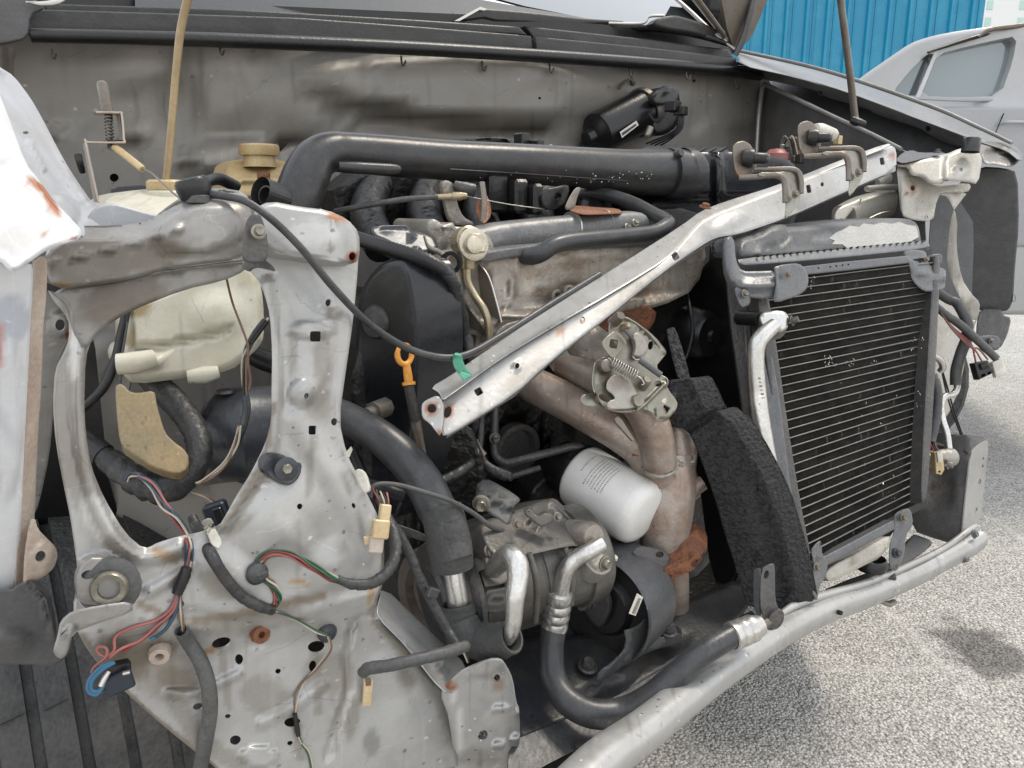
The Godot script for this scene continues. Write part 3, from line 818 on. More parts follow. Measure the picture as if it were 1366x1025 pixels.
	pan("inner_apron", "bay_paint", car, [-70, 62, 14, 62, 40, 72, 64, 110, 80, 260, 110, 760, -70, 760], la, {"c": 20.0, "r": [["r", [30, 66, 56, 110, 70, 180], 9, 0.01]], "s": [["e", 30, 90, 40, 40, 0, 0, 0.2, dk]]})
	var fl := G.new()
	var o := P(500, 800, 1.25); o.y = 0.22
	fl.flat(o - LT * 0.75 - FW * 0.5, o + LT * 0.85 - FW * 0.5, o + LT * 0.85 + FW * 0.18, o - LT * 0.75 + FW * 0.18, UP)
	fl.flat(o - LT * 0.75 - FW * 1.9 + UP * 0.02, o + LT * 0.95 - FW * 1.9 + UP * 0.02, o + LT * 0.95 - FW * 0.5 + UP * 0.02, o - LT * 0.75 - FW * 0.5 + UP * 0.02, UP)
	C(fl, "undertray", "engine_dark", car)
	# bonnet, propped open above the picture
	var hc := P(980, 72, 1.92)
	var hd := T("bonnet", "dark grey bonnet propped open, its hinge corner hanging beside the windscreen", "bonnet", hc)
	var hv := (UP * 0.93 + FW * 0.36).normalized()
	var hn := LT.cross(hv).normalized()
	var hg := G.new()
	var pts := [[0.0, 0.0], [0.035, 0.05], [0.05, 0.16], [0.07, 0.26], [0.10, 0.46], [0.02, 0.98], [-1.30, 0.98], [-1.36, 0.42], [-1.30, 0.30], [-0.7, 0.26], [-0.22, 0.22], [-0.13, 0.13], [-0.06, 0.05]]
	var hp := PackedVector2Array()
	for p in pts: hp.append(Vector2(p[0], p[1]))
	var tri := Geometry2D.triangulate_polygon(hp)
	var w3 := func(p: Vector2) -> Vector3: return hc + LT * p.x + hv * p.y
	for k in range(0, tri.size(), 3):
		for s in [-1.0, 1.0]:
			var off: Vector3 = hn * 0.006 * s
			hg.tri(w3.call(hp[tri[k]]) + off, w3.call(hp[tri[k + 1]]) + off, w3.call(hp[tri[k + 2]]) + off, hn * s, hn * s, hn * s)
	for i in hp.size():
		var p0: Vector3 = w3.call(hp[i])
		var p1: Vector3 = w3.call(hp[(i + 1) % hp.size()])
		hg.flat(p0 - hn * 0.006, p1 - hn * 0.006, p1 + hn * 0.006, p0 + hn * 0.006, (p0 + p1) / 2 - w3.call(Vector2(-0.6, 0.5)))
	C(hg, "skin", "dull_steel", hd)
	tub("stiffener", "dull_steel", hd, [[920, -12, 1.86, 8], [948, 24, 1.88, 7], [968, 50, 1.89, 5]], {"n": 8, "fl": 0.5})
	tub("edge_fold", "dark_paint", hd, [[981, 74, 1.9, 4], [992, 50, 1.88, 5], [1000, 22, 1.86, 5], [1008, -10, 1.84, 5]], {"n": 8})
	var pr := T("prop_rod", "thin rusty brown rod propping up the bonnet over the right apron", "prop rod", P(1146, 164, 1.62))
	tub("rod", "dull_steel", pr, [[1118, -30, 1.5, 4.6], [1124, 20, 1.53, 4.6], [1133, 90, 1.58, 4.6], [1140, 150, 1.62, 4.6], [1143, 161, 1.62, 4.4], [1150, 165, 1.6, 4.2]], {"n": 10})
	tub("rod_clip", "rubber", pr, [[1137, 160, 1.61, 5], [1146, 164, 1.6, 6], [1154, 166, 1.6, 4]], {"n": 8})
	# wiper
	var wi := T("windscreen_wiper", "black wiper arm and blade lying on the cowl below the windscreen", "wiper", P(800, 38, 1.78))
	pan("arm", "cowl_plastic", wi, [608, 27, 640, 11, 650, 12, 700, 16, 770, 24, 830, 28, 835, 31, 770, 33, 660, 28, 645, 24, 620, 28], pn(740, 30, 1.72, FW), {"t": 0.012, "e": 3.0, "c": 20.0, "sm": 0})
	pan("arm_edge", "cut_metal", wi, [606, 28, 641, 9, 650, 12, 646, 14, 640, 13, 613, 28], pn(740, 30, 1.712, FW), {"t": 0.004, "c": 20.0, "sm": 0})
	tub("blade", "rubber", wi, [[766, 37, 1.8, 2.5], [820, 36, 1.83, 4], [880, 38, 1.86, 5], [930, 46, 1.88, 5], [975, 60, 1.9, 3]], {"n": 8})
	pan("pivot_cap", "cowl_plastic", wi, [868, 34, 878, 24, 900, 20, 915, 24, 945, 33, 972, 50, 978, 60, 950, 52, 920, 44, 890, 40], pn(920, 40, 1.84, FW), {"t": 0.02, "e": 5.0, "c": 20.0})
	tub("linkage", "cut_metal", wi, [[812, 31, 1.8, 2], [856, 31, 1.8, 2.2], [866, 22, 1.8, 2.2], [886, 21, 1.8, 2]], {"n": 6})
	for l in [["dry_leaf", "small dry brown leaf stuck on the cowl left of the wiper arm", [602, 14, 606, 20, 612, 28, 600, 27, 606, 23], 1.6]]:
		tag(pan(l[0], "leaf_brown", self, l[2], l[3], {"sm": 0}), l[1], "leaf")

# ---------------------------------------------------------------- left corner
func left_front():
	LP = p3([100, 350, 0.545], [470, 400, 0.66], [650, 950, 0.74])
	var rust := Color(0.75, 0.27, 0.12, 0.95)
	var brown := Color(0.42, 0.36, 0.29, 0.85)
	var grime := Color(0.6, 0.56, 0.5, 0.7)
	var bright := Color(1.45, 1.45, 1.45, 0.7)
	var pnl := T("headlamp_support", "bare silver headlamp panel with large round opening at the left front corner", "body panel", Q(LP, 400, 1000))
	var outline := [62, 385, 95, 400, 150, 400, 260, 350, 335, 330, 352, 300, 378, 288, 440, 286, 464, 292, 479, 312, 478, 350, 472, 420, 462, 490, 452, 560, 462, 605, 486, 652, 506, 692, 513, 725, 511, 780, 503, 800, 503, 826, 545, 868, 591, 922, 606, 960, 613, 1040, 300, 1045, 292, 1028, 260, 1003, 225, 975, 169, 926, 133, 890, 105, 850, 96, 815, 104, 770, 100, 735, 93, 688, 86, 655, 74, 593, 70, 541, 73, 492, 84, 472, 92, 452, 91, 425, 70, 400]
	var opening := [170, 411, 246, 381, 299, 369, 322, 358, 340, 365, 352, 390, 360, 420, 363, 470, 362, 520, 362, 560, 354, 592, 334, 632, 316, 660, 303, 684, 292, 702, 262, 712, 236, 716, 212, 724, 192, 733, 167, 712, 138, 664, 121, 622, 114, 576, 112, 540, 114, 478, 122, 453, 134, 434]
	lpo = poly(outline); lph = poly(opening)
	lpr = [["r", [356, 380, 366, 470, 366, 560, 352, 620, 300, 700], 14, 0.010], ["r", [108, 440, 104, 540, 118, 640, 150, 715, 192, 745, 240, 730], 16, 0.010],
			["e", 420, 470, 34, 90, 6, 0.007, 0.5], ["e", 402, 525, 22, 24, 0, 0.009, 0.5], ["e", 415, 440, 40, 16, 0, 0.008, 0.4], ["r", [398, 560, 420, 600, 450, 650, 480, 700, 500, 760], 26, 0.008],
			["e", 380, 690, 70, 80, 35, 0.014, 0.2], ["e", 300, 760, 60, 34, 30, 0.010, 0.2], ["r", [250, 820, 330, 830, 420, 800, 490, 780], 16, -0.006], ["r", [200, 790, 250, 760], 12, 0.006],
			["e", 340, 848, 26, 22, 0, -0.006, 0.3], ["r", [225, 925, 262, 925, 318, 900], 10, 0.006], ["r", [350, 965, 390, 945, 430, 915], 12, 0.006], ["r", [472, 830, 462, 870, 464, 920, 448, 970, 436, 1010], 9, -0.006],
			["p", 330, 840, 0.15, 1, 30, -0.02], ["e", 560, 960, 60, 80, 0, 0.008, 0.2], ["e", 135, 775, 46, 40, 0, 0.008, 0.7], ["r", [470, 840, 480, 825, 500, 822], 7, -0.004], ["e", 345, 1010, 30, 16, 0, 0.006, 0.7],
			["e", 437, 404, 13, 13, 0, 0.002, 0.6], ["e", 402, 527, 12, 12, 0, 0.002, 0.6], ["e", 440, 760, 40, 50, 20, 0.01, 0.1], ["e", 520, 900, 40, 30, 45, 0.006, 0.2]]
	for f in lpr:
		if f[0] == "r":
			f[1] = poly(f[1], 2) if false else curve2(f[1]); f[3] *= 0.6
		elif f[0] == "e": f[6] *= 0.55
	hug = true
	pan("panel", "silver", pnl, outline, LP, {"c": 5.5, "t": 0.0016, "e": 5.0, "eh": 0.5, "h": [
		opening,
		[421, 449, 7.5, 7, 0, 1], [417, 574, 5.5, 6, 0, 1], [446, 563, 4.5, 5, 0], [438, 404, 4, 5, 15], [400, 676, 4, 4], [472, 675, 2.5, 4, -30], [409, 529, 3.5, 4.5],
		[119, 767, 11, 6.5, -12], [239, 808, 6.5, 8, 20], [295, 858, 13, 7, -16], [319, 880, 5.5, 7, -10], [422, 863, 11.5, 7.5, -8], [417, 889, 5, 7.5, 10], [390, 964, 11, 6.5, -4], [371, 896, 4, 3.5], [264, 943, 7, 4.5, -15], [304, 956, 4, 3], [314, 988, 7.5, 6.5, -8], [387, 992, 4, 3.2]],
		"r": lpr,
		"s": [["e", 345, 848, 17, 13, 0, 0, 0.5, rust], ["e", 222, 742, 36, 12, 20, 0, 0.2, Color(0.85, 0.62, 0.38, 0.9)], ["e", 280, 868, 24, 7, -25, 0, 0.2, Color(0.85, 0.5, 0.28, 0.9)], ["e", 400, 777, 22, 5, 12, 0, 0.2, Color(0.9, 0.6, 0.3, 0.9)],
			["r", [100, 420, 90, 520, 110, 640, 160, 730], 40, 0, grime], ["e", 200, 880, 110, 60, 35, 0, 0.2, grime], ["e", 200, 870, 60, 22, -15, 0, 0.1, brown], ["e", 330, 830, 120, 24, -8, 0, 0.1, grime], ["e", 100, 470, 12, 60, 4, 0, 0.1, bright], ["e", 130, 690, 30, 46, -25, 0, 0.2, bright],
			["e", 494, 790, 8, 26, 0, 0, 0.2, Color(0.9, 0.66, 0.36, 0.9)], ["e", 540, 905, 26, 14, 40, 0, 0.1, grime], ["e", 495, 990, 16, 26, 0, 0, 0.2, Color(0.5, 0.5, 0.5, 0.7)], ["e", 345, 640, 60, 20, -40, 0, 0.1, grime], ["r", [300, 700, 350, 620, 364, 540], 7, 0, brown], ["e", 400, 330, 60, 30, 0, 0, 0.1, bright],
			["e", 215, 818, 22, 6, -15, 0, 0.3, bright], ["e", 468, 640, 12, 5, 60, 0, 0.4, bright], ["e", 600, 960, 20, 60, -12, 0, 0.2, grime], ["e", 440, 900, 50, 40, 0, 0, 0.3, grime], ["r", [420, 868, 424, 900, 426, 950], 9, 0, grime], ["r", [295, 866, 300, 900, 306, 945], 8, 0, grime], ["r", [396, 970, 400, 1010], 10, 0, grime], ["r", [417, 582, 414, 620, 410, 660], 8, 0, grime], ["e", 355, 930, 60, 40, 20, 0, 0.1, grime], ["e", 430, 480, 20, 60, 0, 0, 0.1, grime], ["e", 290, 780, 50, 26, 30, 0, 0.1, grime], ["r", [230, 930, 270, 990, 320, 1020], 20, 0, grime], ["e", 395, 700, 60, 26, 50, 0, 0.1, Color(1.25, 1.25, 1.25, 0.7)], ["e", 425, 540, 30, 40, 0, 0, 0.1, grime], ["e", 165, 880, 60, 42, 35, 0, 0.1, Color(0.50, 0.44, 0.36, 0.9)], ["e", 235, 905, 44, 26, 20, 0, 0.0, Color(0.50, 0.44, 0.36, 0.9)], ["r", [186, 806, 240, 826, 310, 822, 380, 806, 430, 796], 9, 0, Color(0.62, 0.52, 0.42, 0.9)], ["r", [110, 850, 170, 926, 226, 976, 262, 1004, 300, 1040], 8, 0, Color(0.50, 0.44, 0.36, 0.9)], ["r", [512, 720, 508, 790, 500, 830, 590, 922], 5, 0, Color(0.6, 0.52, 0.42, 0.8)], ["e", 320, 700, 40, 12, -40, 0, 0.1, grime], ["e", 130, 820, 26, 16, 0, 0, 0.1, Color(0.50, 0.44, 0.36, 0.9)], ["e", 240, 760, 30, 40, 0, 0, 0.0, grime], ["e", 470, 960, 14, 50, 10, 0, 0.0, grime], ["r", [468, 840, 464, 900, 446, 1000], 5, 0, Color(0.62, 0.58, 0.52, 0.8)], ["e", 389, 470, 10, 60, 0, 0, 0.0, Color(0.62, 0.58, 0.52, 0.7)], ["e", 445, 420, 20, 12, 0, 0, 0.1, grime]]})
	# top rail: dirt-brown face with a light lower flange, on top of the opening
	var rl := func(x, y): return dep(LP, x, y) - 0.022
	pan("top_rail", "silver_worn", pnl, [60, 338, 92, 318, 150, 318, 196, 312, 226, 288, 252, 272, 290, 264, 328, 270, 340, 290, 334, 320, 324, 346, 240, 356, 200, 366, 150, 378, 70, 386, 60, 360], rl, {"c": 9.0, "t": 0.02, "e": 6.0, "eh": 1.0, "r": [["e", 270, 305, 80, 40, -10, 0.008, 0.6], ["r", [70, 350, 160, 330, 240, 305], 7, 0.003]],
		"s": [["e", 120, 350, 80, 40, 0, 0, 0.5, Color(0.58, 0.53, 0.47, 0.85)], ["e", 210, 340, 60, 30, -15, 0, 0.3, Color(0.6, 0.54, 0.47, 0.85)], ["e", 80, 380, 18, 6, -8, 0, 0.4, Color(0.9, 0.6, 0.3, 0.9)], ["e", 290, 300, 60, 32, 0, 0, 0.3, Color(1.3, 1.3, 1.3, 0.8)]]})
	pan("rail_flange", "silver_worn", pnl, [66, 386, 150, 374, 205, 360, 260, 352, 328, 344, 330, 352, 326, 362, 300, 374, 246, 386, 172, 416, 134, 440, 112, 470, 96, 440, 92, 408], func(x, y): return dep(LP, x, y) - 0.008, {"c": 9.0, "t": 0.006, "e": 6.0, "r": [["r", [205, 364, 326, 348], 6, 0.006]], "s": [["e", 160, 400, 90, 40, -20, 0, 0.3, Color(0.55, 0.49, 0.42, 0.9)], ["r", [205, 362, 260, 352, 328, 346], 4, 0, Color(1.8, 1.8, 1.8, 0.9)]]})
	pan("rail_top", "blue_white", pnl, [100, 318, 124, 276, 150, 270, 190, 282, 224, 290, 250, 276, 258, 280, 224, 300, 198, 314, 150, 320], func(x, y): return dep(LP, x, y) + 0.01, {"c": 10.0, "t": 0.002, "sm": 2, "e": 4.0})
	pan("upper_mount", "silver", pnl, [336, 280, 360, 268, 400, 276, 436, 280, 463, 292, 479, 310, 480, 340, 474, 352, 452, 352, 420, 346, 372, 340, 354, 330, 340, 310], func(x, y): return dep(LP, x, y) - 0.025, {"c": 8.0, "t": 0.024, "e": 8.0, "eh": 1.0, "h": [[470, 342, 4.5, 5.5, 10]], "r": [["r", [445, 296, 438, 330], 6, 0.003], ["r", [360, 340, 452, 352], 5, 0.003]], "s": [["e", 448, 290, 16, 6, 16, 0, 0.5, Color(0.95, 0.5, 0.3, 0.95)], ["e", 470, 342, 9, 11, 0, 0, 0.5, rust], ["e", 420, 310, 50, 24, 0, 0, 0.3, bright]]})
	var br := pan("rail_bracket", "dark_steel", pnl, [327, 300, 331, 290, 338, 285, 347, 286, 352, 298, 357, 318, 357, 349, 340, 352, 325, 349, 322, 340], func(x, y): return dep(LP, x, y) - 0.05, {"c": 8.0, "t": 0.004, "e": 2.5})
	bolt(br, 345, 309, dep(LP, 345, 309) - 0.056, 7.5, FW * 0.8 - LT * 0.1 + UP * 0.1, "zinc", "bolt", 1.6)
	pan("bracket_foot", "dark_steel", br, [326, 350, 352, 346, 362, 354, 366, 362, 352, 358, 338, 356, 330, 362, 322, 358], 0.58, {"t": 0.004, "c": 10.0})
	# bush bracket at the foot of the left column
	var bb := pan("bush_bracket", "silver_worn", pnl, [100, 775, 108, 752, 126, 742, 160, 752, 175, 768, 178, 790, 170, 803, 140, 808, 104, 806], func(x, y): return dep(LP, x, y) - 0.016, {"c": 8.0, "t": 0.012, "e": 4.0, "h": [[118, 767, 10, 6, -12]]})
	var bn := (FW * 0.9 - LT * 0.25 + UP * 0.1).normalized()
	lat("rubber_ring", "hose_dust", bb, P(146, 782, 0.545), bn, [-0.004, 0.020, 0.001, 0.021, 0.004, 0.017, 0.004, 0.013], 24)
	lat("bush_sleeve", "zinc", bb, P(147, 782, 0.545), bn, [-0.004, 0.013, 0.006, 0.0125, 0.008, 0.011, 0.007, 0.0075, -0.012, 0.006, -0.012, 0.0001], 24)
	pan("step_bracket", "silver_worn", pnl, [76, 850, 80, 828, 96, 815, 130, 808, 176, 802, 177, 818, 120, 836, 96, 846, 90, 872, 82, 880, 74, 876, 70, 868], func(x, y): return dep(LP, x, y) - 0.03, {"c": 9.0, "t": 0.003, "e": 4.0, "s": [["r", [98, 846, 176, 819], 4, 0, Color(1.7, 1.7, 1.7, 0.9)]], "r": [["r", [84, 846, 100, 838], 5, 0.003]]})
	bolt(pnl, 381, 625, hd(381, 625, 0.7, 0.005), 8, bn + LT * 0.3, "zinc")
	var lug := pan("blue_lug", "mount_blue", pnl, [344, 612, 352, 604, 374, 605, 392, 616, 403, 618, 400, 636, 388, 648, 372, 645, 352, 632, 344, 624], func(x, y): return hd(x, y, 0.7, 0.003), {"t": 0.003, "e": 3.0, "c": 10.0, "h": []})
	lat("washer", "mount_blue", lug, P(381, 626, hd(381, 626, 0.7, 0.004)), bn + LT * 0.3, [-0.002, 0.010, 0.002, 0.010, 0.003, 0.008, 0.003, 0.0001], 20)
	lat("weld_nut", "rust", pnl, P(347, 846, hd(347, 846, 0.7, 0.0015)), bn + LT * 0.4, [-0.002, 0.008, 0.003, 0.0075, 0.003, 0.003, -0.002, 0.003], 12)
	lat("weld_nut", "beige_trim", pnl, P(213, 870, hd(213, 870, 0.7, 0.002)), bn - UP * 0.3, [-0.004, 0.009, 0.006, 0.0075, 0.006, 0.0035, -0.004, 0.003], 10)
	hug = false
	# frame rail end: top strip and square face
	var ft := p3([508, 800, 0.71], [600, 880, 0.735], [600, 915, 0.71])
	pan("rail_end_top", "silver", pnl, [511, 782, 560, 830, 632, 896, 606, 926, 590, 924, 545, 866, 503, 824, 503, 808], ft, {"c": 10.0, "t": 0.002, "e": 2.0, "r": [["e", 585, 893, 12, 8, 40, -0.006, 0.3]]})
	var fe := p3([595, 920, 0.705], [688, 930, 0.715], [620, 1040, 0.76])
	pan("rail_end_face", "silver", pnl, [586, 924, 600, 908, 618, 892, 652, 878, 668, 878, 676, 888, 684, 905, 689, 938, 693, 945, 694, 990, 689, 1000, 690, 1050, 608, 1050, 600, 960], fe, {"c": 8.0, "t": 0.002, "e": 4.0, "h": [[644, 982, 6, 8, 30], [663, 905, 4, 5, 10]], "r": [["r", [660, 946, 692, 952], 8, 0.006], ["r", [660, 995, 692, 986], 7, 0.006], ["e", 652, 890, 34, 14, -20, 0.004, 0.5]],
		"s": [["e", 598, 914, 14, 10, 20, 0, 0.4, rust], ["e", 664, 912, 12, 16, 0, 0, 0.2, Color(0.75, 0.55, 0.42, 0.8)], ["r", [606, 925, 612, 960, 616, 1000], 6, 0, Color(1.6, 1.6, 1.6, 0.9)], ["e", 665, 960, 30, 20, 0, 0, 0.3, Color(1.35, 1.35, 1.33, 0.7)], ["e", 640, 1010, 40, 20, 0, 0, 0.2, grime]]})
	# white front fender
	var fen := T("front_fender", "white front fender edge with chipped paint showing rust, at the far left", "fender", P(20, 780, 0.47))
	pan("outer_skin", "white_paint", fen, [-40, 90, -4, 118, 12, 158, 34, 219, 54, 243, 72, 269, 98, 295, 110, 309, 106, 320, 88, 324, 60, 335, 42, 348, 22, 362, 12, 362, 0, 348, -40, 340], p3([-20, 140, 0.50], [100, 310, 0.47], [-20, 340, 0.43]), {"c": 9.0, "t": 0.0015, "e": 8.0, "eh": 1.0, "r": [["p", 62, 290, 0.75, -0.66, 12, -0.008]],
		"s": [["r", [42, 243, 56, 252, 66, 266, 74, 284], 9, 0, Color(0.5, 0.17, 0.07, 1.0)], ["e", 62, 312, 8, 4, 40, 0, 0.4, Color(0.5, 0.3, 0.2, 0.9)], ["e", 96, 318, 8, 4, 0, 0, 0.3, Color(0.5, 0.2, 0.1, 0.9)], ["e", 20, 320, 40, 30, 0, 0, 0.2, Color(0.78, 0.76, 0.72, 0.8)]]})
	pan("inner_flange", "blue_white", fen, [-40, 62, 0, 90, 18, 101, 40, 130, 54, 154, 84, 212, 104, 244, 124, 272, 152, 280, 206, 292, 216, 300, 196, 313, 150, 318, 108, 318, 96, 296, 52, 246, 28, 216, 0, 150, -40, 120], p3([0, 95, 0.62], [130, 280, 0.58], [60, 270, 0.52]), {"c": 5.0, "t": 0.0015, "e": 4.0, "h": [[34, 177, 4, 2]], "r": [["r", [0, 110, 60, 200, 110, 280], 20, -0.010], ["e", 88, 280, 20, 26, -35, 0.008, 0.5], ["r", [40, 190, 58, 225], 6, 0.005]], "s": [["e", 176, 303, 14, 3, 0, 0, 0.3, Color(0.4, 0.38, 0.36, 0.9)], ["e", 110, 250, 10, 50, -35, 0, 0.2, Color(0.7, 0.7, 0.72, 0.8)]]})
	pan("fender_post", "white_paint", fen, [-40, 336, 0, 346, 14, 361, 42, 349, 44, 366, 40, 440, 36, 520, 30, 640, 24, 780, 10, 794, -40, 788], p3([-20, 350, 0.44], [40, 360, 0.46], [-20, 780, 0.53]), {"c": 10.0, "t": 0.0015, "e": 5.0, "r": [["e", 10, 560, 22, 120, 0, 0.006, 0.7]], "s": [["e", 14, 425, 30, 40, 0, 0, 0.6, Color(0.68, 0.72, 0.78, 0.9)], ["e", 2, 460, 8, 40, 0, 0, 0.5, Color(0.75, 0.42, 0.35, 0.9)]]})
	pan("post_trim", "beige_trim", fen, [42, 350, 58, 340, 63, 350, 62, 390, 57, 440, 55, 500, 50, 580, 47, 660, 44, 730, 38, 772, 22, 792, 20, 770, 28, 660, 34, 560, 38, 450], p3([50, 350, 0.475], [40, 600, 0.52], [26, 600, 0.507]), {"c": 10.0, "t": 0.0015, "e": 4.0})
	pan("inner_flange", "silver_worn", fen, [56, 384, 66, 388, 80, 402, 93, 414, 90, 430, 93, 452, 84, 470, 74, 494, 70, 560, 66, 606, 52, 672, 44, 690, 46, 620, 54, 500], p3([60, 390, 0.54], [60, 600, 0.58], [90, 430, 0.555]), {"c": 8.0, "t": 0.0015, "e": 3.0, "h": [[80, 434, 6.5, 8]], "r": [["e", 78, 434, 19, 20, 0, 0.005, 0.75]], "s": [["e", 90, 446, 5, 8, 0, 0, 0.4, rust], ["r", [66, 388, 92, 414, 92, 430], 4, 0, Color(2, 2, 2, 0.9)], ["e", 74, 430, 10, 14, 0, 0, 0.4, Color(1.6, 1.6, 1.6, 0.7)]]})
	pan("lower_lug", "beige_trim", fen, [46, 690, 50, 706, 62, 718, 74, 730, 77, 742, 72, 758, 58, 770, 44, 776, 30, 786, 32, 740, 38, 700], p3([46, 700, 0.53], [70, 745, 0.55], [40, 780, 0.545]), {"c": 8.0, "t": 0.002, "e": 4.0, "h": [[54, 743, 7, 8, 30]], "r": [["e", 56, 743, 18, 20, 0, 0.003, 0.7]]})
	# dark liner and splash guard behind, and the tyre
	tag(pan("wheel_arch_liner", "black_plastic", self, [-60, 330, 70, 380, 120, 400, 150, 700, 240, 860, 420, 1060, 300, 1140, -60, 1140], p3([0, 400, 0.72], [120, 700, 0.88], [0, 900, 0.95]), {"c": 24.0, "t": 0.003}), "black plastic wheel arch liner in shadow behind the silver headlamp panel", "wheel arch liner")
	tag(pan("splash_guard", "splash_grey", self, [-40, 775, 10, 790, 30, 775, 50, 775, 66, 790, 75, 830, 76, 868, 96, 850, 100, 860, 86, 880, 68, 890, 40, 886, -40, 890], p3([0, 790, 0.53], [70, 800, 0.56], [0, 880, 0.54]), {"c": 9.0, "t": 0.003, "e": 4.0, "r": [["r", [40, 776, 62, 800, 70, 840], 8, 0.006], ["e", 10, 860, 50, 30, 0, 0.006, 0.2]]}), "dark grey splash guard hanging below the white fender edge, above the tyre", "splash guard")
	var pt := P(120, 960, 0.70)
	var tc := Vector3(pt.x, 0.31, pt.z) - FW * 0.25
	var ty := T("tyre", "worn black tyre with straight tread grooves at the lower left corner", "tyre", Vector3(tc.x, 0, tc.z))
	var prof := [-0.13, 0.17, -0.135, 0.24, -0.11, 0.285]
	for gr in [-0.075, -0.042, -0.006, 0.030, 0.066]:
		prof.append_array([gr - 0.005, 0.303 - absf(gr) * 0.06, gr - 0.004, 0.294, gr + 0.004, 0.294, gr + 0.005, 0.303 - absf(gr) * 0.06])
	prof.append_array([0.11, 0.285, 0.135, 0.24, 0.13, 0.17])
	lat("carcass", "tyre_rubber", ty, tc, LT, prof, 64)
	var sg := G.new()
	for k in range(0, 60, 4):
		var an := TAU * (k + sin(k * 7.0) * 0.8) / 60
		var fr := frame(LT)
		var rd: Vector3 = fr.x * cos(an) + fr.y * sin(an)
		for seg in [-0.058, -0.024, 0.012, 0.048]:
			box(sg, tc + LT * seg + rd * 0.3005, Basis(LT, rd.cross(LT), rd).rotated(rd, 0.3 * (1 if k % 2 else 0.6)), Vector3(0.020, 0.0009, 0.0056), 0.0004)
	tag(C(sg, "tread_bars", "tyre_rubber", ty), "", "", "", "stuff")

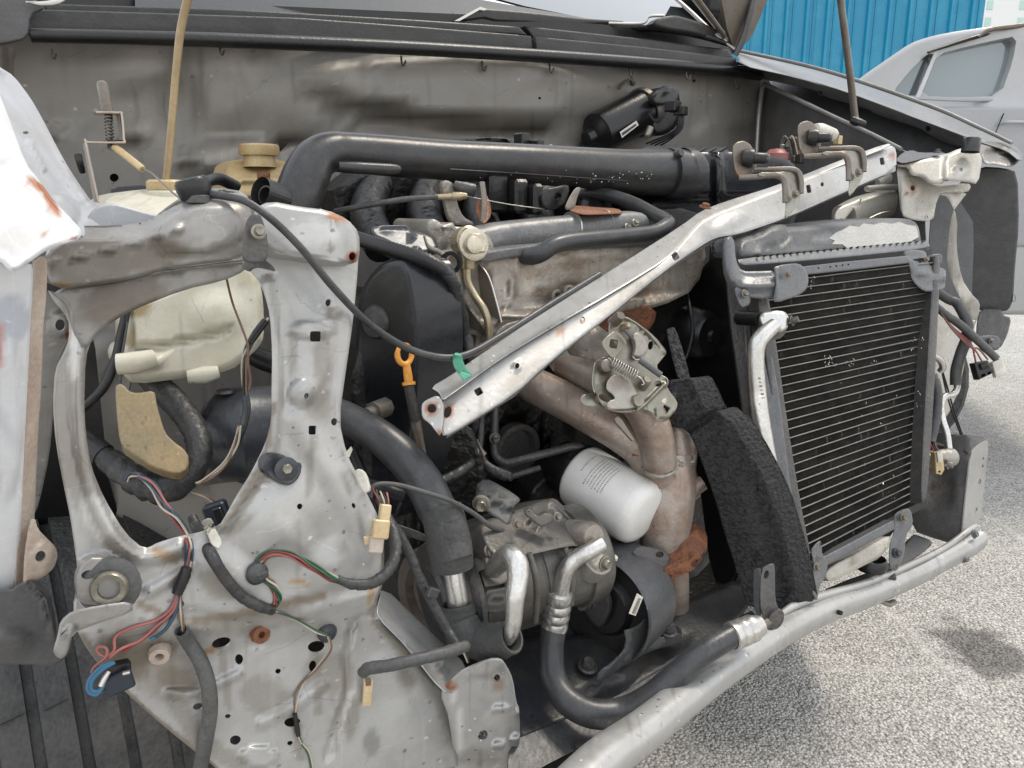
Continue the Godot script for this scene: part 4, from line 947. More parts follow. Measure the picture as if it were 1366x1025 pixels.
# ---------------------------------------------------------------- engine
func engine_block():
	var bp := pn(700, 600, 1.02, FW)
	var eng := T("engine", "dirty four cylinder engine standing across the bay behind the silver bar", "engine", Q(bp, 700, 900))
	pan("cylinder_block", "engine_dark", eng, [470, 440, 560, 400, 700, 420, 900, 380, 960, 430, 975, 640, 960, 760, 820, 800, 640, 860, 520, 860, 470, 700], bp, {"c": 12.0, "tv": -FW * 0.24, "e": 12.0, "r": [["e", 688, 590, 40, 36, 0, -0.03, 0.9], ["e", 688, 592, 52, 48, 0, 0.012, 0.85], ["r", [640, 480, 640, 720], 10, 0.015], ["r", [580, 660, 800, 640], 8, 0.012], ["e", 740, 580, 24, 60, 0, 0.012, 0.6], ["r", [560, 620, 640, 612], 3, 0.004], ["r", [560, 650, 640, 646], 3, 0.004], ["e", 860, 500, 50, 60, 0, 0.02, 0.4], ["r", [720, 640, 900, 600], 12, 0.02]]})
	var hp := pn(750, 370, 0.985, (FW * 0.97 + UP * 0.24).normalized())
	var oil := Color(0.3, 0.22, 0.15, 0.9)
	pan("cylinder_head", "dirty_alu", eng, [588, 340, 640, 328, 668, 340, 690, 330, 760, 322, 920, 312, 945, 330, 930, 385, 880, 410, 790, 428, 740, 438, 690, 444, 655, 452, 632, 420, 600, 380], hp, {"c": 8.0, "tv": -FW * 0.13, "e": 5.0, "r": [["p", 740, 412, 0.1, 1, 8, 0.018], ["r", [690, 335, 680, 400, 664, 430], 7, 0.008], ["e", 800, 370, 110, 30, -3, -0.006, 0.5], ["r", [672, 424, 720, 418, 800, 402], 6, 0.01], ["e", 640, 380, 20, 50, 0, -0.01, 0.3]],
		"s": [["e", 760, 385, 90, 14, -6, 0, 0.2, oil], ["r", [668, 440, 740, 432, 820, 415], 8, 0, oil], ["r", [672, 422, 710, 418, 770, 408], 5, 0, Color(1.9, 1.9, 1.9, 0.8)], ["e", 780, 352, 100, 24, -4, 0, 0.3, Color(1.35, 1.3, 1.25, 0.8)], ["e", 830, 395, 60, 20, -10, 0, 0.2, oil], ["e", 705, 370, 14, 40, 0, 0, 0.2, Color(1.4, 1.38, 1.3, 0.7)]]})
	# valve cover: a long half round with a cast end
	var vc := tub("valve_cover", "valve_grey", eng, [[612, 334, 0.955, 24], [660, 322, 0.99, 25], [740, 312, 1.04, 23], [834, 302, 1.11, 20], [852, 302, 1.13, 16]], {"n": 20, "sub": 4, "sq": 0.8})
	for x in [[762, 306, 1.055, 23.5], [805, 303, 1.09, 22.5]]:
		tub("seam", "cut_metal", vc, [[x[0], x[1], x[2], x[3]], [x[0] + 1.6, x[1] - 0.1, x[2] + 0.001, x[3]]], {"n": 20, "sq": 0.8})
	pan("cover_flange", "valve_grey", eng, [640, 338, 690, 330, 760, 324, 900, 314, 930, 312, 930, 322, 760, 334, 690, 342, 642, 352], pn(750, 330, 0.975, FW), {"c": 12.0, "tv": -FW * 0.1, "e": 2.5})
	pan("cover_end", "cast_alu", eng, [568, 300, 575, 292, 584, 294, 588, 300, 604, 296, 607, 303, 630, 303, 650, 312, 660, 330, 655, 352, 640, 368, 612, 362, 585, 352, 572, 335], pn(610, 330, 0.935, (FW * 0.8 - LT * 0.4).normalized()), {"c": 8.0, "tv": -FW * 0.09, "e": 6.0, "r": [["r", [590, 305, 600, 350], 6, 0.004], ["e", 596, 302, 12, 6, 0, 0.006, 0.5]]})
	var bolt_at := [[848, 297], [838, 303]]
	for q in bolt_at: bolt(eng, q[0], q[1], 1.08, 4, FW + UP * 0.6, "zinc")
	pan("head_flange", "dirty_alu", eng, [664, 440, 680, 430, 740, 421, 800, 408, 860, 396, 862, 408, 800, 424, 740, 436, 676, 456, 655, 464], pn(750, 430, 0.955, FW), {"c": 9.0, "tv": -FW * 0.05, "e": 2.5, "s": [["e", 720, 440, 60, 10, -10, 0, 0.2, oil]]})
	for q in [[742, 396, 9], [758, 390, 8]]:
		lat("stud_nut", "dull_steel", eng, P(q[0], q[1], 0.955), FW + UP * 0.2 - LT * 0.1, [-0.01, 0.0085, 0.004, 0.009, 0.005, 0.006, 0.004, 0.004, -0.01, 0.004], 14)
	pan("chain_guide", "dull_steel", eng, [638, 350, 645, 356, 656, 380, 664, 410, 668, 428, 660, 434, 652, 424, 642, 400, 636, 370], p3([640, 355, 0.92], [666, 425, 0.90], [640, 400, 0.925]), {"c": 9.0, "t": 0.002, "e": 2.0})
	tub("guide_edge", "cut_metal", eng, [[638, 350, 0.918, 1.2], [652, 370, 0.909, 1.4], [662, 402, 0.90, 1.4], [669, 430, 0.896, 1.2]], {"n": 6})
	# timing cover: rounded oval, its flat face turned left, its rim running back across the car
	var tp := pn(530, 470, 0.83, (-LT * 0.93 + FW * 0.36).normalized())
	var tcv := pan("timing_cover", "air_box_blue", eng, [472, 480, 476, 410, 486, 378, 502, 357, 520, 346, 538, 346, 550, 362, 558, 400, 562, 450, 561, 530, 553, 600, 545, 660, 530, 692, 505, 692, 488, 650, 476, 570], tp, {"c": 9.0, "sm": 2, "tv": LT * 0.052, "e": 9.0, "eh": 0.8, "h": [], "s": [["e", 520, 500, 50, 190, 0, 0, 0.2, Color(0.35, 0.35, 0.35, 0.9)]]})
	lat("hub_cap", "dusty_plastic", tcv, P(512, 428, 0.85), -LT * 0.85 + FW * 0.4, [-0.01, 0.022, 0.012, 0.020, 0.018, 0.016, 0.02, 0.0001], 20)
	tub("rib", "dusty_plastic", tcv, [[566, 424, 0.83, 2.2], [582, 420, 0.845, 2.4], [596, 418, 0.86, 2.0]], {"n": 6})
	lat("bolt_boss", "dull_steel", eng, P(500, 549, 0.80), -LT * 0.85 + FW * 0.5, [-0.02, 0.011, 0.004, 0.011, 0.004, 0.0075, 0.016, 0.0075, 0.016, 0.0001], 8)
	pan("lower_timing_cover", "engine_dark", eng, [470, 560, 560, 560, 625, 560, 650, 620, 640, 720, 600, 840, 520, 840, 470, 720], pn(560, 700, 0.9, (FW * 0.8 - LT * 0.6).normalized()), {"c": 12.0, "tv": -FW * 0.1, "e": 10.0, "r": [["r", [560, 580, 560, 760], 10, 0.01], ["r", [590, 606, 640, 604], 3, 0.004], ["r", [590, 640, 640, 636], 3, 0.004]]})
	for q in [[608, 616, 5], [600, 662, 6], [636, 600, 5], [660, 585, 6], [620, 690, 6], [604, 626, 5]]: bolt(eng, q[0], q[1], 0.925, q[2], FW - LT * 0.2, "dark_steel")
	lat("core_plug", "dark_steel", eng, P(690, 600, 0.98), FW, [-0.01, 0.034, 0.003, 0.034, 0.003, 0.027, -0.008, 0.025, -0.008, 0.0001], 28)
	# crank pulley with a rusty rim
	var pu := lat("crank_pulley", "dull_steel", eng, P(583, 800, 0.84), -LT * 0.96 + FW * 0.3, [-0.03, 0.05, -0.03, 0.060, -0.022, 0.060, -0.018, 0.054, -0.012, 0.060, -0.006, 0.054, 0.0, 0.060, 0.003, 0.058, 0.003, 0.046, -0.006, 0.042, -0.006, 0.02, 0.004, 0.018, 0.004, 0.0001], 36)
	pan("pulley_guard", "dark_steel", pu, [555, 748, 566, 738, 590, 742, 604, 770, 612, 830, 604, 850, 590, 800, 575, 764], 0.86, {"c": 10.0, "t": 0.004, "e": 3.0})
	# dark intake runners, hoses and boots behind the head
	for k in 5:
		var x := 470.0 + k * 75.0
		tub("intake_runner", "engine_dark", eng, [[x + 40, 330, 1.02 + k * 0.03, 24], [x + 20, 285, 1.08 + k * 0.035, 24], [x + 40, 240, 1.16 + k * 0.035, 23], [x + 80, 225, 1.25 + k * 0.035, 22]], {"n": 14, "sub": 5})
	pan("intake_plenum", "engine_dark", eng, [440, 230, 620, 215, 820, 220, 900, 250, 900, 340, 460, 340], pn(680, 280, 1.26, FW), {"c": 24.0, "tv": -FW * 0.06, "e": 12.0})
	pan("ignition_cap", "black_plastic", eng, [616, 190, 628, 184, 660, 182, 680, 185, 692, 196, 690, 214, 616, 214], pn(650, 195, 1.2, FW), {"c": 10.0, "tv": -FW * 0.06, "e": 6.0, "r": [["r", [620, 192, 640, 184, 676, 186], 4, 0.004], ["r", [652, 184, 640, 200], 3, 0.004], ["r", [676, 186, 686, 200], 3, 0.004]]})
	for q in [[696, 188, 16, 20], [716, 194, 14, 14], [734, 198, 12, 8]]:
		bx("sensor_plug", "black_plastic", eng, P(q[0], q[1], 1.2), frame(FW + LT * 0.2), Vector3(q[2], q[3], 18) * 0.00115, 0.002)
	lat("sensor_ring", "cut_metal", eng, P(733, 198, 1.17), FW, [0, 0.0035, 0.002, 0.0055, 0.004, 0.0055, 0.005, 0.0035], 12)
	# throttle bracket and quadrant
	pan("cable_bracket", "cast_alu", eng, [588, 244, 596, 240, 606, 246, 610, 272, 618, 290, 634, 298, 630, 302, 604, 300, 597, 288, 592, 262], pn(605, 270, 1.0, FW), {"c": 10.0, "t": 0.006, "e": 3.0})
	tub("cable_bracket", "dark_steel", eng, [[606, 246, 0.995, 5], [620, 252, 0.995, 10], [632, 254, 1.0, 9]], {"n": 10})
	tub("adjuster", "brass", eng, [[580, 263, 0.98, 4], [604, 262, 0.985, 5], [604, 262, 0.985, 6.5], [612, 262, 0.985, 6.5], [622, 261, 0.99, 4]], {"n": 6, "sub": 1})
	tub("throttle_cable", "hose_dust", eng, [[446, 282, 0.98, 3.4], [490, 274, 0.97, 3.8], [540, 266, 0.97, 4], [584, 263, 0.98, 3.4]], {"n": 8})
	tub("throttle_cable", "steel_wire", eng, [[622, 262, 0.99, 0.9], [680, 273, 1.02, 0.9], [726, 279, 1.04, 0.9]], {"n": 5})
	pan("throttle_quadrant", "black_plastic", eng, [722, 262, 730, 252, 742, 250, 758, 246, 760, 256, 752, 274, 736, 281, 724, 278], pn(740, 265, 1.04, FW), {"c": 8.0, "t": 0.008, "e": 3.0, "h": [[744, 262, 5, 5]]})
	pan("throttle_lever", "cast_alu", eng, [752, 280, 760, 262, 768, 250, 776, 250, 770, 264, 766, 280], pn(760, 265, 1.03, FW), {"c": 8.0, "t": 0.004, "e": 2.0})
	for q in [[660, 258, 30, 50], [690, 262, 22, 44], [712, 266, 16, 40]]:
		bx("throttle_body", "black_plastic", eng, P(q[0], q[1], 1.09), frame(FW), Vector3(q[2], q[3], 26) * 0.00106, 0.004)
	tub("strut", "dull_steel", eng, [[643, 243, 0.985, 4], [646, 270, 0.98, 4], [644, 296, 0.98, 4]], {"n": 8, "fl": 0.5})

func engine_fittings():
	# banjo bolt and its pipe
	var bj := T("oil_feed_pipe", "olive steel oil pipe with a big hexagonal brass banjo bolt beside the valve cover", "pipe", P(652, 460, 0.9))
	var bo := (FW * 0.85 - LT * 0.05 + UP * 0.15).normalized()
	lat("banjo_ring", "brass", bj, P(624, 322, 0.90), bo, [-0.014, 0.014, -0.012, 0.0175, 0.006, 0.0175, 0.008, 0.015], 28)
	bolt(bj, 632, 326, 0.872, 16.5, bo, "hex_pale", "bolt_head", 0.9)
	lat("bolt_face", "hex_pale", bj, P(633, 327, 0.859), bo, [-0.002, 0.0095, 0.0008, 0.0095, 0.0012, 0.009, 0.0012, 0.0001], 24)
	tub("pipe", "brass", bj, [[625, 340, 0.90, 7.5], [623, 356, 0.90, 6.5], [624, 376, 0.90, 5.4], [634, 396, 0.895, 5.4], [646, 414, 0.89, 5.4], [652, 436, 0.89, 5.2], [653, 464, 0.895, 5.2]], {"n": 12})
	lat("collar", "brass", bj, P(624, 349, 0.9), UP, [-0.008, 0.0065, -0.008, 0.009, 0.01, 0.009, 0.01, 0.0065], 16)
	pan("gasket_plate", "dirty_alu", eng_part(), [612, 446, 640, 438, 660, 440, 680, 430, 690, 440, 672, 470, 620, 480], pn(650, 455, 0.93, FW), {"c": 8.0, "tv": -FW * 0.03, "e": 3.0, "h": [[661, 452, 7, 6, 0, 1], [628, 456, 7, 10, 10, 1]]})
	# dipstick
	var dp := T("dipstick", "orange plastic dipstick ring in a rusty tube in front of the timing cover", "dipstick", P(570, 690, 0.85))
	var ring := G.new()
	var rp := []
	var rr := []
	for k in 17:
		var an := TAU * k / 16 - PI / 2
		rp.append(P(539.5 + cos(an) * 9.5, 473 + sin(an) * 13.0, 0.775 + 0.006 * cos(an))); rr.append(0.0024 if k < 4 or k > 12 else 0.003)
	sweep(ring, rp, rr, {"n": 8, "sub": 3})
	C(ring, "finger_ring", "orange", dp)
	tub("handle_neck", "orange", dp, [[542, 486, 0.776, 5], [544, 500, 0.778, 6], [545, 509, 0.779, 6], [545, 510, 0.779, 9], [545.5, 514, 0.779, 9]], {"n": 10, "sub": 1})
	tub("tube", "dark_steel", dp, [[545, 513, 0.782, 7], [550, 540, 0.79, 7], [554, 562, 0.80, 7]], {"n": 10})
	tub("tube", "dull_steel", dp, [[554, 562, 0.80, 7.6], [557, 578, 0.805, 7], [563, 610, 0.82, 6.5], [571, 650, 0.84, 6], [574, 700, 0.86, 6]], {"n": 10})
	# conduits over the timing cover
	var ch := T("engine_harness", "black taped wiring conduit draped over the top of the timing cover", "wiring harness", P(600, 380, 0.9))
	tub("conduit", "rubber", ch, [[470, 316, 0.84, 9.5], [498, 325, 0.825, 9.5], [540, 338, 0.812, 10], [572, 349, 0.808, 10.5], [594, 362, 0.812, 9]], {"rib": [0.0045, 0.05], "sub": 6})
	tub("conduit", "tape", ch, [[588, 357, 0.812, 9], [603, 374, 0.82, 8.5], [612, 400, 0.84, 7.5], [620, 440, 0.87, 7.5], [626, 470, 0.87, 8], [630, 500, 0.88, 8], [632, 560, 0.9, 7], [636, 600, 0.93, 7]], {"lump": 0.3, "n": 10})
	lat("clamp_loop", "rubber", ch, P(602, 350, 0.865), FW * 0.6 - LT * 0.7, [-0.004, 0.008, -0.004, 0.0125, 0.004, 0.0125, 0.004, 0.008, -0.004, 0.008], 18)
	tub("clamp_strap", "zinc", ch, [[566, 316, 0.9, 1.6], [572, 330, 0.885, 2], [588, 338, 0.875, 2], [598, 352, 0.87, 2], [604, 364, 0.868, 2]], {"n": 6, "fl": 2.2})
	pan("connector_block", "mount_blue", ch, [494, 306, 500, 301, 545, 300, 548, 308, 572, 312, 580, 318, 585, 332, 560, 338, 530, 330, 512, 320, 500, 316], pn(540, 320, 0.9, (FW * 0.6 + UP * 0.7).normalized()), {"c": 9.0, "t": 0.02, "e": 4.0, "r": [["r", [510, 306, 540, 305], 4, -0.005], ["r", [550, 312, 556, 334], 4, 0.004]]})
	# coolant hose
	tag(tub("coolant_hose", "hose", self, [[694, 340, 0.955, 11], [708, 342, 0.945, 12], [722, 338, 0.94, 12], [738, 328, 0.945, 11.5], [760, 322, 0.96, 11], [800, 318, 0.99, 10.5], [840, 314, 1.03, 10], [872, 310, 1.06, 10], [888, 302, 1.08, 10.5], [890, 296, 1.1, 10], [872, 286, 1.13, 9.5], [840, 270, 1.17, 9.5], [800, 258, 1.2, 9], [776, 260, 1.22, 9]], {"n": 16}), "black coolant hose bent along the front of the valve cover", "hose")
	# thin black pipe and branches low on the block
	tag(tub("coolant_pipe", "dark_steel", self, [[661, 528, 0.94, 6], [660, 560, 0.94, 6], [659, 590, 0.935, 6], [662, 610, 0.93, 6.2], [676, 618, 0.925, 6.4], [700, 612, 0.925, 6], [740, 602, 0.935, 6], [766, 596, 0.94, 6], [780, 602, 0.945, 6], [792, 610, 0.95, 6]], {"n": 10}), "thin black steel pipe bent at a right angle low on the engine block", "pipe")
	var lb := T("sensor_lead", "black sheathed sensor lead branching at the foot of the engine block", "cable", P(636, 610, 0.9))
	tub("sheath", "tape", lb, [[590, 642, 0.86, 7], [610, 632, 0.87, 7], [630, 616, 0.885, 6.5], [640, 590, 0.9, 5], [642, 550, 0.91, 4.5]], {"n": 10})
	tub("sheath", "tape", lb, [[640, 606, 0.9, 5], [648, 620, 0.895, 6], [662, 630, 0.89, 7.5], [678, 636, 0.89, 7.5], [680, 637, 0.89, 4], [720, 624, 0.9, 4]], {"n": 10})
	tub("clip", "dull_steel", lb, [[634, 588, 0.895, 4], [640, 602, 0.89, 6], [646, 608, 0.89, 5]], {"n": 6})
	tub("valve", "dark_steel", lb, [[594, 622, 0.89, 7], [612, 620, 0.892, 7], [612, 620, 0.892, 5], [626, 614, 0.895, 5], [600, 660, 0.9, 5]], {"n": 10, "sub": 1})
	# exhaust manifold
	var ex := T("exhaust_manifold", "pinkish brown exhaust manifold with welded pipes running down to a rusty flange", "exhaust manifold", P(895, 820, 0.97))
	tub("pipe", "exhaust", ex, [[690, 500, 0.97, 21], [712, 514, 0.945, 24], [748, 532, 0.925, 25], [790, 556, 0.91, 25], [830, 580, 0.905, 25], [860, 604, 0.91, 26], [878, 640, 0.92, 28]], {"n": 22})
	tub("pipe", "exhaust", ex, [[752, 488, 0.96, 18], [780, 500, 0.935, 22], [812, 514, 0.91, 23], [845, 532, 0.885, 24], [866, 560, 0.875, 25], [876, 590, 0.88, 24], [880, 622, 0.89, 23]], {"n": 22})
	tub("pipe", "exhaust", ex, [[838, 470, 0.99, 20], [870, 520, 0.97, 22], [900, 560, 0.95, 24], [906, 600, 0.945, 24], [900, 650, 0.945, 24]], {"n": 20})
	tub("pipe", "dirty_alu", ex, [[764, 440, 0.99, 28], [790, 470, 0.965, 34], [830, 480, 0.96, 30], [850, 500, 0.96, 22]], {"n": 20})
	tub("collector", "exhaust", ex, [[890, 610, 0.935, 34], [892, 650, 0.93, 37], [888, 690, 0.93, 36], [886, 724, 0.935, 32], [886, 738, 0.94, 29]], {"n": 26, "fl": 0.85})
	tub("weld_bead", "cast_alu", ex, [[858, 622, 0.892, 3], [864, 632, 0.878, 3.4], [882, 636, 0.872, 3.6], [898, 630, 0.88, 3.2], [904, 618, 0.895, 2.6]], {"n": 8, "lump": 0.5, "sub": 12})
	tub("weld_bead", "cast_alu", ex, [[900, 612, 0.905, 3], [908, 620, 0.91, 4], [924, 618, 0.92, 3], [926, 608, 0.925, 3]], {"n": 8, "lump": 0.5, "sub": 12})
	tub("weld_bead", "rust", ex, [[836, 594, 0.895, 3], [846, 606, 0.89, 3], [856, 606, 0.89, 2.6]], {"n": 8, "lump": 0.5})
	tub("sensor_boss", "exhaust", ex, [[912, 664, 0.945, 13], [926, 652, 0.945, 13], [928, 650, 0.945, 11], [938, 644, 0.945, 10]], {"n": 12, "sub": 1})
	tub("sensor_boss", "cast_alu", ex, [[765, 476, 0.958, 20], [752, 486, 0.962, 18], [744, 494, 0.966, 16]], {"n": 18})
	lat("port_flange", "rust", ex, P(686, 502, 0.955), FW * 0.7 + LT * 0.3, [-0.01, 0.024, 0.006, 0.025, 0.008, 0.021], 20)
	pan("collector_flange", "rust", ex, [872, 752, 880, 738, 906, 716, 914, 700, 924, 696, 934, 706, 934, 726, 926, 740, 914, 756, 890, 766, 876, 768], p3([880, 750, 0.905], [930, 710, 0.93], [900, 765, 0.885]), {"c": 6.0, "t": 0.012, "e": 5.0, "eh": 0.8, "r": [["e", 915, 725, 14, 20, 30, 0.008, 0.3], ["r", [878, 764, 900, 752, 924, 740], 4, 0.006]]})
	tub("downpipe", "exhaust", ex, [[894, 754, 0.955, 24], [896, 784, 0.97, 23], [896, 830, 1.0, 22], [890, 900, 1.05, 22]], {"n": 22})
	pan("support_tab", "dark_steel", ex, [842, 738, 852, 728, 868, 730, 884, 734, 896, 744, 890, 758, 876, 764, 868, 760, 856, 748], p3([850, 735, 0.885], [895, 745, 0.90], [870, 762, 0.885]), {"c": 8.0, "t": 0.004, "e": 2.5, "h": [[880, 740, 5.5, 4]]})
	for q in [[818, 428], [818, 446]]: lat("stud", "rust", ex, P(q[0], q[1], 0.99), FW, [0, 0.006, 0.016, 0.006, 0.018, 0.004, 0.018, 0.0001], 8)
	pan("heat_plate", "rust", ex, [742, 432, 780, 420, 860, 404, 880, 420, 850, 462, 800, 486, 760, 478], pn(800, 440, 1.0, FW), {"c": 10.0, "t": 0.003, "e": 4.0, "r": [["e", 800, 450, 30, 20, 0, 0.01, 0.3]]})
	# oil filter
	var fd := (FW * 0.93 + LT * 0.18 - UP * 0.26).normalized()
	var fo := P(787, 642, 0.945)
	var of := T("oil_filter", "white oil filter can with small black print beside the exhaust", "oil filter", fo)
	lat("can", "filter_white", of, fo, fd, [-0.018, 0.036, -0.014, 0.0395, -0.010, 0.0405, 0.072, 0.0405, 0.080, 0.0385, 0.085, 0.033, 0.087, 0.026, 0.0875, 0.0001], 48)
	lat("filter_base", "engine_dark", of, fo, fd, [-0.05, 0.030, -0.03, 0.034, -0.020, 0.039, -0.016, 0.039], 32)
	var lg := G.new()
	var ffr := frame(fd)
	var rng := RandomNumberGenerator.new(); rng.seed = 8
	var an0 := 0.0
	var best := -1e9
	for k in 64:      # which side of the can faces up and out
		var an := TAU * k / 64
		var rd: Vector3 = ffr.x * cos(an) + ffr.y * sin(an)
		var s := rd.dot((CAM - fo).normalized()) * 0.8 + rd.y * 0.4
		if s > best: best = s; an0 = an
	for line in 9:
		if line == 1: continue
		var t0 := 0.006 + line * 0.0042 if line > 0 else 0.003
		var a := an0 - 0.55 + (0.1 if line == 0 else 0.0)
		while a < an0 + (0.45 if line > 1 else 0.2):
			var wl := rng.randf_range(0.018, 0.05)
			for st in maxi(1, int(wl / 0.012)):
				var q := []
				for cc in [[0.0, 0.0], [0.008, 0.0], [0.008, 1.0], [0.0, 1.0]]:
					var an: float = a + st * 0.012 + cc[0]
					q.append(fo + fd * (t0 + cc[1] * rng.randf_range(0.0014, 0.0019)) + (ffr.x * cos(an) + ffr.y * sin(an)) * 0.04062)
				lg.flat(q[0], q[1], q[2], q[3], q[0] - fo)
			a += wl + 0.02
	tag(C(lg, "printed_lines", "black_wire", of), "", "", "", "stuff")
	pan("filter_bracket", "engine_dark", eng_part(), [700, 660, 760, 610, 782, 606, 780, 640, 770, 690, 720, 690], pn(740, 650, 0.97, FW), {"c": 12.0, "tv": -FW * 0.04, "e": 5.0})
	# compressor
	var ca := (LT * 0.97 + FW * 0.1 + UP * 0.05).normalized()
	var co := P(636, 782, 0.80)
	var cp := T("aircon_compressor", "grey cast aluminium air conditioning compressor low at the front of the engine", "compressor", co)
	lat("body", "comp_alu", cp, co, ca, [-0.012, 0.034, -0.01, 0.046, 0.006, 0.050, 0.055, 0.0505, 0.056, 0.0495, 0.058, 0.0495, 0.059, 0.0515, 0.112, 0.052, 0.113, 0.056, 0.135, 0.056, 0.142, 0.050, 0.143, 0.0001], 44)
	lat("clutch", "dark_steel", cp, co, ca, [-0.05, 0.0001, -0.05, 0.03, -0.046, 0.034, -0.046, 0.056, -0.04, 0.058, -0.036, 0.053, -0.031, 0.058, -0.027, 0.053, -0.022, 0.058, -0.016, 0.056, -0.016, 0.03], 40)
	pan("top_casting", "comp_alu", cp, [640, 704, 650, 694, 672, 686, 700, 678, 735, 664, 745, 668, 770, 698, 790, 706, 796, 722, 782, 730, 760, 728, 700, 742, 668, 748, 650, 730], (func(): return p3([650, 710, 0.752], [780, 715, 0.812], [700, 740, 0.742])).call(), {"c": 8.0, "tv": -FW * 0.05 - UP * 0.02, "e": 5.0, "r": [["r", [735, 668, 770, 700, 786, 716], 5, 0.006], ["e", 716, 694, 18, 10, 30, 0.006, 0.6], ["r", [690, 745, 720, 690], 3, -0.003], ["e", 690, 728, 10, 7, 10, -0.006, 0.3]]})
	pan("top_lug", "comp_alu", cp, [696, 684, 708, 678, 716, 690, 728, 684, 740, 690, 736, 698, 722, 704, 716, 700], 0.765, {"c": 8.0, "t": 0.014, "e": 3.0})
	pan("mount_bracket", "hose_dust", cp, [634, 648, 648, 638, 668, 648, 690, 662, 695, 668, 684, 676, 682, 696, 676, 702, 666, 694, 650, 684, 636, 668], p3([640, 655, 0.80], [690, 670, 0.80], [670, 698, 0.775]), {"c": 8.0, "t": 0.004, "e": 4.0, "r": [["r", [640, 652, 664, 668, 686, 676], 9, 0.008]]})
	bolt(cp, 642, 672, 0.775, 9, FW * 0.7 - LT * 0.5, "zinc", "bolt", 1.4)
	for q in [[700, 752, 0.745], [764, 738, 0.80], [690, 700, 0.755], [744, 690, 0.79]]: bolt(cp, q[0], q[1], q[2] - 0.006, 5, FW + UP * 0.4, "dull_steel")
	tub("cast_rib", "comp_alu", cp, [[706, 738, 0.742, 4], [716, 780, 0.748, 5], [714, 830, 0.765, 4]], {"n": 8})
	tub("cast_rib", "comp_alu", cp, [[754, 730, 0.785, 4], [764, 770, 0.79, 5], [762, 806, 0.80, 4]], {"n": 8})
	# suction fitting: two eared flange with a bolt
	pan("suction_flange", "cast_alu", cp, [646, 726, 652, 720, 664, 722, 668, 734, 666, 748, 676, 758, 680, 772, 670, 780, 658, 778, 650, 766, 648, 750], p3([655, 725, 0.745], [675, 740, 0.75], [660, 778, 0.745]), {"c": 8.0, "t": 0.012, "e": 3.0})
	bolt(cp, 655.5, 734, 0.738, 7.5, FW * 0.8 - LT * 0.4, "zinc")
	lat("suction_port", "comp_alu", cp, P(650, 766, 0.77), FW * 0.8 - LT * 0.45, [-0.02, 0.024, 0.008, 0.024, 0.014, 0.02, 0.02, 0.016], 24)
	lat("discharge_boss", "cast_alu", cp, P(783, 716, 0.805), FW * 0.8 + UP * 0.2, [-0.03, 0.016, 0.006, 0.016, 0.012, 0.013, 0.014, 0.0001], 22)
	pan("discharge_flange", "cast_alu", cp, [776, 742, 796, 736, 806, 740, 815, 748, 816, 760, 806, 768, 794, 766, 782, 754], p3([780, 745, 0.79], [815, 750, 0.80], [800, 766, 0.785]), {"c": 8.0, "t": 0.02, "e": 4.0})
	bolt(cp, 807, 752, 0.786, 8, FW * 0.85 + LT * 0.1, "zinc")
	pan("front_web", "comp_alu", cp, [640, 790, 690, 780, 700, 800, 692, 850, 660, 856, 640, 830], p3([645, 800, 0.748], [700, 795, 0.762], [670, 850, 0.765]), {"c": 9.0, "tv": -FW * 0.02, "e": 4.0, "h": [[662, 826, 16, 10, -6, 1]], "r": [["r", [642, 806, 696, 798], 4, 0.004], ["r", [650, 846, 692, 838], 4, 0.004]]})
	# suction hose with two foam sleeves and bare pipe
	var sh := T("suction_hose", "thick dark air conditioning hose with foam sleeves and bare aluminium pipe, left of the compressor", "hose", P(620, 870, 0.74))
	tub("hose", "hose", sh, [[440, 548, 0.80, 21], [470, 562, 0.775, 22], [505, 582, 0.755, 23], [540, 612, 0.745, 25], [566, 646, 0.74, 26], [582, 678, 0.735, 26], [590, 692, 0.735, 26]], {"n": 22})
	tub("foam_sleeve", "sleeve_foam", sh, [[588, 678, 0.733, 28], [594, 700, 0.73, 29], [600, 730, 0.73, 30], [604, 758, 0.732, 28]], {"n": 22, "open": true})
	tub("bare_pipe", "alu_pipe", sh, [[602, 748, 0.735, 14.5], [608, 785, 0.735, 14.5], [614, 825, 0.738, 14.5]], {"n": 18})
	tub("foam_sleeve", "sleeve_foam", sh, [[609, 806, 0.735, 23], [612, 826, 0.735, 24], [622, 846, 0.73, 25], [642, 856, 0.725, 25], [664, 856, 0.715, 24], [683, 850, 0.705, 22]], {"n": 22, "open": true, "lump": 0.12})
	tub("bare_pipe", "alu_pipe", sh, [[676, 853, 0.71, 10], [684, 836, 0.70, 11], [687, 800, 0.695, 13], [691, 768, 0.70, 15], [688, 748, 0.705, 15.5], [676, 742, 0.72, 15], [656, 762, 0.755, 13]], {"n": 18})
	# discharge hose
	var dh := T("discharge_hose", "dark rubber hose looping below the compressor between two crimped aluminium ferrules", "hose", P(800, 955, 0.78))
	tub("bare_pipe", "alu_pipe", dh, [[802, 726, 0.785, 11], [786, 736, 0.778, 11.5], [768, 746, 0.78, 11.5], [756, 760, 0.78, 11.5], [750, 780, 0.785, 11.5], [748, 796, 0.79, 11.5]], {"n": 18})
	var fa := P(747, 790, 0.79)
	var fb := P(739, 838, 0.805)
	var fx := (fb - fa).normalized()
	var fl := fa.distance_to(fb)
	lat("ferrule", "alu_pipe", dh, fa, fx, [-0.002, 0.009, 0.0, 0.0135, 0.006, 0.0145, fl * 0.28, 0.0125, fl * 0.36, 0.0145, fl * 0.46, 0.0145, fl * 0.52, 0.0125, fl * 0.6, 0.0145, fl * 0.7, 0.0145, fl * 0.76, 0.0125, fl * 0.83, 0.0142, fl * 0.98, 0.0142, fl, 0.013], 30)
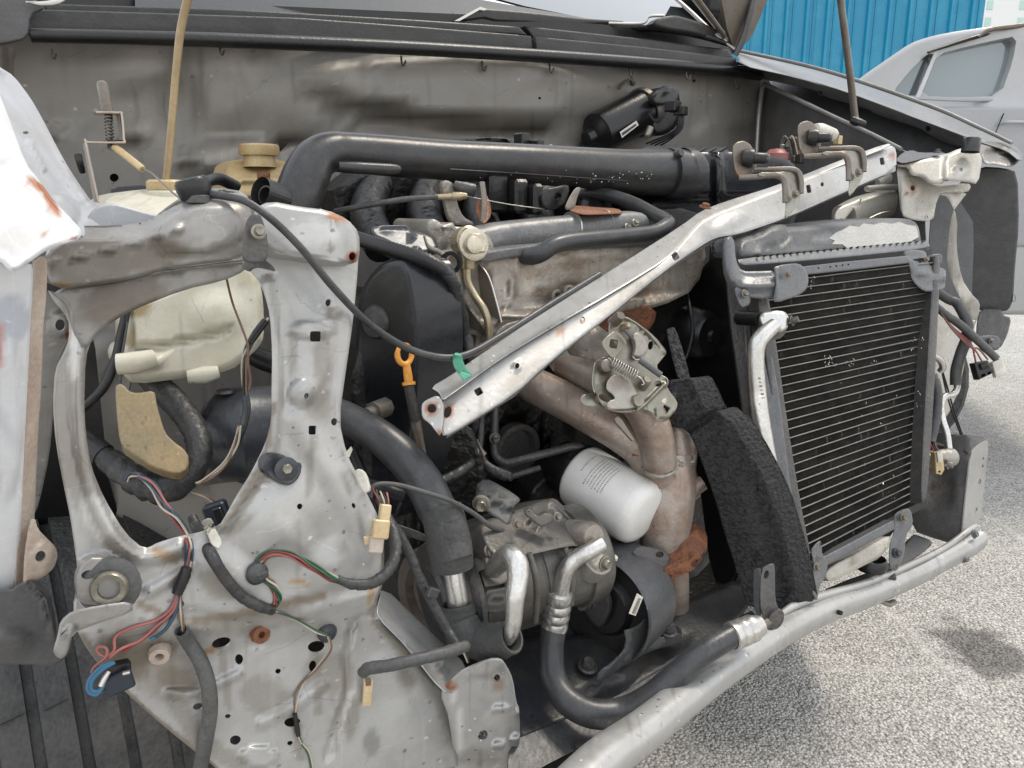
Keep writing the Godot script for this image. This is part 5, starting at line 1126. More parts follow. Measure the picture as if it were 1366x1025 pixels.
	tub("hose", "hose", dh, [[739, 834, 0.804, 17], [735, 868, 0.80, 17.5], [738, 904, 0.79, 18], [756, 934, 0.775, 19], [790, 952, 0.765, 19.5], [830, 950, 0.77, 19], [866, 932, 0.765, 18], [900, 904, 0.765, 17.5], [935, 874, 0.768, 16.5], [966, 854, 0.78, 16], [984, 845, 0.79, 15.5]], {"n": 22, "sub": 10})
	fa = P(975, 850, 0.785)
	fb = P(1014, 834, 0.80)
	fx = (fb - fa).normalized(); fl = fa.distance_to(fb)
	lat("ferrule", "alu_pipe", dh, fa, fx, [0, 0.0125, 0.001, 0.0145, 0.008, 0.0145, 0.010, 0.0128, 0.013, 0.0145, 0.018, 0.0145, 0.020, 0.0128, 0.023, 0.0142, 0.028, 0.0142, 0.032, 0.012, fl, 0.0105, fl, 0.006], 30)
	tub("pipe_stub", "dull_steel", dh, [[1012, 836, 0.799, 6.5], [1026, 830, 0.81, 6.5]], {"n": 12})
	pan("end_plate", "dark_steel", dh, [1020, 838, 1026, 822, 1038, 812, 1046, 816, 1046, 828, 1040, 838, 1028, 842], 0.805, {"c": 9.0, "t": 0.008, "e": 3.0})
	pan("hanger_strip", "dark_steel", dh, [1016, 758, 1030, 751, 1034, 754, 1034, 800, 1040, 816, 1030, 826, 1020, 828, 1014, 806], p3([1016, 760, 0.815], [1034, 755, 0.83], [1024, 826, 0.808]), {"c": 8.0, "t": 0.003, "e": 2.0, "h": [[1022.5, 767, 3.2, 6, 10]]})
	pan("hanger_strip", "clamp_grey", dh, [1005, 762, 1010, 758, 1016, 760, 1012, 800, 1016, 826, 1008, 820, 1005, 800], p3([1005, 765, 0.825], [1016, 760, 0.815], [1010, 820, 0.825]), {"c": 8.0, "t": 0.003, "e": 1.5})
	# engine mount
	var ma := (FW * 0.32 - LT * 0.94 + UP * 0.06).normalized()
	var mo := P(800, 814, 0.88)
	var mt := T("engine_mount", "blue black ring shaped engine mount bolted to the crossmember", "engine mount", P(810, 900, 0.86))
	lat("shell", "mount_shell", mt, mo, ma, [0.002, 0.062, 0.004, 0.064, 0.002, 0.066, -0.062, 0.066, -0.064, 0.064, -0.062, 0.062, 0.002, 0.062], 48)
	lat("rubber_core", "rubber", mt, mo, ma, [-0.055, 0.062, -0.012, 0.060, -0.014, 0.036, -0.006, 0.030, -0.006, 0.0001], 32)
	pan("core_plate", "shelf_dark", mt, [772, 800, 780, 786, 790, 776, 800, 778, 812, 796, 814, 812, 806, 834, 798, 838, 784, 826], pn(800, 814, 0.873, ma), {"c": 8.0, "t": 0.006, "e": 3.0})
	bolt(mt, 784, 806, dep(pn(800, 814, 0.873, ma), 784, 806), 9, ma, "dark_steel")
	lat("stud_end", "dull_steel", mt, P(780, 807, dep(pn(800, 814, 0.873, ma), 784, 806) - 0.005), ma, [-0.01, 0.0048, 0.008, 0.0048, 0.009, 0.004, 0.009, 0.0001], 12)
	pan("base_bracket", "mount_shell", mt, [832, 842, 836, 856, 832, 868, 820, 880, 800, 896, 794, 910, 806, 908, 838, 884, 870, 868, 908, 858, 911, 850, 906, 844, 886, 850, 870, 852, 866, 842, 868, 820, 850, 836], p3([834, 845, 0.84], [905, 850, 0.90], [800, 905, 0.83]), {"c": 8.0, "t": 0.004, "e": 3.0, "r": [["r", [832, 868, 810, 896], 6, 0.005]]})
	pan("base_plate", "mount_shell", mt, [742, 880, 750, 858, 790, 850, 834, 866, 826, 880, 800, 904, 782, 908, 756, 898], p3([750, 880, 0.875], [825, 870, 0.90], [785, 905, 0.855]), {"c": 9.0, "t": 0.005, "e": 3.0})
	bolt(mt, 784, 889, 0.855, 10, UP + FW * 0.3, "dark_steel")
	bolt(mt, 891, 841, 0.895, 10, UP + FW * 0.3, "dark_steel")
	pan("base_ear", "shelf_dark", mt, [866, 838, 880, 830, 890, 828, 908, 838, 911, 848, 900, 852, 880, 852, 868, 850], p3([870, 845, 0.89], [908, 845, 0.905], [885, 832, 0.92]), {"c": 9.0, "t": 0.006, "e": 2.5})
	var lab := pan("label", "white_plastic", mt, [839.5, 819, 850.5, 792, 858, 797, 848, 822], p3([843, 815, 0.795], [858, 797, 0.815], [846, 822, 0.799]), {"sm": 0, "t": 0.0006, "c": 30.0})
	for k in 5: tub("label_line", "black_wire", lab, [[842.2 + k * 1.15, 817.5 + k * 0.5, 0.7945 + k * 0.0007, 0.35], [850.5 + k * 1.15, 797 + k * 0.5, 0.806 + k * 0.0007, 0.35]], {"n": 4})
	lat("rivet", "white_plastic", mt, P(820, 744, 0.842), FW * 0.4 + UP, [-0.002, 0.004, 0.001, 0.0035, 0.0015, 0.0001], 12)
	pan("stop_rubber", "rubber", mt, [874, 790, 884, 786, 890, 800, 886, 820, 876, 834, 868, 836, 872, 815], 0.9, {"c": 8.0, "t": 0.02, "e": 4.0})

func eng_part() -> Node3D: return get_node("engine")

func intake():
	var du := T("intake_duct", "black plastic air intake duct running across the top of the engine", "air duct", P(450, 210, 0.95))
	tub("duct", "dusty_plastic", du, [[391, 283, 0.93, 30], [398, 262, 0.93, 31], [408, 236, 0.935, 31], [420, 214, 0.945, 28], [440, 203, 0.96, 26], [466, 204, 0.98, 26.5], [520, 208, 1.01, 26.5], [600, 214, 1.06, 26], [700, 219, 1.12, 26], [780, 224, 1.18, 26.5], [830, 228, 1.22, 28], [860, 230, 1.245, 30], [895, 231, 1.275, 31]], {"n": 28, "sub": 8})
	tub("mould_seam", "dusty_plastic", du, [[600, 226, 1.034, 1.2], [700, 232, 1.094, 1.2], [800, 239, 1.166, 1.2], [870, 243, 1.222, 1.2]], {"n": 6})
	tub("snorkel_lip", "dusty_plastic", du, [[354, 261, 0.89, 13.5], [364, 263, 0.90, 14.5], [376, 266, 0.91, 18], [392, 272, 0.925, 22]], {"n": 28, "open": true})
	tub("moulded_rib", "dusty_plastic", du, [[452, 222, 0.94, 6], [480, 224, 0.95, 8], [520, 226, 0.975, 8], [532, 226, 0.985, 5]], {"n": 10})
	tub("collar", "dusty_plastic", du, [[890, 231, 1.265, 32], [900, 231.5, 1.272, 33], [902, 231.5, 1.274, 31.5], [908, 232, 1.278, 31.5], [909, 232, 1.279, 33.5], [917, 232, 1.285, 33.5], [921, 232, 1.29, 31]], {"n": 32, "sub": 1})
	lat("clamp_screw", "dark_steel", du, P(907, 204, 1.235), FW + UP * 0.3, [-0.01, 0.006, 0.002, 0.007, 0.004, 0.006, 0.004, 0.0001], 14)
	var rng := RandomNumberGenerator.new(); rng.seed = 21
	var sp := G.new()
	for k in 38:      # flecks of dried paint on the duct
		var t := rng.randf()
		var x := 600.0 + 270.0 * sqrt(t)
		var y := 224.0 + 10.0 * (x - 600) / 270 + rng.randf_range(-4, 14)
		var dc := 1.06 + (x - 600) * 0.00062
		var dz := dc - 26.6 * dc / F * sqrt(maxf(0.05, 1.0 - pow((y - (214 + (x - 600) * 0.055)) / 27.0, 2.0))) - 0.0006
		var r := rng.randf_range(0.0004, 0.0013)
		lathe(sp, P(x, y, dz), (CAM - P(x, y, dz)).normalized(), [-0.0025, r, 0.0, r * 0.8, 0.0004, 0.0001], 6)
	tag(C(sp, "paint_flecks", "white_plastic", du), "", "", "", "stuff")
	var bxp := pn(980, 250, 1.33, (FW * 0.93 - LT * 0.36).normalized())
	var ab := T("air_filter_box", "black plastic air filter box with a ribbed lid at the right end of the duct", "air filter box", Q(bxp, 980, 330))
	pan("case", "air_box_blue", ab, [862, 214, 905, 204, 970, 203, 1020, 206, 1058, 214, 1070, 240, 1066, 300, 1040, 350, 960, 380, 890, 380, 866, 300], bxp, {"c": 10.0, "tv": -FW * 0.16, "e": 10.0, "r": [["e", 958, 240, 10, 60, 0, 0.012, 0.3], ["p", 930, 262, 0, 1, 4, -0.01]]})
	pan("lid", "dusty_plastic", ab, [854, 197, 880, 194, 960, 195, 978, 204, 1000, 206, 1052, 212, 1060, 222, 1000, 214, 920, 208, 860, 210], (func(): return p3([870, 205, 1.36], [1050, 215, 1.42], [930, 195, 1.46])).call(), {"c": 10.0, "t": 0.012, "e": 3.0})
	for k in 7:
		var x := 880.0 + k * 13.0
		tub("lid_rib", "black_plastic", ab, [[x - 4, 204.5, 1.355 + k * 0.006, 1.8], [x + 10, 197, 1.43 + k * 0.006, 1.8]], {"n": 6})
	tag(pan("dark_duct_box", "black_plastic", self, [780, 300, 880, 270, 1000, 300, 990, 380, 985, 500, 930, 520, 880, 420, 800, 380], pn(900, 380, 1.32, FW), {"c": 20.0, "tv": -FW * 0.05, "e": 6.0}), "black resonator box in the shadow below the air filter box", "resonator box")
	# wiper motor on the firewall
	var wm := T("wiper_motor", "black cylindrical wiper motor bolted high on the right of the firewall", "wiper motor", P(850, 160, 1.72))
	var w0 := P(782, 186, 1.66)
	var w1 := P(862, 146, 1.74)
	var wx := (w1 - w0).normalized()
	var wl := w0.distance_to(w1)
	lat("motor_can", "black_plastic", wm, w0, wx, [0, 0.0001, 0.0, 0.016, 0.018, 0.018, 0.02, 0.024, 0.03, 0.036, 0.034, 0.044, 0.045, 0.0455, wl, 0.0465, wl + 0.004, 0.04], 36)
	lat("band", "dull_steel", wm, w0, wx, [wl - 0.014, 0.047, wl - 0.014, 0.0505, wl - 0.002, 0.0505, wl - 0.002, 0.047], 36)
	tub("band_strap", "zinc", wm, [[826, 118, 1.7, 3], [838, 106, 1.74, 4], [846, 112, 1.74, 5]], {"n": 8, "fl": 0.5})
	tub("band_strap", "zinc", wm, [[868, 170, 1.68, 5], [864, 180, 1.68, 5], [862, 182, 1.69, 3]], {"n": 8})
	pan("mount_plate", "zinc", wm, [836, 106, 842, 102, 900, 104, 910, 108, 909, 118, 890, 124, 866, 130, 850, 128, 838, 120], pn(870, 115, 1.82, FW), {"c": 9.0, "t": 0.004, "e": 2.0, "s": [["e", 860, 115, 20, 10, 0, 0, 0.2, Color(0.8, 0.5, 0.3, 0.8)]]})
	bolt(wm, 846, 112, 1.80, 5, FW, "rust")
	pan("gearbox", "black_plastic", wm, [862, 132, 872, 122, 890, 114, 904, 120, 908, 136, 910, 152, 902, 170, 888, 180, 872, 182, 866, 160], pn(885, 150, 1.72, FW), {"c": 9.0, "tv": -FW * 0.05, "e": 6.0})
	pan("gear_cover", "dusty_plastic", wm, [868, 128, 878, 120, 892, 113, 904, 118, 907, 130, 900, 138, 886, 140, 874, 140], pn(888, 128, 1.68, FW), {"c": 9.0, "t": 0.012, "e": 3.0, "r": [["r", [874, 126, 894, 118], 3, 0.004]]})
	for q in [[898, 142, 20, 14], [908, 148, 14, 12]]:
		bx("connector", "black_plastic", wm, P(q[0], q[1], 1.66), frame(FW + LT * 0.3, UP), Vector3(q[2], q[3], 16) * 0.0016, 0.002)
	for k in 4:
		tub("lead", "black_wire", wm, [[906 + k * 2, 154, 1.66, 1.3], [904 + k * 2, 168 + k, 1.665, 1.2], [894 + k, 178 + k * 2, 1.68, 1.2], [862 + k * 6, 192 + k, 1.73, 1.2]], {"n": 5})
	for k in 2: tub("lead", "black_wire", wm, [[888, 142, 1.665, 1.5], [886, 152 + k * 3, 1.66, 1.4], [874, 160 + k * 2, 1.67, 1.4], [866, 152, 1.68, 1.3]], {"n": 5})
	var ml := pan("label", "white_plastic", wm, [827, 176, 849, 161, 852, 167, 830, 184], p3([828, 180, 1.642], [851, 164, 1.665], [830, 184, 1.643]), {"sm": 0, "t": 0.0006, "c": 30.0})
	pan("label_print", "navy", ml, [829.5, 177.5, 848, 165, 849.5, 167, 831, 181], p3([828, 180, 1.6408], [851, 164, 1.6638], [830, 184, 1.6418]), {"sm": 0, "t": 0.0003, "c": 30.0})
	tag(tub("earth_wire", "black_wire", self, [[802, 100, 1.75, 3], [801, 112, 1.74, 1.8], [799, 130, 1.74, 1.6], [792, 160, 1.70, 1.8], [776, 190, 1.68, 1.8], [766, 205, 1.66, 1.5]], {"n": 6}), "thin black wire hanging down the firewall left of the wiper motor", "wire")
	var lf := T("dry_leaf", "curled dry brown leaf standing upright behind the throttle bracket", "leaf", P(646, 290, 1.0))
	pan("blade", "leaf_brown", lf, [634, 276, 640, 262, 648, 258, 654, 270, 655, 286, 648, 298, 640, 297], p3([636, 280, 1.01], [655, 280, 1.0], [645, 296, 0.985]), {"c": 6.0, "r": [["r", [646, 258, 645, 297], 8, 0.01]]})
	lf = T("dry_leaf", "long dry brown leaf lying flat on the right end of the valve cover", "leaf", P(800, 282, 1.1))
	pan("blade", "leaf_brown", lf, [756, 276, 770, 274, 800, 277, 824, 278, 832, 284, 812, 285, 780, 286, 762, 282], p3([760, 280, 1.06], [830, 282, 1.1], [790, 275, 1.14]), {"c": 6.0, "r": [["r", [758, 279, 830, 283], 4, 0.006]]})

# ---------------------------------------------------------------- radiator and condenser
func quad_at(c: Array, u: float, v: float) -> Vector3:
	return (c[0] as Vector3).lerp(c[1], u).lerp((c[3] as Vector3).lerp(c[2], u), v)
func cooling():
	var c := [P(1013, 368, 1.0), P(1253, 340, 1.175), P(1231, 670, 1.15), P(1078, 752, 0.965)]
	var nrm: Vector3 = ((c[1] - c[0]) as Vector3).cross(c[3] - c[0]).normalized()
	if nrm.dot(CAM - c[0]) < 0: nrm = -nrm
	var along: Vector3 = (c[1] - c[0]).normalized()
	var cd := T("condenser", "black finned condenser with many thin horizontal tubes at the front right", "condenser", c[3])
	var rows := 33
	var fg := G.new()
	var rng := RandomNumberGenerator.new(); rng.seed = 4
	for r in rows + 1:
		var v := float(r) / rows
		var a := quad_at(c, 0.0, v)
		var b := quad_at(c, 1.0, v)
		var dx := (b - a).normalized()
		if r > 0 and r < rows:
			var fr := Basis(dx, nrm.cross(dx), nrm)
			var tg := G.new()
			# a flat tube, very slightly bowed as knocked ones are
			var m := quad_at(c, 0.5, v) + nrm.cross(dx) * rng.randf_range(-0.0008, 0.0008)
			box(tg, (a + m) / 2 - nrm * 0.006, Basis((m - a).normalized(), nrm.cross(dx), nrm), Vector3(a.distance_to(m), 0.0015, 0.014), 0.0005)
			box(tg, (b + m) / 2 - nrm * 0.006, Basis((b - m).normalized(), nrm.cross(dx), nrm), Vector3(b.distance_to(m), 0.0015, 0.014), 0.0005)
			C(tg, "tube", "tube_grey", cd)
		if r == rows: break
		var steps := 165
		for k in steps:
			var u0 := float(k) / steps
			var u1 := (k + 0.5) / steps
			var bent := 0.0
			if rng.randf() < 0.03: bent = rng.randf_range(-0.004, 0.004)
			var top := quad_at(c, u0, v + 0.004)
			var bot := quad_at(c, u1, v + 1.0 / rows - 0.004)
			var top2 := quad_at(c, u0 + 1.0 / steps, v + 0.004)
			var dn := nrm * 0.007
			var sh := nrm * 0.001 - along * bent
			var n1 := along
			fg.flat(top - sh, bot - sh, bot - dn, top - dn, n1)
			fg.flat(bot - sh, top2 - sh, top2 - dn, bot - dn, -n1)
	tag(C(fg, "fins", "fin_grey", cd), "", "", "", "stuff")
	# knocked fins: small bright folds
	var kg := G.new()
	for s in [[1105, 480, 6, 5, 16], [1118, 487, 20, 2, 16], [1222, 460, 10, 16, 10], [1082, 378, 4, 8, 6], [1226, 540, 4, 24, 6], [1180, 640, 20, 40, 7], [1100, 600, 60, 60, 5], [1170, 560, 50, 60, 5], [1145, 482, 30, 3, 8]]:
		for k in s[4]:
			var x: float = s[0] + rng.randf_range(-1, 1) * s[2]
			var y: float = s[1] + rng.randf_range(-1, 1) * s[3]
			var cp := p3([1013, 368, 1.0], [1253, 340, 1.175], [1078, 752, 0.965])
			var p := Q(cp, x, y)
			var sz := rng.randf_range(0.0006, 0.0018)
			box(kg, p + nrm * 0.001, frame(nrm.rotated(along, rng.randf_range(-0.6, 0.6))).rotated(nrm, rng.randf_range(-1, 1)), Vector3(sz * 0.5, sz * rng.randf_range(0.8, 2.2), 0.0006), 0.0002)
	tag(C(kg, "bent_fins", "cut_metal", cd), "", "", "", "stuff")
	var cp2 := p3([1013, 368, 0.995], [1253, 340, 1.17], [1078, 752, 0.96])
	pan("top_bar", "clamp_grey", cd, [1060, 357, 1120, 350, 1212, 341, 1213, 351, 1130, 361, 1062, 368], cp2, {"c": 14.0, "t": 0.014, "e": 2.0, "sm": 0, "h": [[1092, 358, 1.3, 1.3], [1108, 356, 1.3, 1.3], [1116, 355, 1.3, 1.3], [1124, 354, 1.3, 1.3], [1132, 353, 1.3, 1.3]]})
	pan("bottom_bar", "clamp_grey", cd, [1082, 752, 1140, 722, 1192, 694, 1194, 706, 1142, 734, 1086, 764], cp2, {"c": 14.0, "t": 0.014, "e": 2.0, "sm": 0})
	pan("header", "dark_steel", cd, [1008, 372, 1020, 368, 1034, 446, 1050, 560, 1066, 660, 1084, 752, 1072, 756, 1052, 660, 1034, 560, 1018, 450], cp2, {"c": 14.0, "t": 0.018, "e": 3.0})
	pan("header", "dark_steel", cd, [1246, 342, 1255, 341, 1251, 440, 1244, 560, 1237, 664, 1228, 674, 1233, 560, 1240, 440], cp2, {"c": 14.0, "t": 0.018, "e": 3.0})
	pan("side_plate", "clamp_grey", cd, [1015, 472, 1029, 465, 1042, 545, 1055, 655, 1067, 706, 1065, 724, 1052, 700, 1036, 640, 1024, 560], p3([1015, 472, 0.985], [1029, 465, 0.985], [1065, 720, 0.945]), {"c": 10.0, "t": 0.002, "e": 1.5})
	pan("upper_clamp", "clamp_grey", cd, [1031, 357, 1045, 353, 1066, 351, 1076, 360, 1079, 372, 1077, 386, 1064, 395, 1034, 405, 1032, 396, 1036, 376], p3([1032, 360, 0.975], [1078, 365, 1.0], [1034, 404, 0.965]), {"c": 8.0, "t": 0.003, "e": 3.0, "r": [["r", [1036, 360, 1037, 396], 4, 0.004]]})
	bolt(cd, 1051, 366, 0.975, 3.6, nrm, "dull_steel", "screw")
	pan("clamp_arm", "clamp_grey", cd, [964, 318, 979, 314, 982, 350, 990, 362, 1010, 362, 1036, 361, 1038, 398, 1006, 399, 986, 392, 970, 380, 964, 360], p3([965, 320, 1.0], [1036, 365, 0.985], [975, 385, 0.98]), {"c": 7.0, "t": 0.004, "e": 4.0, "r": [["r", [971, 320, 973, 356, 984, 376, 1004, 382, 1036, 379], 12, 0.010]]})
	pan("ear", "clamp_grey", cd, [979, 386, 984, 382, 998, 386, 1002, 400, 999, 408, 988, 412], 0.975, {"c": 9.0, "t": 0.004, "e": 2.0})
	bolt(cd, 994, 392, 0.968, 4.2, nrm, "dull_steel", "screw")
	pan("upper_clamp", "clamp_grey", cd, [1204, 336, 1220, 333, 1235, 335, 1237, 344, 1242, 356, 1262, 358, 1262, 372, 1260, 387, 1246, 389, 1232, 389, 1218, 376, 1213, 360, 1211, 346], p3([1205, 338, 1.145], [1260, 360, 1.175], [1230, 388, 1.14]), {"c": 7.0, "t": 0.003, "e": 3.0, "r": [["r", [1214, 350, 1226, 364, 1260, 370], 9, 0.007]]})
	pan("clamp_arm", "clamp_grey", cd, [1236, 342, 1248, 339, 1258, 339, 1256, 358, 1243, 357], 1.18, {"c": 8.0, "t": 0.003, "e": 2.0, "h": [[1249, 351, 4, 3]]})
	bolt(cd, 1236, 346, 1.145, 3.2, nrm, "dull_steel", "screw")
	pan("lower_clamp", "clamp_grey", cd, [1193, 687, 1202, 680, 1215, 678, 1219, 700, 1208, 715, 1207, 742, 1196, 764, 1186, 757, 1188, 722, 1194, 710], p3([1195, 690, 1.085], [1218, 690, 1.105], [1192, 760, 1.07]), {"c": 8.0, "t": 0.003, "e": 2.5, "r": [["r", [1204, 684, 1206, 706, 1196, 722, 1196, 756], 6, 0.004]]})
	bolt(cd, 1205, 691, 1.082, 4, nrm, "dull_steel", "screw")
	bolt(cd, 1197, 738, 1.072, 5, nrm, "mount_blue", "screw")
	pan("lower_clamp", "clamp_grey", cd, [1082, 734, 1090, 724, 1096, 721, 1097, 742, 1105, 746, 1103, 766, 1092, 786, 1090, 804, 1083, 790, 1082, 768, 1086, 752], p3([1084, 735, 0.94], [1104, 750, 0.955], [1088, 786, 0.935]), {"c": 8.0, "t": 0.003, "e": 2.0, "r": [["r", [1094, 726, 1090, 744], 4, 0.003]]})
	bolt(cd, 1090, 757, 0.935, 4.5, nrm, "dull_steel", "screw")
	# inlet block and pipe on the left
	pan("inlet_block", "alu_pipe", cd, [1012, 426, 1016, 417, 1034, 414, 1048, 416, 1053, 424, 1052, 436, 1044, 443, 1032, 444, 1018, 438], p3([1012, 425, 0.96], [1052, 425, 0.955], [1030, 444, 0.95]), {"c": 8.0, "t": 0.02, "e": 4.0, "eh": 0.9})
	bolt(cd, 1057, 428, 0.955, 5.5, nrm + along * 0.5, "dark_steel", "bolt", 1.5)
	tub("inlet_stub", "black_plastic", cd, [[986, 424, 1.0, 10], [1014, 426, 0.97, 10]], {"n": 14})
	tub("inlet_pipe", "alu_pipe", cd, [[1034, 434, 0.95, 10], [1022, 444, 0.945, 11], [1011, 458, 0.94, 11.5], [1008, 480, 0.94, 11.5], [1010, 520, 0.94, 12], [1014, 560, 0.94, 13], [1022, 610, 0.938, 13.5], [1032, 660, 0.935, 12.5], [1042, 705, 0.935, 11]], {"n": 20})
	var st := G.new()
	for k in 6: box(st, P(1013 + k * 1.1, 505 + k * 5.2, 0.929 - k * 0.0003), frame((CAM - P(1013, 510, 0.93)).normalized()), Vector3(0.0032, 0.0011 if k % 2 else 0.0022, 0.0006), 0.0002)
	tag(C(st, "stamped_marks", "dull_steel", cd), "", "", "", "stuff")
	# radiator behind
	var rd := T("radiator", "dusty black radiator behind the condenser with a pale worn patch on its top tank", "radiator", P(1000, 770, 1.03))
	var tp := p3([985, 335, 1.035], [1235, 318, 1.22], [1000, 352, 1.03])
	pan("top_tank", "radiator_tank", rd, [982, 326, 990, 317, 1012, 312, 1028, 301, 1046, 299, 1052, 304, 1120, 295, 1188, 291, 1212, 292, 1224, 298, 1228, 314, 1229, 326, 1120, 338, 990, 348, 984, 340], tp, {"c": 7.0, "tv": -FW * 0.045, "e": 9.0, "eh": 1.1, "r": [["r", [1024, 330, 1040, 326, 1053, 318], 4, -0.003], ["r", [1010, 312, 1012, 340], 4, 0.003]],
		"s": [["e", 1172, 311, 64, 14, -4, 0, 0.75, Color(3.4, 3.4, 3.25, 0.9)], ["e", 1100, 318, 22, 8, -6, 0, 0.2, Color(2.6, 2.6, 2.5, 0.8)], ["e", 1006, 330, 18, 12, 0, 0, 0.2, Color(2.4, 2.3, 2.2, 0.8)], ["e", 1060, 336, 60, 5, -5, 0, 0.3, Color(2.0, 2.0, 1.9, 0.7)]]})
	pan("worn_patch", "filler", rd, [1106, 318, 1116, 310, 1124, 307, 1134, 301, 1146, 303, 1152, 298, 1166, 300, 1176, 297, 1190, 299, 1200, 296, 1210, 300, 1222, 302, 1226, 316, 1216, 322, 1196, 325, 1172, 327, 1150, 329, 1132, 332, 1124, 326, 1110, 326, 1114, 321], func(x, y): return dep(tp, x, y) - 0.0012, {"c": 8.0, "t": 0.0008, "sm": 0})
	pan("crimp_rim", "clamp_grey", rd, [984, 345, 1100, 335, 1228, 321, 1239, 322, 1241, 331, 1120, 344, 996, 354, 986, 352], p3([985, 345, 1.02], [1240, 325, 1.21], [1000, 354, 1.015]), {"c": 9.0, "t": 0.012, "e": 2.5})
	for k in 26:
		var t := k / 25.0
		var x := lerpf(1012, 1232, t)
		bx("crimp_tab", "black_plastic" if k < 17 else "radiator_tank", rd, P(x, lerpf(342, 322, t), lerpf(1.032, 1.205, t) - 0.001), frame(nrm), Vector3(0.0030, 0.0020, 0.006), 0.0004)
	var core := pn(1100, 550, 1.12, nrm)
	pan("core", "fin_dark", rd, [992, 356, 1244, 332, 1236, 676, 1084, 758, 1056, 756], core, {"c": 30.0, "t": 0.02, "sm": 0})
	pan("side_frame", "dark_steel", rd, [966, 318, 984, 330, 992, 360, 1002, 430, 1006, 520, 1012, 640, 1004, 660, 986, 520, 972, 420], p3([968, 320, 1.06], [1000, 400, 1.05], [1004, 640, 1.04]), {"c": 14.0, "t": 0.02, "e": 3.0})
	tub("frame_edge", "clamp_grey", rd, [[993, 424, 1.01, 1.3], [996, 470, 1.005, 1.4], [1000, 540, 1.0, 1.5], [1006, 600, 0.995, 1.4]], {"n": 6})
	pan("bottom_tank", "cream_frame", rd, [1100, 768, 1108, 756, 1150, 734, 1186, 714, 1190, 722, 1176, 744, 1150, 756, 1108, 778], p3([1104, 765, 0.985], [1185, 720, 1.07], [1108, 778, 0.985]), {"c": 9.0, "t": 0.03, "e": 5.0, "h": [], "r": [["e", 1138, 746, 5, 8, 20, 0.001, 0.8]], "s": [["e", 1138, 746, 5, 8, 20, 0, 0.7, Color(0.6, 0.55, 0.5, 0.8)]]})
	lat("mount_rubber", "rubber", rd, P(1163, 748, 1.06), UP, [-0.012, 0.02, -0.004, 0.022, 0.004, 0.018], 20)
	pan("fan_shroud", "black_plastic", rd, [900, 400, 970, 320, 1000, 340, 1000, 700, 980, 790, 950, 780, 930, 620, 900, 520], p3([905, 420, 1.2], [995, 340, 1.08], [990, 700, 1.1]), {"c": 18.0, "t": 0.01, "e": 6.0})
	tag(tub("fan_lead", "black_wire", self, [[914, 380, 1.15, 2.4], [920, 410, 1.12, 3], [924, 440, 1.1, 2.6], [918, 470, 1.1, 2.4], [908, 490, 1.1, 2]], {"n": 6}), "black lead hanging in the dark gap left of the radiator", "wire")
	lat("fan_motor", "black_plastic", rd, P(930, 445, 1.14), FW, [-0.03, 0.04, 0.02, 0.038, 0.03, 0.03, 0.03, 0.012, 0.036, 0.01, 0.036, 0.0001], 24)
	# foam seal
	var fo := T("foam_seal", "torn strip of thick black foam leaning on the left side of the condenser", "foam strip", P(1040, 812, 0.9))
	pan("strip", "foam", fo, [888, 441, 894, 437, 901, 437, 912, 470, 922, 512, 910, 512, 902, 500], p3([890, 440, 0.95], [902, 437, 0.95], [915, 512, 0.905]), {"c": 5.5, "t": 0.012, "e": 2.0, "nz": 0.0007})
	pan("strip", "foam", fo, [872, 514, 890, 507, 908, 508, 921, 504, 930, 520, 938, 538, 945, 551, 956, 546, 964, 554, 976, 562, 994, 590, 1012, 622, 1030, 660, 1044, 704, 1058, 756, 1070, 816, 1000, 813, 990, 790, 980, 752, 966, 710, 956, 672, 942, 632, 930, 600, 917, 573, 892, 569, 868, 556, 868, 534], p3([930, 580, 0.90], [975, 566, 0.895], [1040, 812, 0.925]), {"c": 5.5, "tv": LT * 0.030 + FW * 0.004, "e": 2.5, "eh": 0.5, "nz": 0.0009, "r": [["e", 990, 690, 40, 90, -20, 0.005, 0.2], ["r", [918, 574, 940, 560, 958, 546], 9, -0.010], ["e", 900, 540, 26, 26, 0, 0.006, 0.3], ["r", [1000, 640, 1030, 740, 1040, 800], 16, -0.004]]})

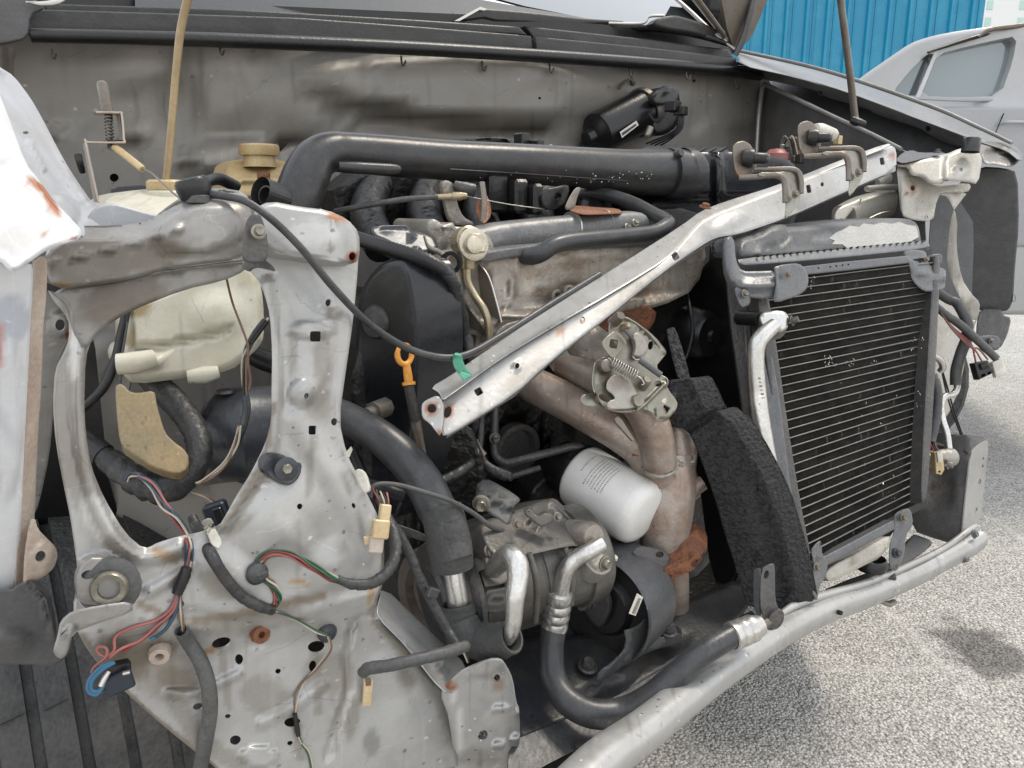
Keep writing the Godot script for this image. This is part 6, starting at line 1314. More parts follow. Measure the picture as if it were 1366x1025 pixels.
# ---------------------------------------------------------------- silver bar, clamps, latch, cable
func front_bar():
	var bpl := p3([575, 560, 0.72], [1190, 205, 1.34], [737, 480, 0.812])
	var bar := T("radiator_support_bar", "bent silver steel support bar lying diagonally across the engine, unbolted at its left end", "support bar", Q(bpl, 600, 560))
	var rust := Color(0.75, 0.30, 0.16, 0.95)
	pan("front_face", "silver", bar, [590, 536, 600, 526, 669, 477, 740, 434, 820, 388, 893, 343, 914, 318, 934, 296, 950, 287, 975, 277, 1041, 252, 1128, 217, 1188, 193, 1196, 199, 1196, 226, 1132, 254, 1044, 293, 1000, 308, 978, 314, 960, 316, 945, 322, 921, 338, 886, 362, 800, 432, 737, 480, 686, 527, 620, 568, 592, 584, 588, 572, 592, 556], bpl, {"c": 6.0, "t": 0.002, "e": 3.5, "eh": 0.7, "sm": 1,
		"h": [[638.5, 522.5, 5, 5, -30, 1], [777, 427.5, 3.2, 5, 10], [901, 342, 4.5, 5, -30, 1], [597, 550, 5, 8, 20], [1079, 252, 3, 5.5, -10, 1], [1097, 246, 2.2, 3], [1177, 215, 3, 5, -10, 1], [690, 488, 3, 4, 10]],
		"r": [["e", 690, 488, 7, 8, 0, 0.002, 0.5], ["e", 975, 296, 30, 14, -20, 0.003, 0.2]],
		"s": [["e", 747, 442, 6, 9, 10, 0, 0.6, Color(0.9, 0.55, 0.4, 0.9)], ["e", 743, 429, 8, 4, -10, 0, 0.5, Color(0.9, 0.55, 0.4, 0.9)], ["e", 597, 550, 9, 12, 20, 0, 0.5, rust], ["e", 1191, 208, 5, 7, 0, 0, 0.4, rust], ["e", 700, 500, 60, 16, -38, 0, 0.1, Color(0.75, 0.72, 0.68, 0.7)], ["e", 840, 390, 70, 18, -36, 0, 0.1, Color(0.78, 0.75, 0.7, 0.7)], ["e", 1080, 265, 50, 14, -22, 0, 0.1, Color(0.75, 0.72, 0.68, 0.7)]]})
	var tpl := p3([590, 532, 0.722], [1188, 193, 1.335], [630, 478, 0.78])
	pan("top_flange", "silver", bar, [574, 517, 600, 502, 634, 478, 729, 414, 831, 351, 908, 302, 936, 281, 967, 269, 1041, 246, 1128, 211, 1184, 191, 1190, 194, 1128, 218, 1041, 253, 975, 278, 950, 288, 934, 297, 914, 319, 893, 344, 820, 389, 740, 435, 669, 478, 602, 527, 590, 535, 586, 524], tpl, {"c": 9.0, "t": 0.002, "e": 2.0, "eh": 0.5})
	pan("end_tab", "silver", bar, [562, 540, 568, 534, 584, 527, 591, 536, 592, 556, 588, 584, 580, 574, 574, 566, 563, 558], p3([562, 545, 0.715], [591, 535, 0.718], [588, 580, 0.705]), {"c": 6.0, "t": 0.002, "e": 2.0, "h": [[576, 545, 6, 6]], "s": [["e", 576, 545, 11, 10, 0, 0, 0.7, rust], ["e", 586, 580, 6, 6, 0, 0, 0.4, rust]]})
	pan("back_flange", "silver_worn", bar, [596, 584, 686, 529, 737, 482, 886, 364, 960, 318, 1044, 294, 1195, 228, 1195, 222, 1044, 286, 960, 308, 886, 350, 690, 500, 600, 560], func(x, y): return dep(bpl, x, y) + 0.03, {"c": 16.0, "t": 0.002, "sm": 0})
	bolt(bar, 941, 276, 0.985, 6, UP + FW * 0.3, "rust", "stud", 0.8)
	# two strap clamps with rubber bushes that hold the radiator
	for k in 2:
		var s := 1.0 if k == 0 else 0.97
		var ox := 0.0 if k == 0 else 86.0
		var oy := 0.0 if k == 0 else -27.5
		var dd := 1.04 if k == 0 else 1.17
		var m := func(x, y): return [998 + ox + (x - 998) * s, 211 + oy + (y - 211) * s]
		var fl := func(a: Array) -> Array:
			var o := []
			for i in range(0, a.size(), 2): o.append_array(m.call(a[i], a[i + 1]))
			return o
		var tu := func(a: Array) -> Array:
			var o := []
			for q in a: o.append(m.call(q[0], q[1]) + [dd + q[2], q[3] * s])
			return o
		var base: Array = m.call(1050, 290)
		var cl := T("radiator_clamp", ["rusty strap clamp with black rubber bush, lower left of the two on the silver bar", "rusty strap clamp with black rubber bush, upper right of the two on the silver bar"][k], "clamp", P(base[0], base[1], dd), "radiator clamps on the silver bar")
		var e0: Array = m.call(978, 200)
		var e1: Array = m.call(1006, 200)
		var e2: Array = m.call(990, 236)
		pan("eye_plate", "dull_steel", cl, fl.call([977, 196, 982, 190, 993, 187.5, 1003, 194, 1008, 210, 1010, 224, 1004, 232, 986, 238, 980, 226]), p3(e0 + [dd - 0.01], e1 + [dd + 0.0], e2 + [dd - 0.01]), {"c": 6.0, "t": 0.005, "e": 2.0, "s": [["e", e0[0] + 10, e0[1] + 36, 14, 10, 0, 0, 0.3, Color(1.2, 0.75, 0.5, 0.8)]]})
		tub("strap_arm", "dull_steel", cl, tu.call([[1006, 226, -0.012, 3], [1030, 226, -0.015, 3.4], [1056, 226, -0.015, 3.6], [1066, 231, -0.016, 3.6], [1069, 242, -0.018, 3.6], [1069, 258, -0.018, 3.4]]), {"n": 10, "sq": 0.7})
		tub("strap_arm", "dull_steel", cl, tu.call([[986, 237, -0.02, 3.4], [1010, 236, -0.025, 3.8], [1034, 234, -0.028, 4], [1044, 238, -0.03, 4], [1047.5, 250, -0.03, 4], [1047.5, 270, -0.03, 3.6]]), {"n": 10, "sq": 0.7})
		var q0: Array = m.call(1046, 240)
		var q1: Array = m.call(1068, 232)
		var q2: Array = m.call(1056, 276)
		pan("strap", "zinc", cl, fl.call([1012, 230, 1034, 230, 1060, 228, 1068, 238, 1069, 262, 1062, 276, 1050, 292, 1047, 290, 1049, 270, 1046, 244, 1038, 237, 1012, 236]), p3(q0 + [dd - 0.022], q1 + [dd - 0.012], q2 + [dd - 0.026]), {"c": 7.0, "t": 0.003, "e": 1.5})
		var bq: Array = m.call(1061, 259)
		bolt(cl, bq[0], bq[1], dd - 0.032, 4.6 * s, FW * 0.95 + UP * 0.1, "dull_steel")
		var rq: Array = m.call(997, 211)
		var ax := (FW * 0.75 + LT * 0.6 - UP * 0.05).normalized()
		lat("rubber_bush", "rubber", cl, P(rq[0], rq[1], dd - 0.008), ax, [-0.006, 0.0115, 0.004, 0.0125, 0.008, 0.0115, 0.009, 0.008, 0.024, 0.0075, 0.026, 0.006, 0.026, 0.0001], 24)
		lat("bush_bolt", "dark_steel", cl, P(rq[0], rq[1], dd - 0.008), ax, [0.02, 0.0072, 0.028, 0.0070, 0.029, 0.005, 0.027, 0.0001], 6)
	# bonnet latch hanging from the bar
	var lp := p3([815, 440, 0.845], [890, 500, 0.855], [830, 548, 0.815])
	var la := T("bonnet_latch", "zinc plated bonnet latch with two coil springs hanging below the silver bar", "latch", Q(lp, 845, 550))
	var off := func(o): return func(x, y): return dep(lp, x, y) + o
	var ln := (FW * 0.9 - LT * 0.2 + UP * 0.3).normalized()
	pan("back_plate", "zinc", la, [812, 432, 818, 424, 826, 420, 842, 425, 868, 444, 880, 456, 890, 470, 886, 476, 874, 490, 890, 508, 890, 518, 904, 536, 903, 546, 889, 563, 878, 563, 872, 552, 860, 546, 846, 551, 823, 551, 808, 546, 792, 526, 789, 508, 793, 482, 803, 477, 812, 474, 806, 466, 812, 450], lp, {"c": 6.0, "t": 0.0025, "e": 2.0, "h": [[868, 461, 3.5, 6, 12], [878, 512, 5, 3.8, -10], [888, 546.5, 5, 5.5, 30, 1], [808, 531, 10, 5, 20]],
		"r": [["r", [826, 421, 843, 427, 868, 446, 886, 470], 5, 0.006], ["r", [890, 510, 872, 528, 850, 548], 5, 0.007], ["r", [793, 484, 790, 510, 794, 526], 5, 0.007], ["e", 886, 548, 14, 14, 0, 0.004, 0.7]],
		"s": [["e", 808, 500, 14, 24, 0, 0, 0.2, Color(0.35, 0.3, 0.25, 0.9)], ["e", 836, 450, 14, 20, 0, 0, 0.2, Color(0.4, 0.38, 0.35, 0.8)]]})
	pan("fixing_tab", "zinc", la, [802, 459, 806, 452, 818, 442, 824, 441, 837, 457, 834, 462, 820, 479, 815, 478], off.call(-0.012), {"c": 7.0, "t": 0.0025, "e": 1.5, "h": [[818.6, 459, 5.5, 6, 10, 1]]})
	pan("claw", "cast_alu", la, [809, 510, 816, 501, 824, 499, 841, 508, 848, 520, 851, 530, 850, 542, 840, 546, 812, 547, 809, 540, 813, 535, 821, 532, 817, 526, 809, 521], off.call(-0.010), {"c": 6.0, "t": 0.004, "e": 2.5})
	pan("claw", "cast_alu", la, [844, 447, 850, 443, 858, 448, 866, 464, 862, 472, 854, 477, 845, 475, 849, 462], off.call(-0.012), {"c": 6.0, "t": 0.006, "e": 3.0})
	pan("release_lever", "zinc", la, [774, 530, 780, 526, 790, 524, 803, 538, 800, 543, 784, 543, 776, 539], off.call(0.006), {"c": 8.0, "t": 0.003, "e": 2.0})
	pan("stop_tab", "dull_steel", la, [818, 560, 826, 554, 842, 580, 848, 590, 842, 588, 830, 574], off.call(-0.004), {"c": 8.0, "t": 0.004, "e": 1.5})
	lat("pivot_rivet", "zinc", la, Q(lp, 844, 536), ln, [0.006, 0.0072, 0.012, 0.0070, 0.0135, 0.006, 0.0138, 0.0001], 22)
	lat("pivot_rivet", "dull_steel", la, Q(lp, 805, 489), ln, [-0.004, 0.007, 0.008, 0.0068, 0.0095, 0.005, 0.0095, 0.0001], 20)
	lat("spring_post", "zinc", la, Q(lp, 857, 515), ln * 0.8 + UP * 0.5, [-0.006, 0.0062, 0.008, 0.006, 0.012, 0.005, 0.014, 0.004, 0.014, 0.0001], 18)
	lat("knob", "dull_steel", la, Q(lp, 820, 429), ln + UP * 0.3, [-0.004, 0.0065, 0.012, 0.006, 0.016, 0.0045, 0.016, 0.0001], 14)
	lat("knob", "brass", la, Q(lp, 831, 437), ln, [-0.002, 0.004, 0.012, 0.0036, 0.014, 0.002, 0.014, 0.0001], 12)
	tub("rod", "dark_steel", la, [[833, 440, 0.83, 2], [846, 455, 0.83, 2.2]], {"n": 6})
	var sg := G.new()
	helix(sg, P(816, 483, 0.818), P(850, 502, 0.816), 0.0055, 0.0008, 11)
	C(sg, "spring", "steel_wire", la)
	tub("spring_hook", "steel_wire", la, [[850, 502, 0.815, 1], [856, 506, 0.813, 1.1], [859, 512, 0.812, 1.1], [856, 514, 0.812, 1]], {"n": 6})
	tub("spring_hook", "steel_wire", la, [[816, 483, 0.818, 1], [812, 478, 0.818, 1.1], [810, 484, 0.82, 1.1], [813, 488, 0.822, 1]], {"n": 6})
	sg = G.new()
	helix(sg, P(853, 480, 0.832), P(882, 501, 0.83), 0.0031, 0.0006, 26)
	C(sg, "spring", "clamp_grey", la)
	tub("spring_hook", "steel_wire", la, [[853, 480, 0.832, 0.9], [848, 480, 0.83, 1], [844, 476, 0.83, 1]], {"n": 6})
	tub("spring_hook", "steel_wire", la, [[882, 501, 0.83, 0.9], [890, 506, 0.828, 1], [890, 514, 0.83, 1], [886, 516, 0.835, 0.9]], {"n": 6})
	# release cable with its cap and clip
	var cb2 := T("release_cable", "long dark release cable drooping from the rubber cap to the silver bar", "cable", P(620, 475, 0.73))
	tub("sheath", "hose", cb2, [[272, 258, 0.575, 5.5], [300, 262, 0.575, 5.2], [330, 270, 0.575, 5.2], [366, 296, 0.58, 5.2], [404, 334, 0.595, 5.2], [444, 383, 0.62, 5.2], [490, 430, 0.66, 5], [536, 461, 0.70, 5], [580, 476, 0.72, 5], [620, 474, 0.735, 5], [665, 450, 0.765, 4.8], [735, 406, 0.82, 4.6], [800, 366, 0.865, 4]], {"n": 12})
	lat("rubber_cap", "rubber", cb2, P(262, 262, 0.575), (UP * 0.9 - LT * 0.25).normalized(), [-0.004, 0.009, 0.0, 0.0115, 0.006, 0.0125, 0.011, 0.0125, 0.0135, 0.0105, 0.0135, 0.0001], 28)
	lat("cap_base", "hose_dust", cb2, P(264, 265, 0.572), UP, [-0.003, 0.009, 0.002, 0.0085, 0.003, 0.007], 20)
	var cg := T("cable_clip", "small green plastic clip holding the cable to the silver bar", "clip", P(616, 500, 0.735))
	pan("strap", "green_clip", cg, [604, 474, 608, 470, 616, 473, 618, 484, 624, 494, 631, 501, 620, 508.5, 612, 500, 604, 488], p3([606, 474, 0.722], [618, 480, 0.726], [618, 506, 0.727]), {"c": 5.0, "t": 0.002, "e": 2.0, "r": [["r", [606, 474, 617, 476], 4, 0.003]], "h": [[617, 495, 1.2, 1.2]]})
	pan("fold", "green_clip", cg, [611, 499, 616, 496, 630, 501, 619, 508], p3([612, 500, 0.721], [630, 501, 0.724], [619, 508, 0.719]), {"c": 8.0, "t": 0.002, "e": 1.0, "sm": 0})

# ---------------------------------------------------------------- right side
func right_front():
	var fen := T("front_fender", "dark grey right front fender edge running back from the lamp corner to the blue hoarding", "fender", P(1340, 220, 1.42))
	var ftop := p3([988, 70, 2.02], [1364, 204, 1.46], [1202, 150, 1.62])
	pan("top_skin", "dark_paint", fen, [984, 67, 1030, 77, 1100, 94, 1160, 111, 1237, 139, 1308, 170, 1344, 186, 1366, 205, 1362, 216, 1342, 200, 1308, 190, 1272, 176, 1202, 150, 1132, 124, 1062, 103, 984, 86], ftop, {"c": 10.0, "t": 0.0015, "e": 6.0, "eh": 0.9})
	tub("lit_edge", "dusty_top", fen, [[988, 68, 2.0, 2.2], [1100, 94, 1.84, 2.4], [1237, 140, 1.62, 2.6], [1308, 171, 1.53, 2.6], [1350, 191, 1.47, 2.2]], {"n": 8})
	pan("inner_flange", "clamp_grey", fen, [984, 84, 1062, 102, 1132, 124, 1202, 150, 1272, 176, 1290, 186, 1286, 196, 1262, 192, 1237, 178, 1230, 172, 1166, 152, 1160, 146, 1096, 128, 1088, 120, 1018, 106, 984, 100], p3([986, 90, 2.02], [1272, 180, 1.56], [1160, 150, 1.73]), {"c": 10.0, "t": 0.0015, "e": 2.0, "s": [["e", 1180, 146, 60, 10, 20, 0, 0.2, Color(1.6, 1.55, 1.5, 0.7)], ["e", 1080, 112, 60, 8, 14, 0, 0.2, Color(1.5, 1.45, 1.4, 0.6)]], "h": [[1094, 125, 3, 3.5], [1238, 172, 4, 4]]})
	pan("lower_flange", "clamp_grey", fen, [1000, 92, 1088, 112, 1162, 138, 1236, 164, 1296, 188, 1300, 210, 1240, 212, 1196, 196, 1110, 153, 1030, 116], p3([1020, 110, 2.07], [1290, 200, 1.61], [1160, 170, 1.77]), {"c": 12.0, "t": 0.0015, "r": [["e", 1216, 184, 8, 12, 20, 0.008, 0.4], ["e", 1240, 196, 8, 8, 20, 0.008, 0.4]], "s": [["e", 1216, 184, 7, 10, 20, 0, 0.3, Color(1.8, 1.8, 1.7, 0.7)]]})
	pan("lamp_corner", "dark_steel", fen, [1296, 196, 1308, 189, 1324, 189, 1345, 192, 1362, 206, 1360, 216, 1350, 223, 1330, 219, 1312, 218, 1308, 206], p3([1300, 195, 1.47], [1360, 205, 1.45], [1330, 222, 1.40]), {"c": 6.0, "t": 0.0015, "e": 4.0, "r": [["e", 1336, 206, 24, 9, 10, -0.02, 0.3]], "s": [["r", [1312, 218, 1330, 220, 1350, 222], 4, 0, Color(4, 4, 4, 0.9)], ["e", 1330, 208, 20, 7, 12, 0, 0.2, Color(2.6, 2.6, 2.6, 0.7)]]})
	tag(pan("wheel_arch_liner", "cowl_plastic", self, [1268, 270, 1282, 240, 1308, 222, 1340, 224, 1358, 230, 1360, 300, 1354, 360, 1352, 400, 1346, 414, 1334, 416, 1310, 416, 1290, 404, 1282, 380, 1274, 340], p3([1270, 300, 1.50], [1358, 240, 1.46], [1340, 410, 1.50]), {"c": 12.0, "t": 0.003, "e": 3.0, "h": [[1353, 398, 2, 5]]}), "matt black wheel arch liner below the right fender lamp corner", "wheel arch liner")
	var lb := T("liner_bracket", "dark bracket with a bolt below the right wheel arch liner", "bracket", P(1320, 465, 1.5))
	pan("plate", "dark_steel", lb, [1306, 412, 1336, 412, 1338, 421, 1350, 424, 1344, 448, 1334, 466, 1322, 469, 1304, 460, 1302, 440], p3([1306, 415, 1.49], [1348, 425, 1.49], [1320, 466, 1.47]), {"c": 9.0, "t": 0.002, "e": 3.0, "r": [["e", 1319, 428, 8, 9, 0, 0.006, 0.3]]})
	pan("foot", "clamp_grey", lb, [1302, 449, 1330, 447, 1336, 456, 1332, 468, 1312, 462], 1.455, {"c": 8.0, "t": 0.002, "e": 2.0})
	bolt(lb, 1322, 455, 1.45, 3.4, FW, "dull_steel")
	# right lamp mounting
	var rust := Color(0.8, 0.5, 0.34, 0.9)
	var lm := T("headlamp_mount", "pale silver right headlamp mounting bracket with a black rubber stop on top", "body panel", P(1225, 295, 1.4))
	pan("plate", "cream_frame", lm, [1196, 222, 1212, 224, 1216, 234, 1231, 236, 1242, 246, 1256, 248, 1292, 244, 1296, 249, 1291, 257, 1264, 257, 1254, 260, 1249, 271, 1245, 296, 1218, 294, 1202, 288, 1199, 250], p3([1200, 230, 1.40], [1292, 246, 1.42], [1230, 294, 1.39]), {"c": 7.0, "t": 0.002, "e": 3.0, "h": [[1218, 251, 3, 3.5], [1236, 290, 2.5, 2.5]], "r": [["e", 1217, 252, 10, 10, 0, 0.003, 0.7], ["r", [1204, 230, 1205, 286], 4, 0.005]], "s": [["e", 1217, 252, 8, 8, 0, 0, 0.5, rust], ["e", 1232, 270, 20, 20, 0, 0, 0.2, Color(0.75, 0.72, 0.7, 0.7)]]})
	pan("cap", "cream_frame", lm, [1194, 222, 1206, 215, 1262, 206, 1280, 198, 1296, 197, 1306, 202, 1311, 212, 1305, 246, 1290, 243, 1260, 241, 1257, 246, 1241, 246, 1231, 236, 1215, 235, 1212, 224], p3([1200, 222, 1.385], [1308, 212, 1.41], [1250, 244, 1.37]), {"c": 7.0, "t": 0.002, "e": 6.0, "eh": 0.9, "h": [[1282, 226, 2.6, 3]], "r": [["p", 1262, 220, 1, 0.1, 4, 0.008], ["e", 1282, 226, 10, 10, 0, 0.003, 0.7]], "s": [["e", 1282, 226, 8, 8.5, 0, 0, 0.7, Color(1.4, 1.4, 1.45, 0.8)]]})
	lat("rubber_stop", "dusty_plastic", lm, P(1295, 200, 1.385), (UP + LT * 0.12).normalized(), [-0.004, 0.0155, 0.006, 0.0150, 0.019, 0.0140, 0.021, 0.012, 0.021, 0.0001], 26)
	pan("wing_bracket", "black_plastic", lm, [1194, 214, 1204, 204, 1216, 200, 1228, 204, 1260, 203, 1262, 208, 1236, 210, 1222, 214, 1204, 218], p3([1196, 212, 1.40], [1260, 206, 1.42], [1220, 202, 1.44]), {"c": 8.0, "t": 0.003, "e": 1.5})
	bolt(lm, 1251, 203, 1.41, 4, UP, "dark_steel")
	pan("strut", "cream_frame", lm, [1254, 260, 1264, 257, 1291, 257, 1284, 266, 1270, 284, 1265, 320, 1263, 352, 1272, 380, 1288, 410, 1300, 436, 1306, 420, 1308, 404, 1296, 392, 1283, 372, 1276, 330, 1278, 290, 1264, 262], p3([1256, 262, 1.40], [1290, 258, 1.43], [1300, 420, 1.40]), {"c": 8.0, "t": 0.002, "e": 2.0, "s": [["e", 1280, 330, 30, 60, 0, 0, 0.5, Color(0.42, 0.40, 0.38, 0.9)], ["e", 1298, 415, 16, 30, 0, 0, 0.4, Color(0.45, 0.43, 0.41, 0.9)]]})
	pan("strut_back", "splash_grey", lm, [1240, 296, 1250, 256, 1268, 250, 1292, 240, 1300, 300, 1296, 420, 1262, 410, 1240, 404], 1.49, {"c": 10.0, "t": 0.002})
	pan("lower_post", "cream_frame", lm, [1246, 396, 1262, 400, 1284, 420, 1292, 446, 1288, 480, 1280, 520, 1262, 560, 1246, 566], p3([1248, 400, 1.38], [1290, 430, 1.40], [1262, 560, 1.38]), {"c": 9.0, "t": 0.002, "e": 2.0, "h": [[1299, 431, 2, 4]], "s": [["r", [1258, 410, 1258, 480], 4, 0, Color(0.4, 0.38, 0.36, 0.9)]]})
	lat("weld_ring", "cream_frame", lm, P(1299, 432, 1.39), FW + LT * 0.3, [-0.002, 0.0075, 0.002, 0.007, 0.002, 0.0035, -0.002, 0.003], 16)
	# cream box rails of the inner wing
	var rails := T("chassis_rail", "cream painted chassis rail behind the top of the radiator on the right", "body panel", P(1150, 300, 1.55))
	tub("rail", "cream_frame", rails, [[1126, 290, 1.45, 18], [1150, 280, 1.48, 20], [1180, 272, 1.5, 20], [1215, 262, 1.52, 20]], {"n": 16, "sq": 0.7, "fl": 0.9})
	tub("rail", "cream_frame", rails, [[1172, 246, 1.5, 7], [1186, 240, 1.5, 8], [1206, 236, 1.5, 9]], {"n": 12, "sq": 0.8})
	pan("tow_lug", "cream_frame", rails, [1113, 286, 1120, 276, 1136, 270, 1150, 264, 1148, 272, 1134, 284, 1124, 298, 1114, 300], p3([1115, 286, 1.42], [1148, 266, 1.44], [1120, 300, 1.41]), {"c": 8.0, "t": 0.004, "e": 3.0})
	tub("rail_lip", "cream_frame", rails, [[1156, 252, 1.44, 4], [1180, 250, 1.46, 4], [1200, 250, 1.47, 4]], {"n": 8})
	tub("slot_edge", "cut_metal", rails, [[1160, 291, 1.425, 2], [1174, 285, 1.43, 2.6], [1186, 282, 1.435, 1.6]], {"n": 8, "fl": 0.5})
	# small bits behind the clamps
	var fs := T("fuse_lamp", "yellowish white plastic sleeve behind the upper right strap clamp", "plastic sleeve", P(1105, 180, 1.24))
	tub("sleeve", "white_plastic", fs, [[1088, 172, 1.22, 7], [1096, 174, 1.23, 9], [1110, 180, 1.26, 9], [1113, 182, 1.26, 6]], {"n": 14})
	bx("tab", "yellow_plastic", fs, P(1118, 187, 1.28), frame(FW), Vector3(0.012, 0.014, 0.01), 0.001)
	tag(lat("pink_reservoir_cap", "pink_wire", self, P(1036, 208, 1.5), UP, [-0.02, 0.022, 0.004, 0.022, 0.012, 0.014, 0.014, 0.0001], 20), "faded pink cap of a small reservoir between the two strap clamps", "cap")
	var cn := T("relay_cluster", "cluster of grey wire connectors between the two strap clamps by the right apron", "connector", P(1060, 210, 1.55))
	var rng := RandomNumberGenerator.new(); rng.seed = 6
	for k in 9:
		bx("connector", ["dusty_plastic", "clamp_grey", "hose_dust", "brown_wire"][k % 4], cn, P(1044 + (k % 5) * 7 + rng.randf_range(-2, 2), 190 + (k / 3) * 10 + rng.randf_range(-3, 3), 1.5 + rng.randf_range(0, 0.05)), frame(FW + LT * rng.randf_range(-0.5, 0.5)), Vector3(0.012, 0.016, 0.012) * rng.randf_range(0.7, 1.2), 0.002)
	for k in 5: tub("lead", ["dull_steel", "black_wire", "white_wire", "brown_wire", "steel_wire"][k], cn, [[1042 + k * 5, 192, 1.5, 1.2], [1046 + k * 5, 182 + (k % 2) * 3, 1.49, 1.3], [1052 + k * 4, 188, 1.49, 1.2], [1056 + k * 4, 206, 1.5, 1.2]], {"n": 5})
	# harness down the right of the condenser
	var hr := T("right_lamp_harness", "grey wiring tail ending in a black and a white plug at the far right", "wiring harness", P(1320, 505, 1.28))
	tub("sheath", "hose_dust", hr, [[1248, 408, 1.24, 5], [1262, 420, 1.235, 5.2], [1282, 434, 1.23, 5.4], [1306, 456, 1.225, 5.4], [1330, 479, 1.22, 5]], {"n": 12, "lump": 0.1})
	for k in 3: tub("wire", ["red_wire", "pink_wire", "brown_wire"][k], hr, [[1252, 412, 1.235, 1.2], [1268, 434 + k, 1.23, 1.3], [1284, 448 + k * 3, 1.225, 1.3], [1296, 460 + k * 2, 1.22, 1.3], [1300 + k * 3, 474 - k * 4, 1.22, 1.2], [1302 + k * 8, 484 - k * 2, 1.22, 1.2]], {"n": 5})
	pan("white_plug", "white_plastic", hr, [1324, 484, 1337, 478, 1343, 499, 1329, 504], 1.215, {"sm": 0, "t": 0.008, "e": 1.5, "c": 9.0})
	pan("plug_lip", "white_plastic", hr, [1330, 480, 1340, 478, 1344, 489, 1341, 492, 1337, 483], 1.222, {"sm": 0, "t": 0.003, "c": 9.0})
	pan("black_plug", "black_plastic", hr, [1300, 485, 1318, 481, 1326, 497, 1306, 507], 1.21, {"sm": 0, "t": 0.014, "e": 1.5, "c": 9.0, "h": [[1312, 501, 3, 2, -20, 1], [1320, 498, 2.4, 2, -20, 1]]})
	pan("plug_latch", "black_plastic", hr, [1308, 487, 1318, 484, 1321, 491, 1311, 494], 1.206, {"sm": 0, "t": 0.004, "e": 1.0, "c": 9.0})
	tag(tub("ribbed_conduit", "hose_dust", self, [[1250, 390, 1.26, 6], [1266, 400, 1.26, 6], [1278, 406, 1.255, 6.6], [1290, 430, 1.25, 7], [1290, 450, 1.245, 7], [1282, 472, 1.24, 7], [1276, 494, 1.24, 7.2], [1275, 514, 1.24, 6.8]], {"rib": [0.0042, 0.06], "n": 14}), "grey ribbed conduit curving down behind the wiring tail on the right", "conduit")
	var lq := T("liquid_line", "thin bent aluminium pipe running down to a block at the lower right of the condenser", "pipe", P(1262, 615, 1.2))
	tub("pipe", "alu_pipe", lq, [[1276, 508, 1.24, 4.2], [1277, 518, 1.235, 4.2], [1272, 526, 1.23, 4.4], [1260, 530, 1.225, 5], [1255, 540, 1.22, 5], [1257, 560, 1.22, 5], [1263, 580, 1.215, 5], [1266, 604, 1.21, 5]], {"n": 12})
	tub("pipe", "alu_pipe", lq, [[1244, 474, 1.22, 4.5], [1254, 480, 1.225, 4.5], [1258, 490, 1.23, 4.5], [1254, 496, 1.235, 4]], {"n": 10})
	tub("block", "cast_alu", lq, [[1235, 614, 1.19, 9], [1240, 613, 1.19, 11], [1262, 611, 1.195, 12], [1270, 610, 1.2, 12], [1274, 610, 1.2, 9]], {"n": 14, "sub": 2})
	bolt(lq, 1266, 620, 1.175, 5, FW + LT * 0.2, "dull_steel")
	var sp := T("sensor_plug", "cream plastic plug hanging on taped leads at the lower right of the condenser", "connector", P(1252, 630, 1.18))
	tub("sheath", "hose_dust", sp, [[1244, 500, 1.2, 5.5], [1250, 520, 1.195, 6.5], [1250, 545, 1.19, 6.5], [1246, 570, 1.185, 6.5], [1242, 590, 1.18, 5.5]], {"n": 12, "lump": 0.15})
	for k in 3: tub("wire", ["red_wire", "navy", "brown_wire"][k], sp, [[1240 + k * 3, 588, 1.18, 1.3], [1243 + k * 3, 596, 1.175, 1.3], [1248 + k * 3, 604, 1.175, 1.3]], {"n": 5})
	pan("plug", "cream_connector", sp, [1247, 604, 1257, 602, 1260, 627, 1256, 634, 1249, 632], 1.165, {"sm": 0, "t": 0.012, "e": 1.5, "c": 8.0, "h": [[1253.5, 629.5, 2, 1.6]]})
	pan("plug_latch", "white_plastic", sp, [1250, 603, 1257, 602, 1258, 616, 1252, 618], 1.16, {"sm": 0, "t": 0.004, "e": 1.0, "c": 8.0})
	for k in 2: tag(tub("thin_lead", "black_wire", self, [[1256, 490, 1.27, 1.2], [1262 + k * 3, 520, 1.28, 1.2], [1270 + k * 3, 548, 1.29, 1.2], [1282 + k * 2, 580, 1.3, 1.2]], {"n": 5}), ["left of two thin black leads hanging beside the bent aluminium pipe", "right of two thin black leads hanging beside the bent aluminium pipe"][k], "wire", "thin leads by the aluminium pipe")
	# bumper bracket box
	var bb := T("bumper_bracket", "grey steel bumper bracket box at the lower right with a pale drilled outer face", "bracket", P(1280, 725, 1.25))
	pan("inner_face", "dark_steel", bb, [1220, 585, 1236, 577, 1262, 576, 1280, 581, 1294, 580, 1296, 606, 1290, 660, 1281, 728, 1250, 720, 1216, 708, 1218, 660], p3([1222, 590, 1.30], [1296, 605, 1.25], [1280, 726, 1.24]), {"c": 9.0, "t": 0.002, "e": 2.0, "r": [["e", 1250, 650, 30, 40, 0, -0.006, 0.2]], "s": [["e", 1250, 660, 30, 50, 0, 0, 0.1, Color(1.9, 1.8, 1.7, 0.7)], ["e", 1248, 650, 16, 8, 0, 0, 0.2, Color(1.2, 0.9, 0.75, 0.7)]]})
	pan("outer_face", "silver", bb, [1295, 606, 1302, 596, 1319, 585, 1318, 610, 1312, 660, 1309, 692, 1296, 706, 1282, 728, 1288, 670], p3([1296, 606, 1.25], [1319, 585, 1.33], [1283, 726, 1.235]), {"c": 8.0, "t": 0.002, "e": 1.5, "h": [[1311, 622, 1.6, 2.4], [1307, 643, 2, 4.5, 10], [1302, 681, 2, 4, 20], [1312, 612, 1.2, 1.8]]})
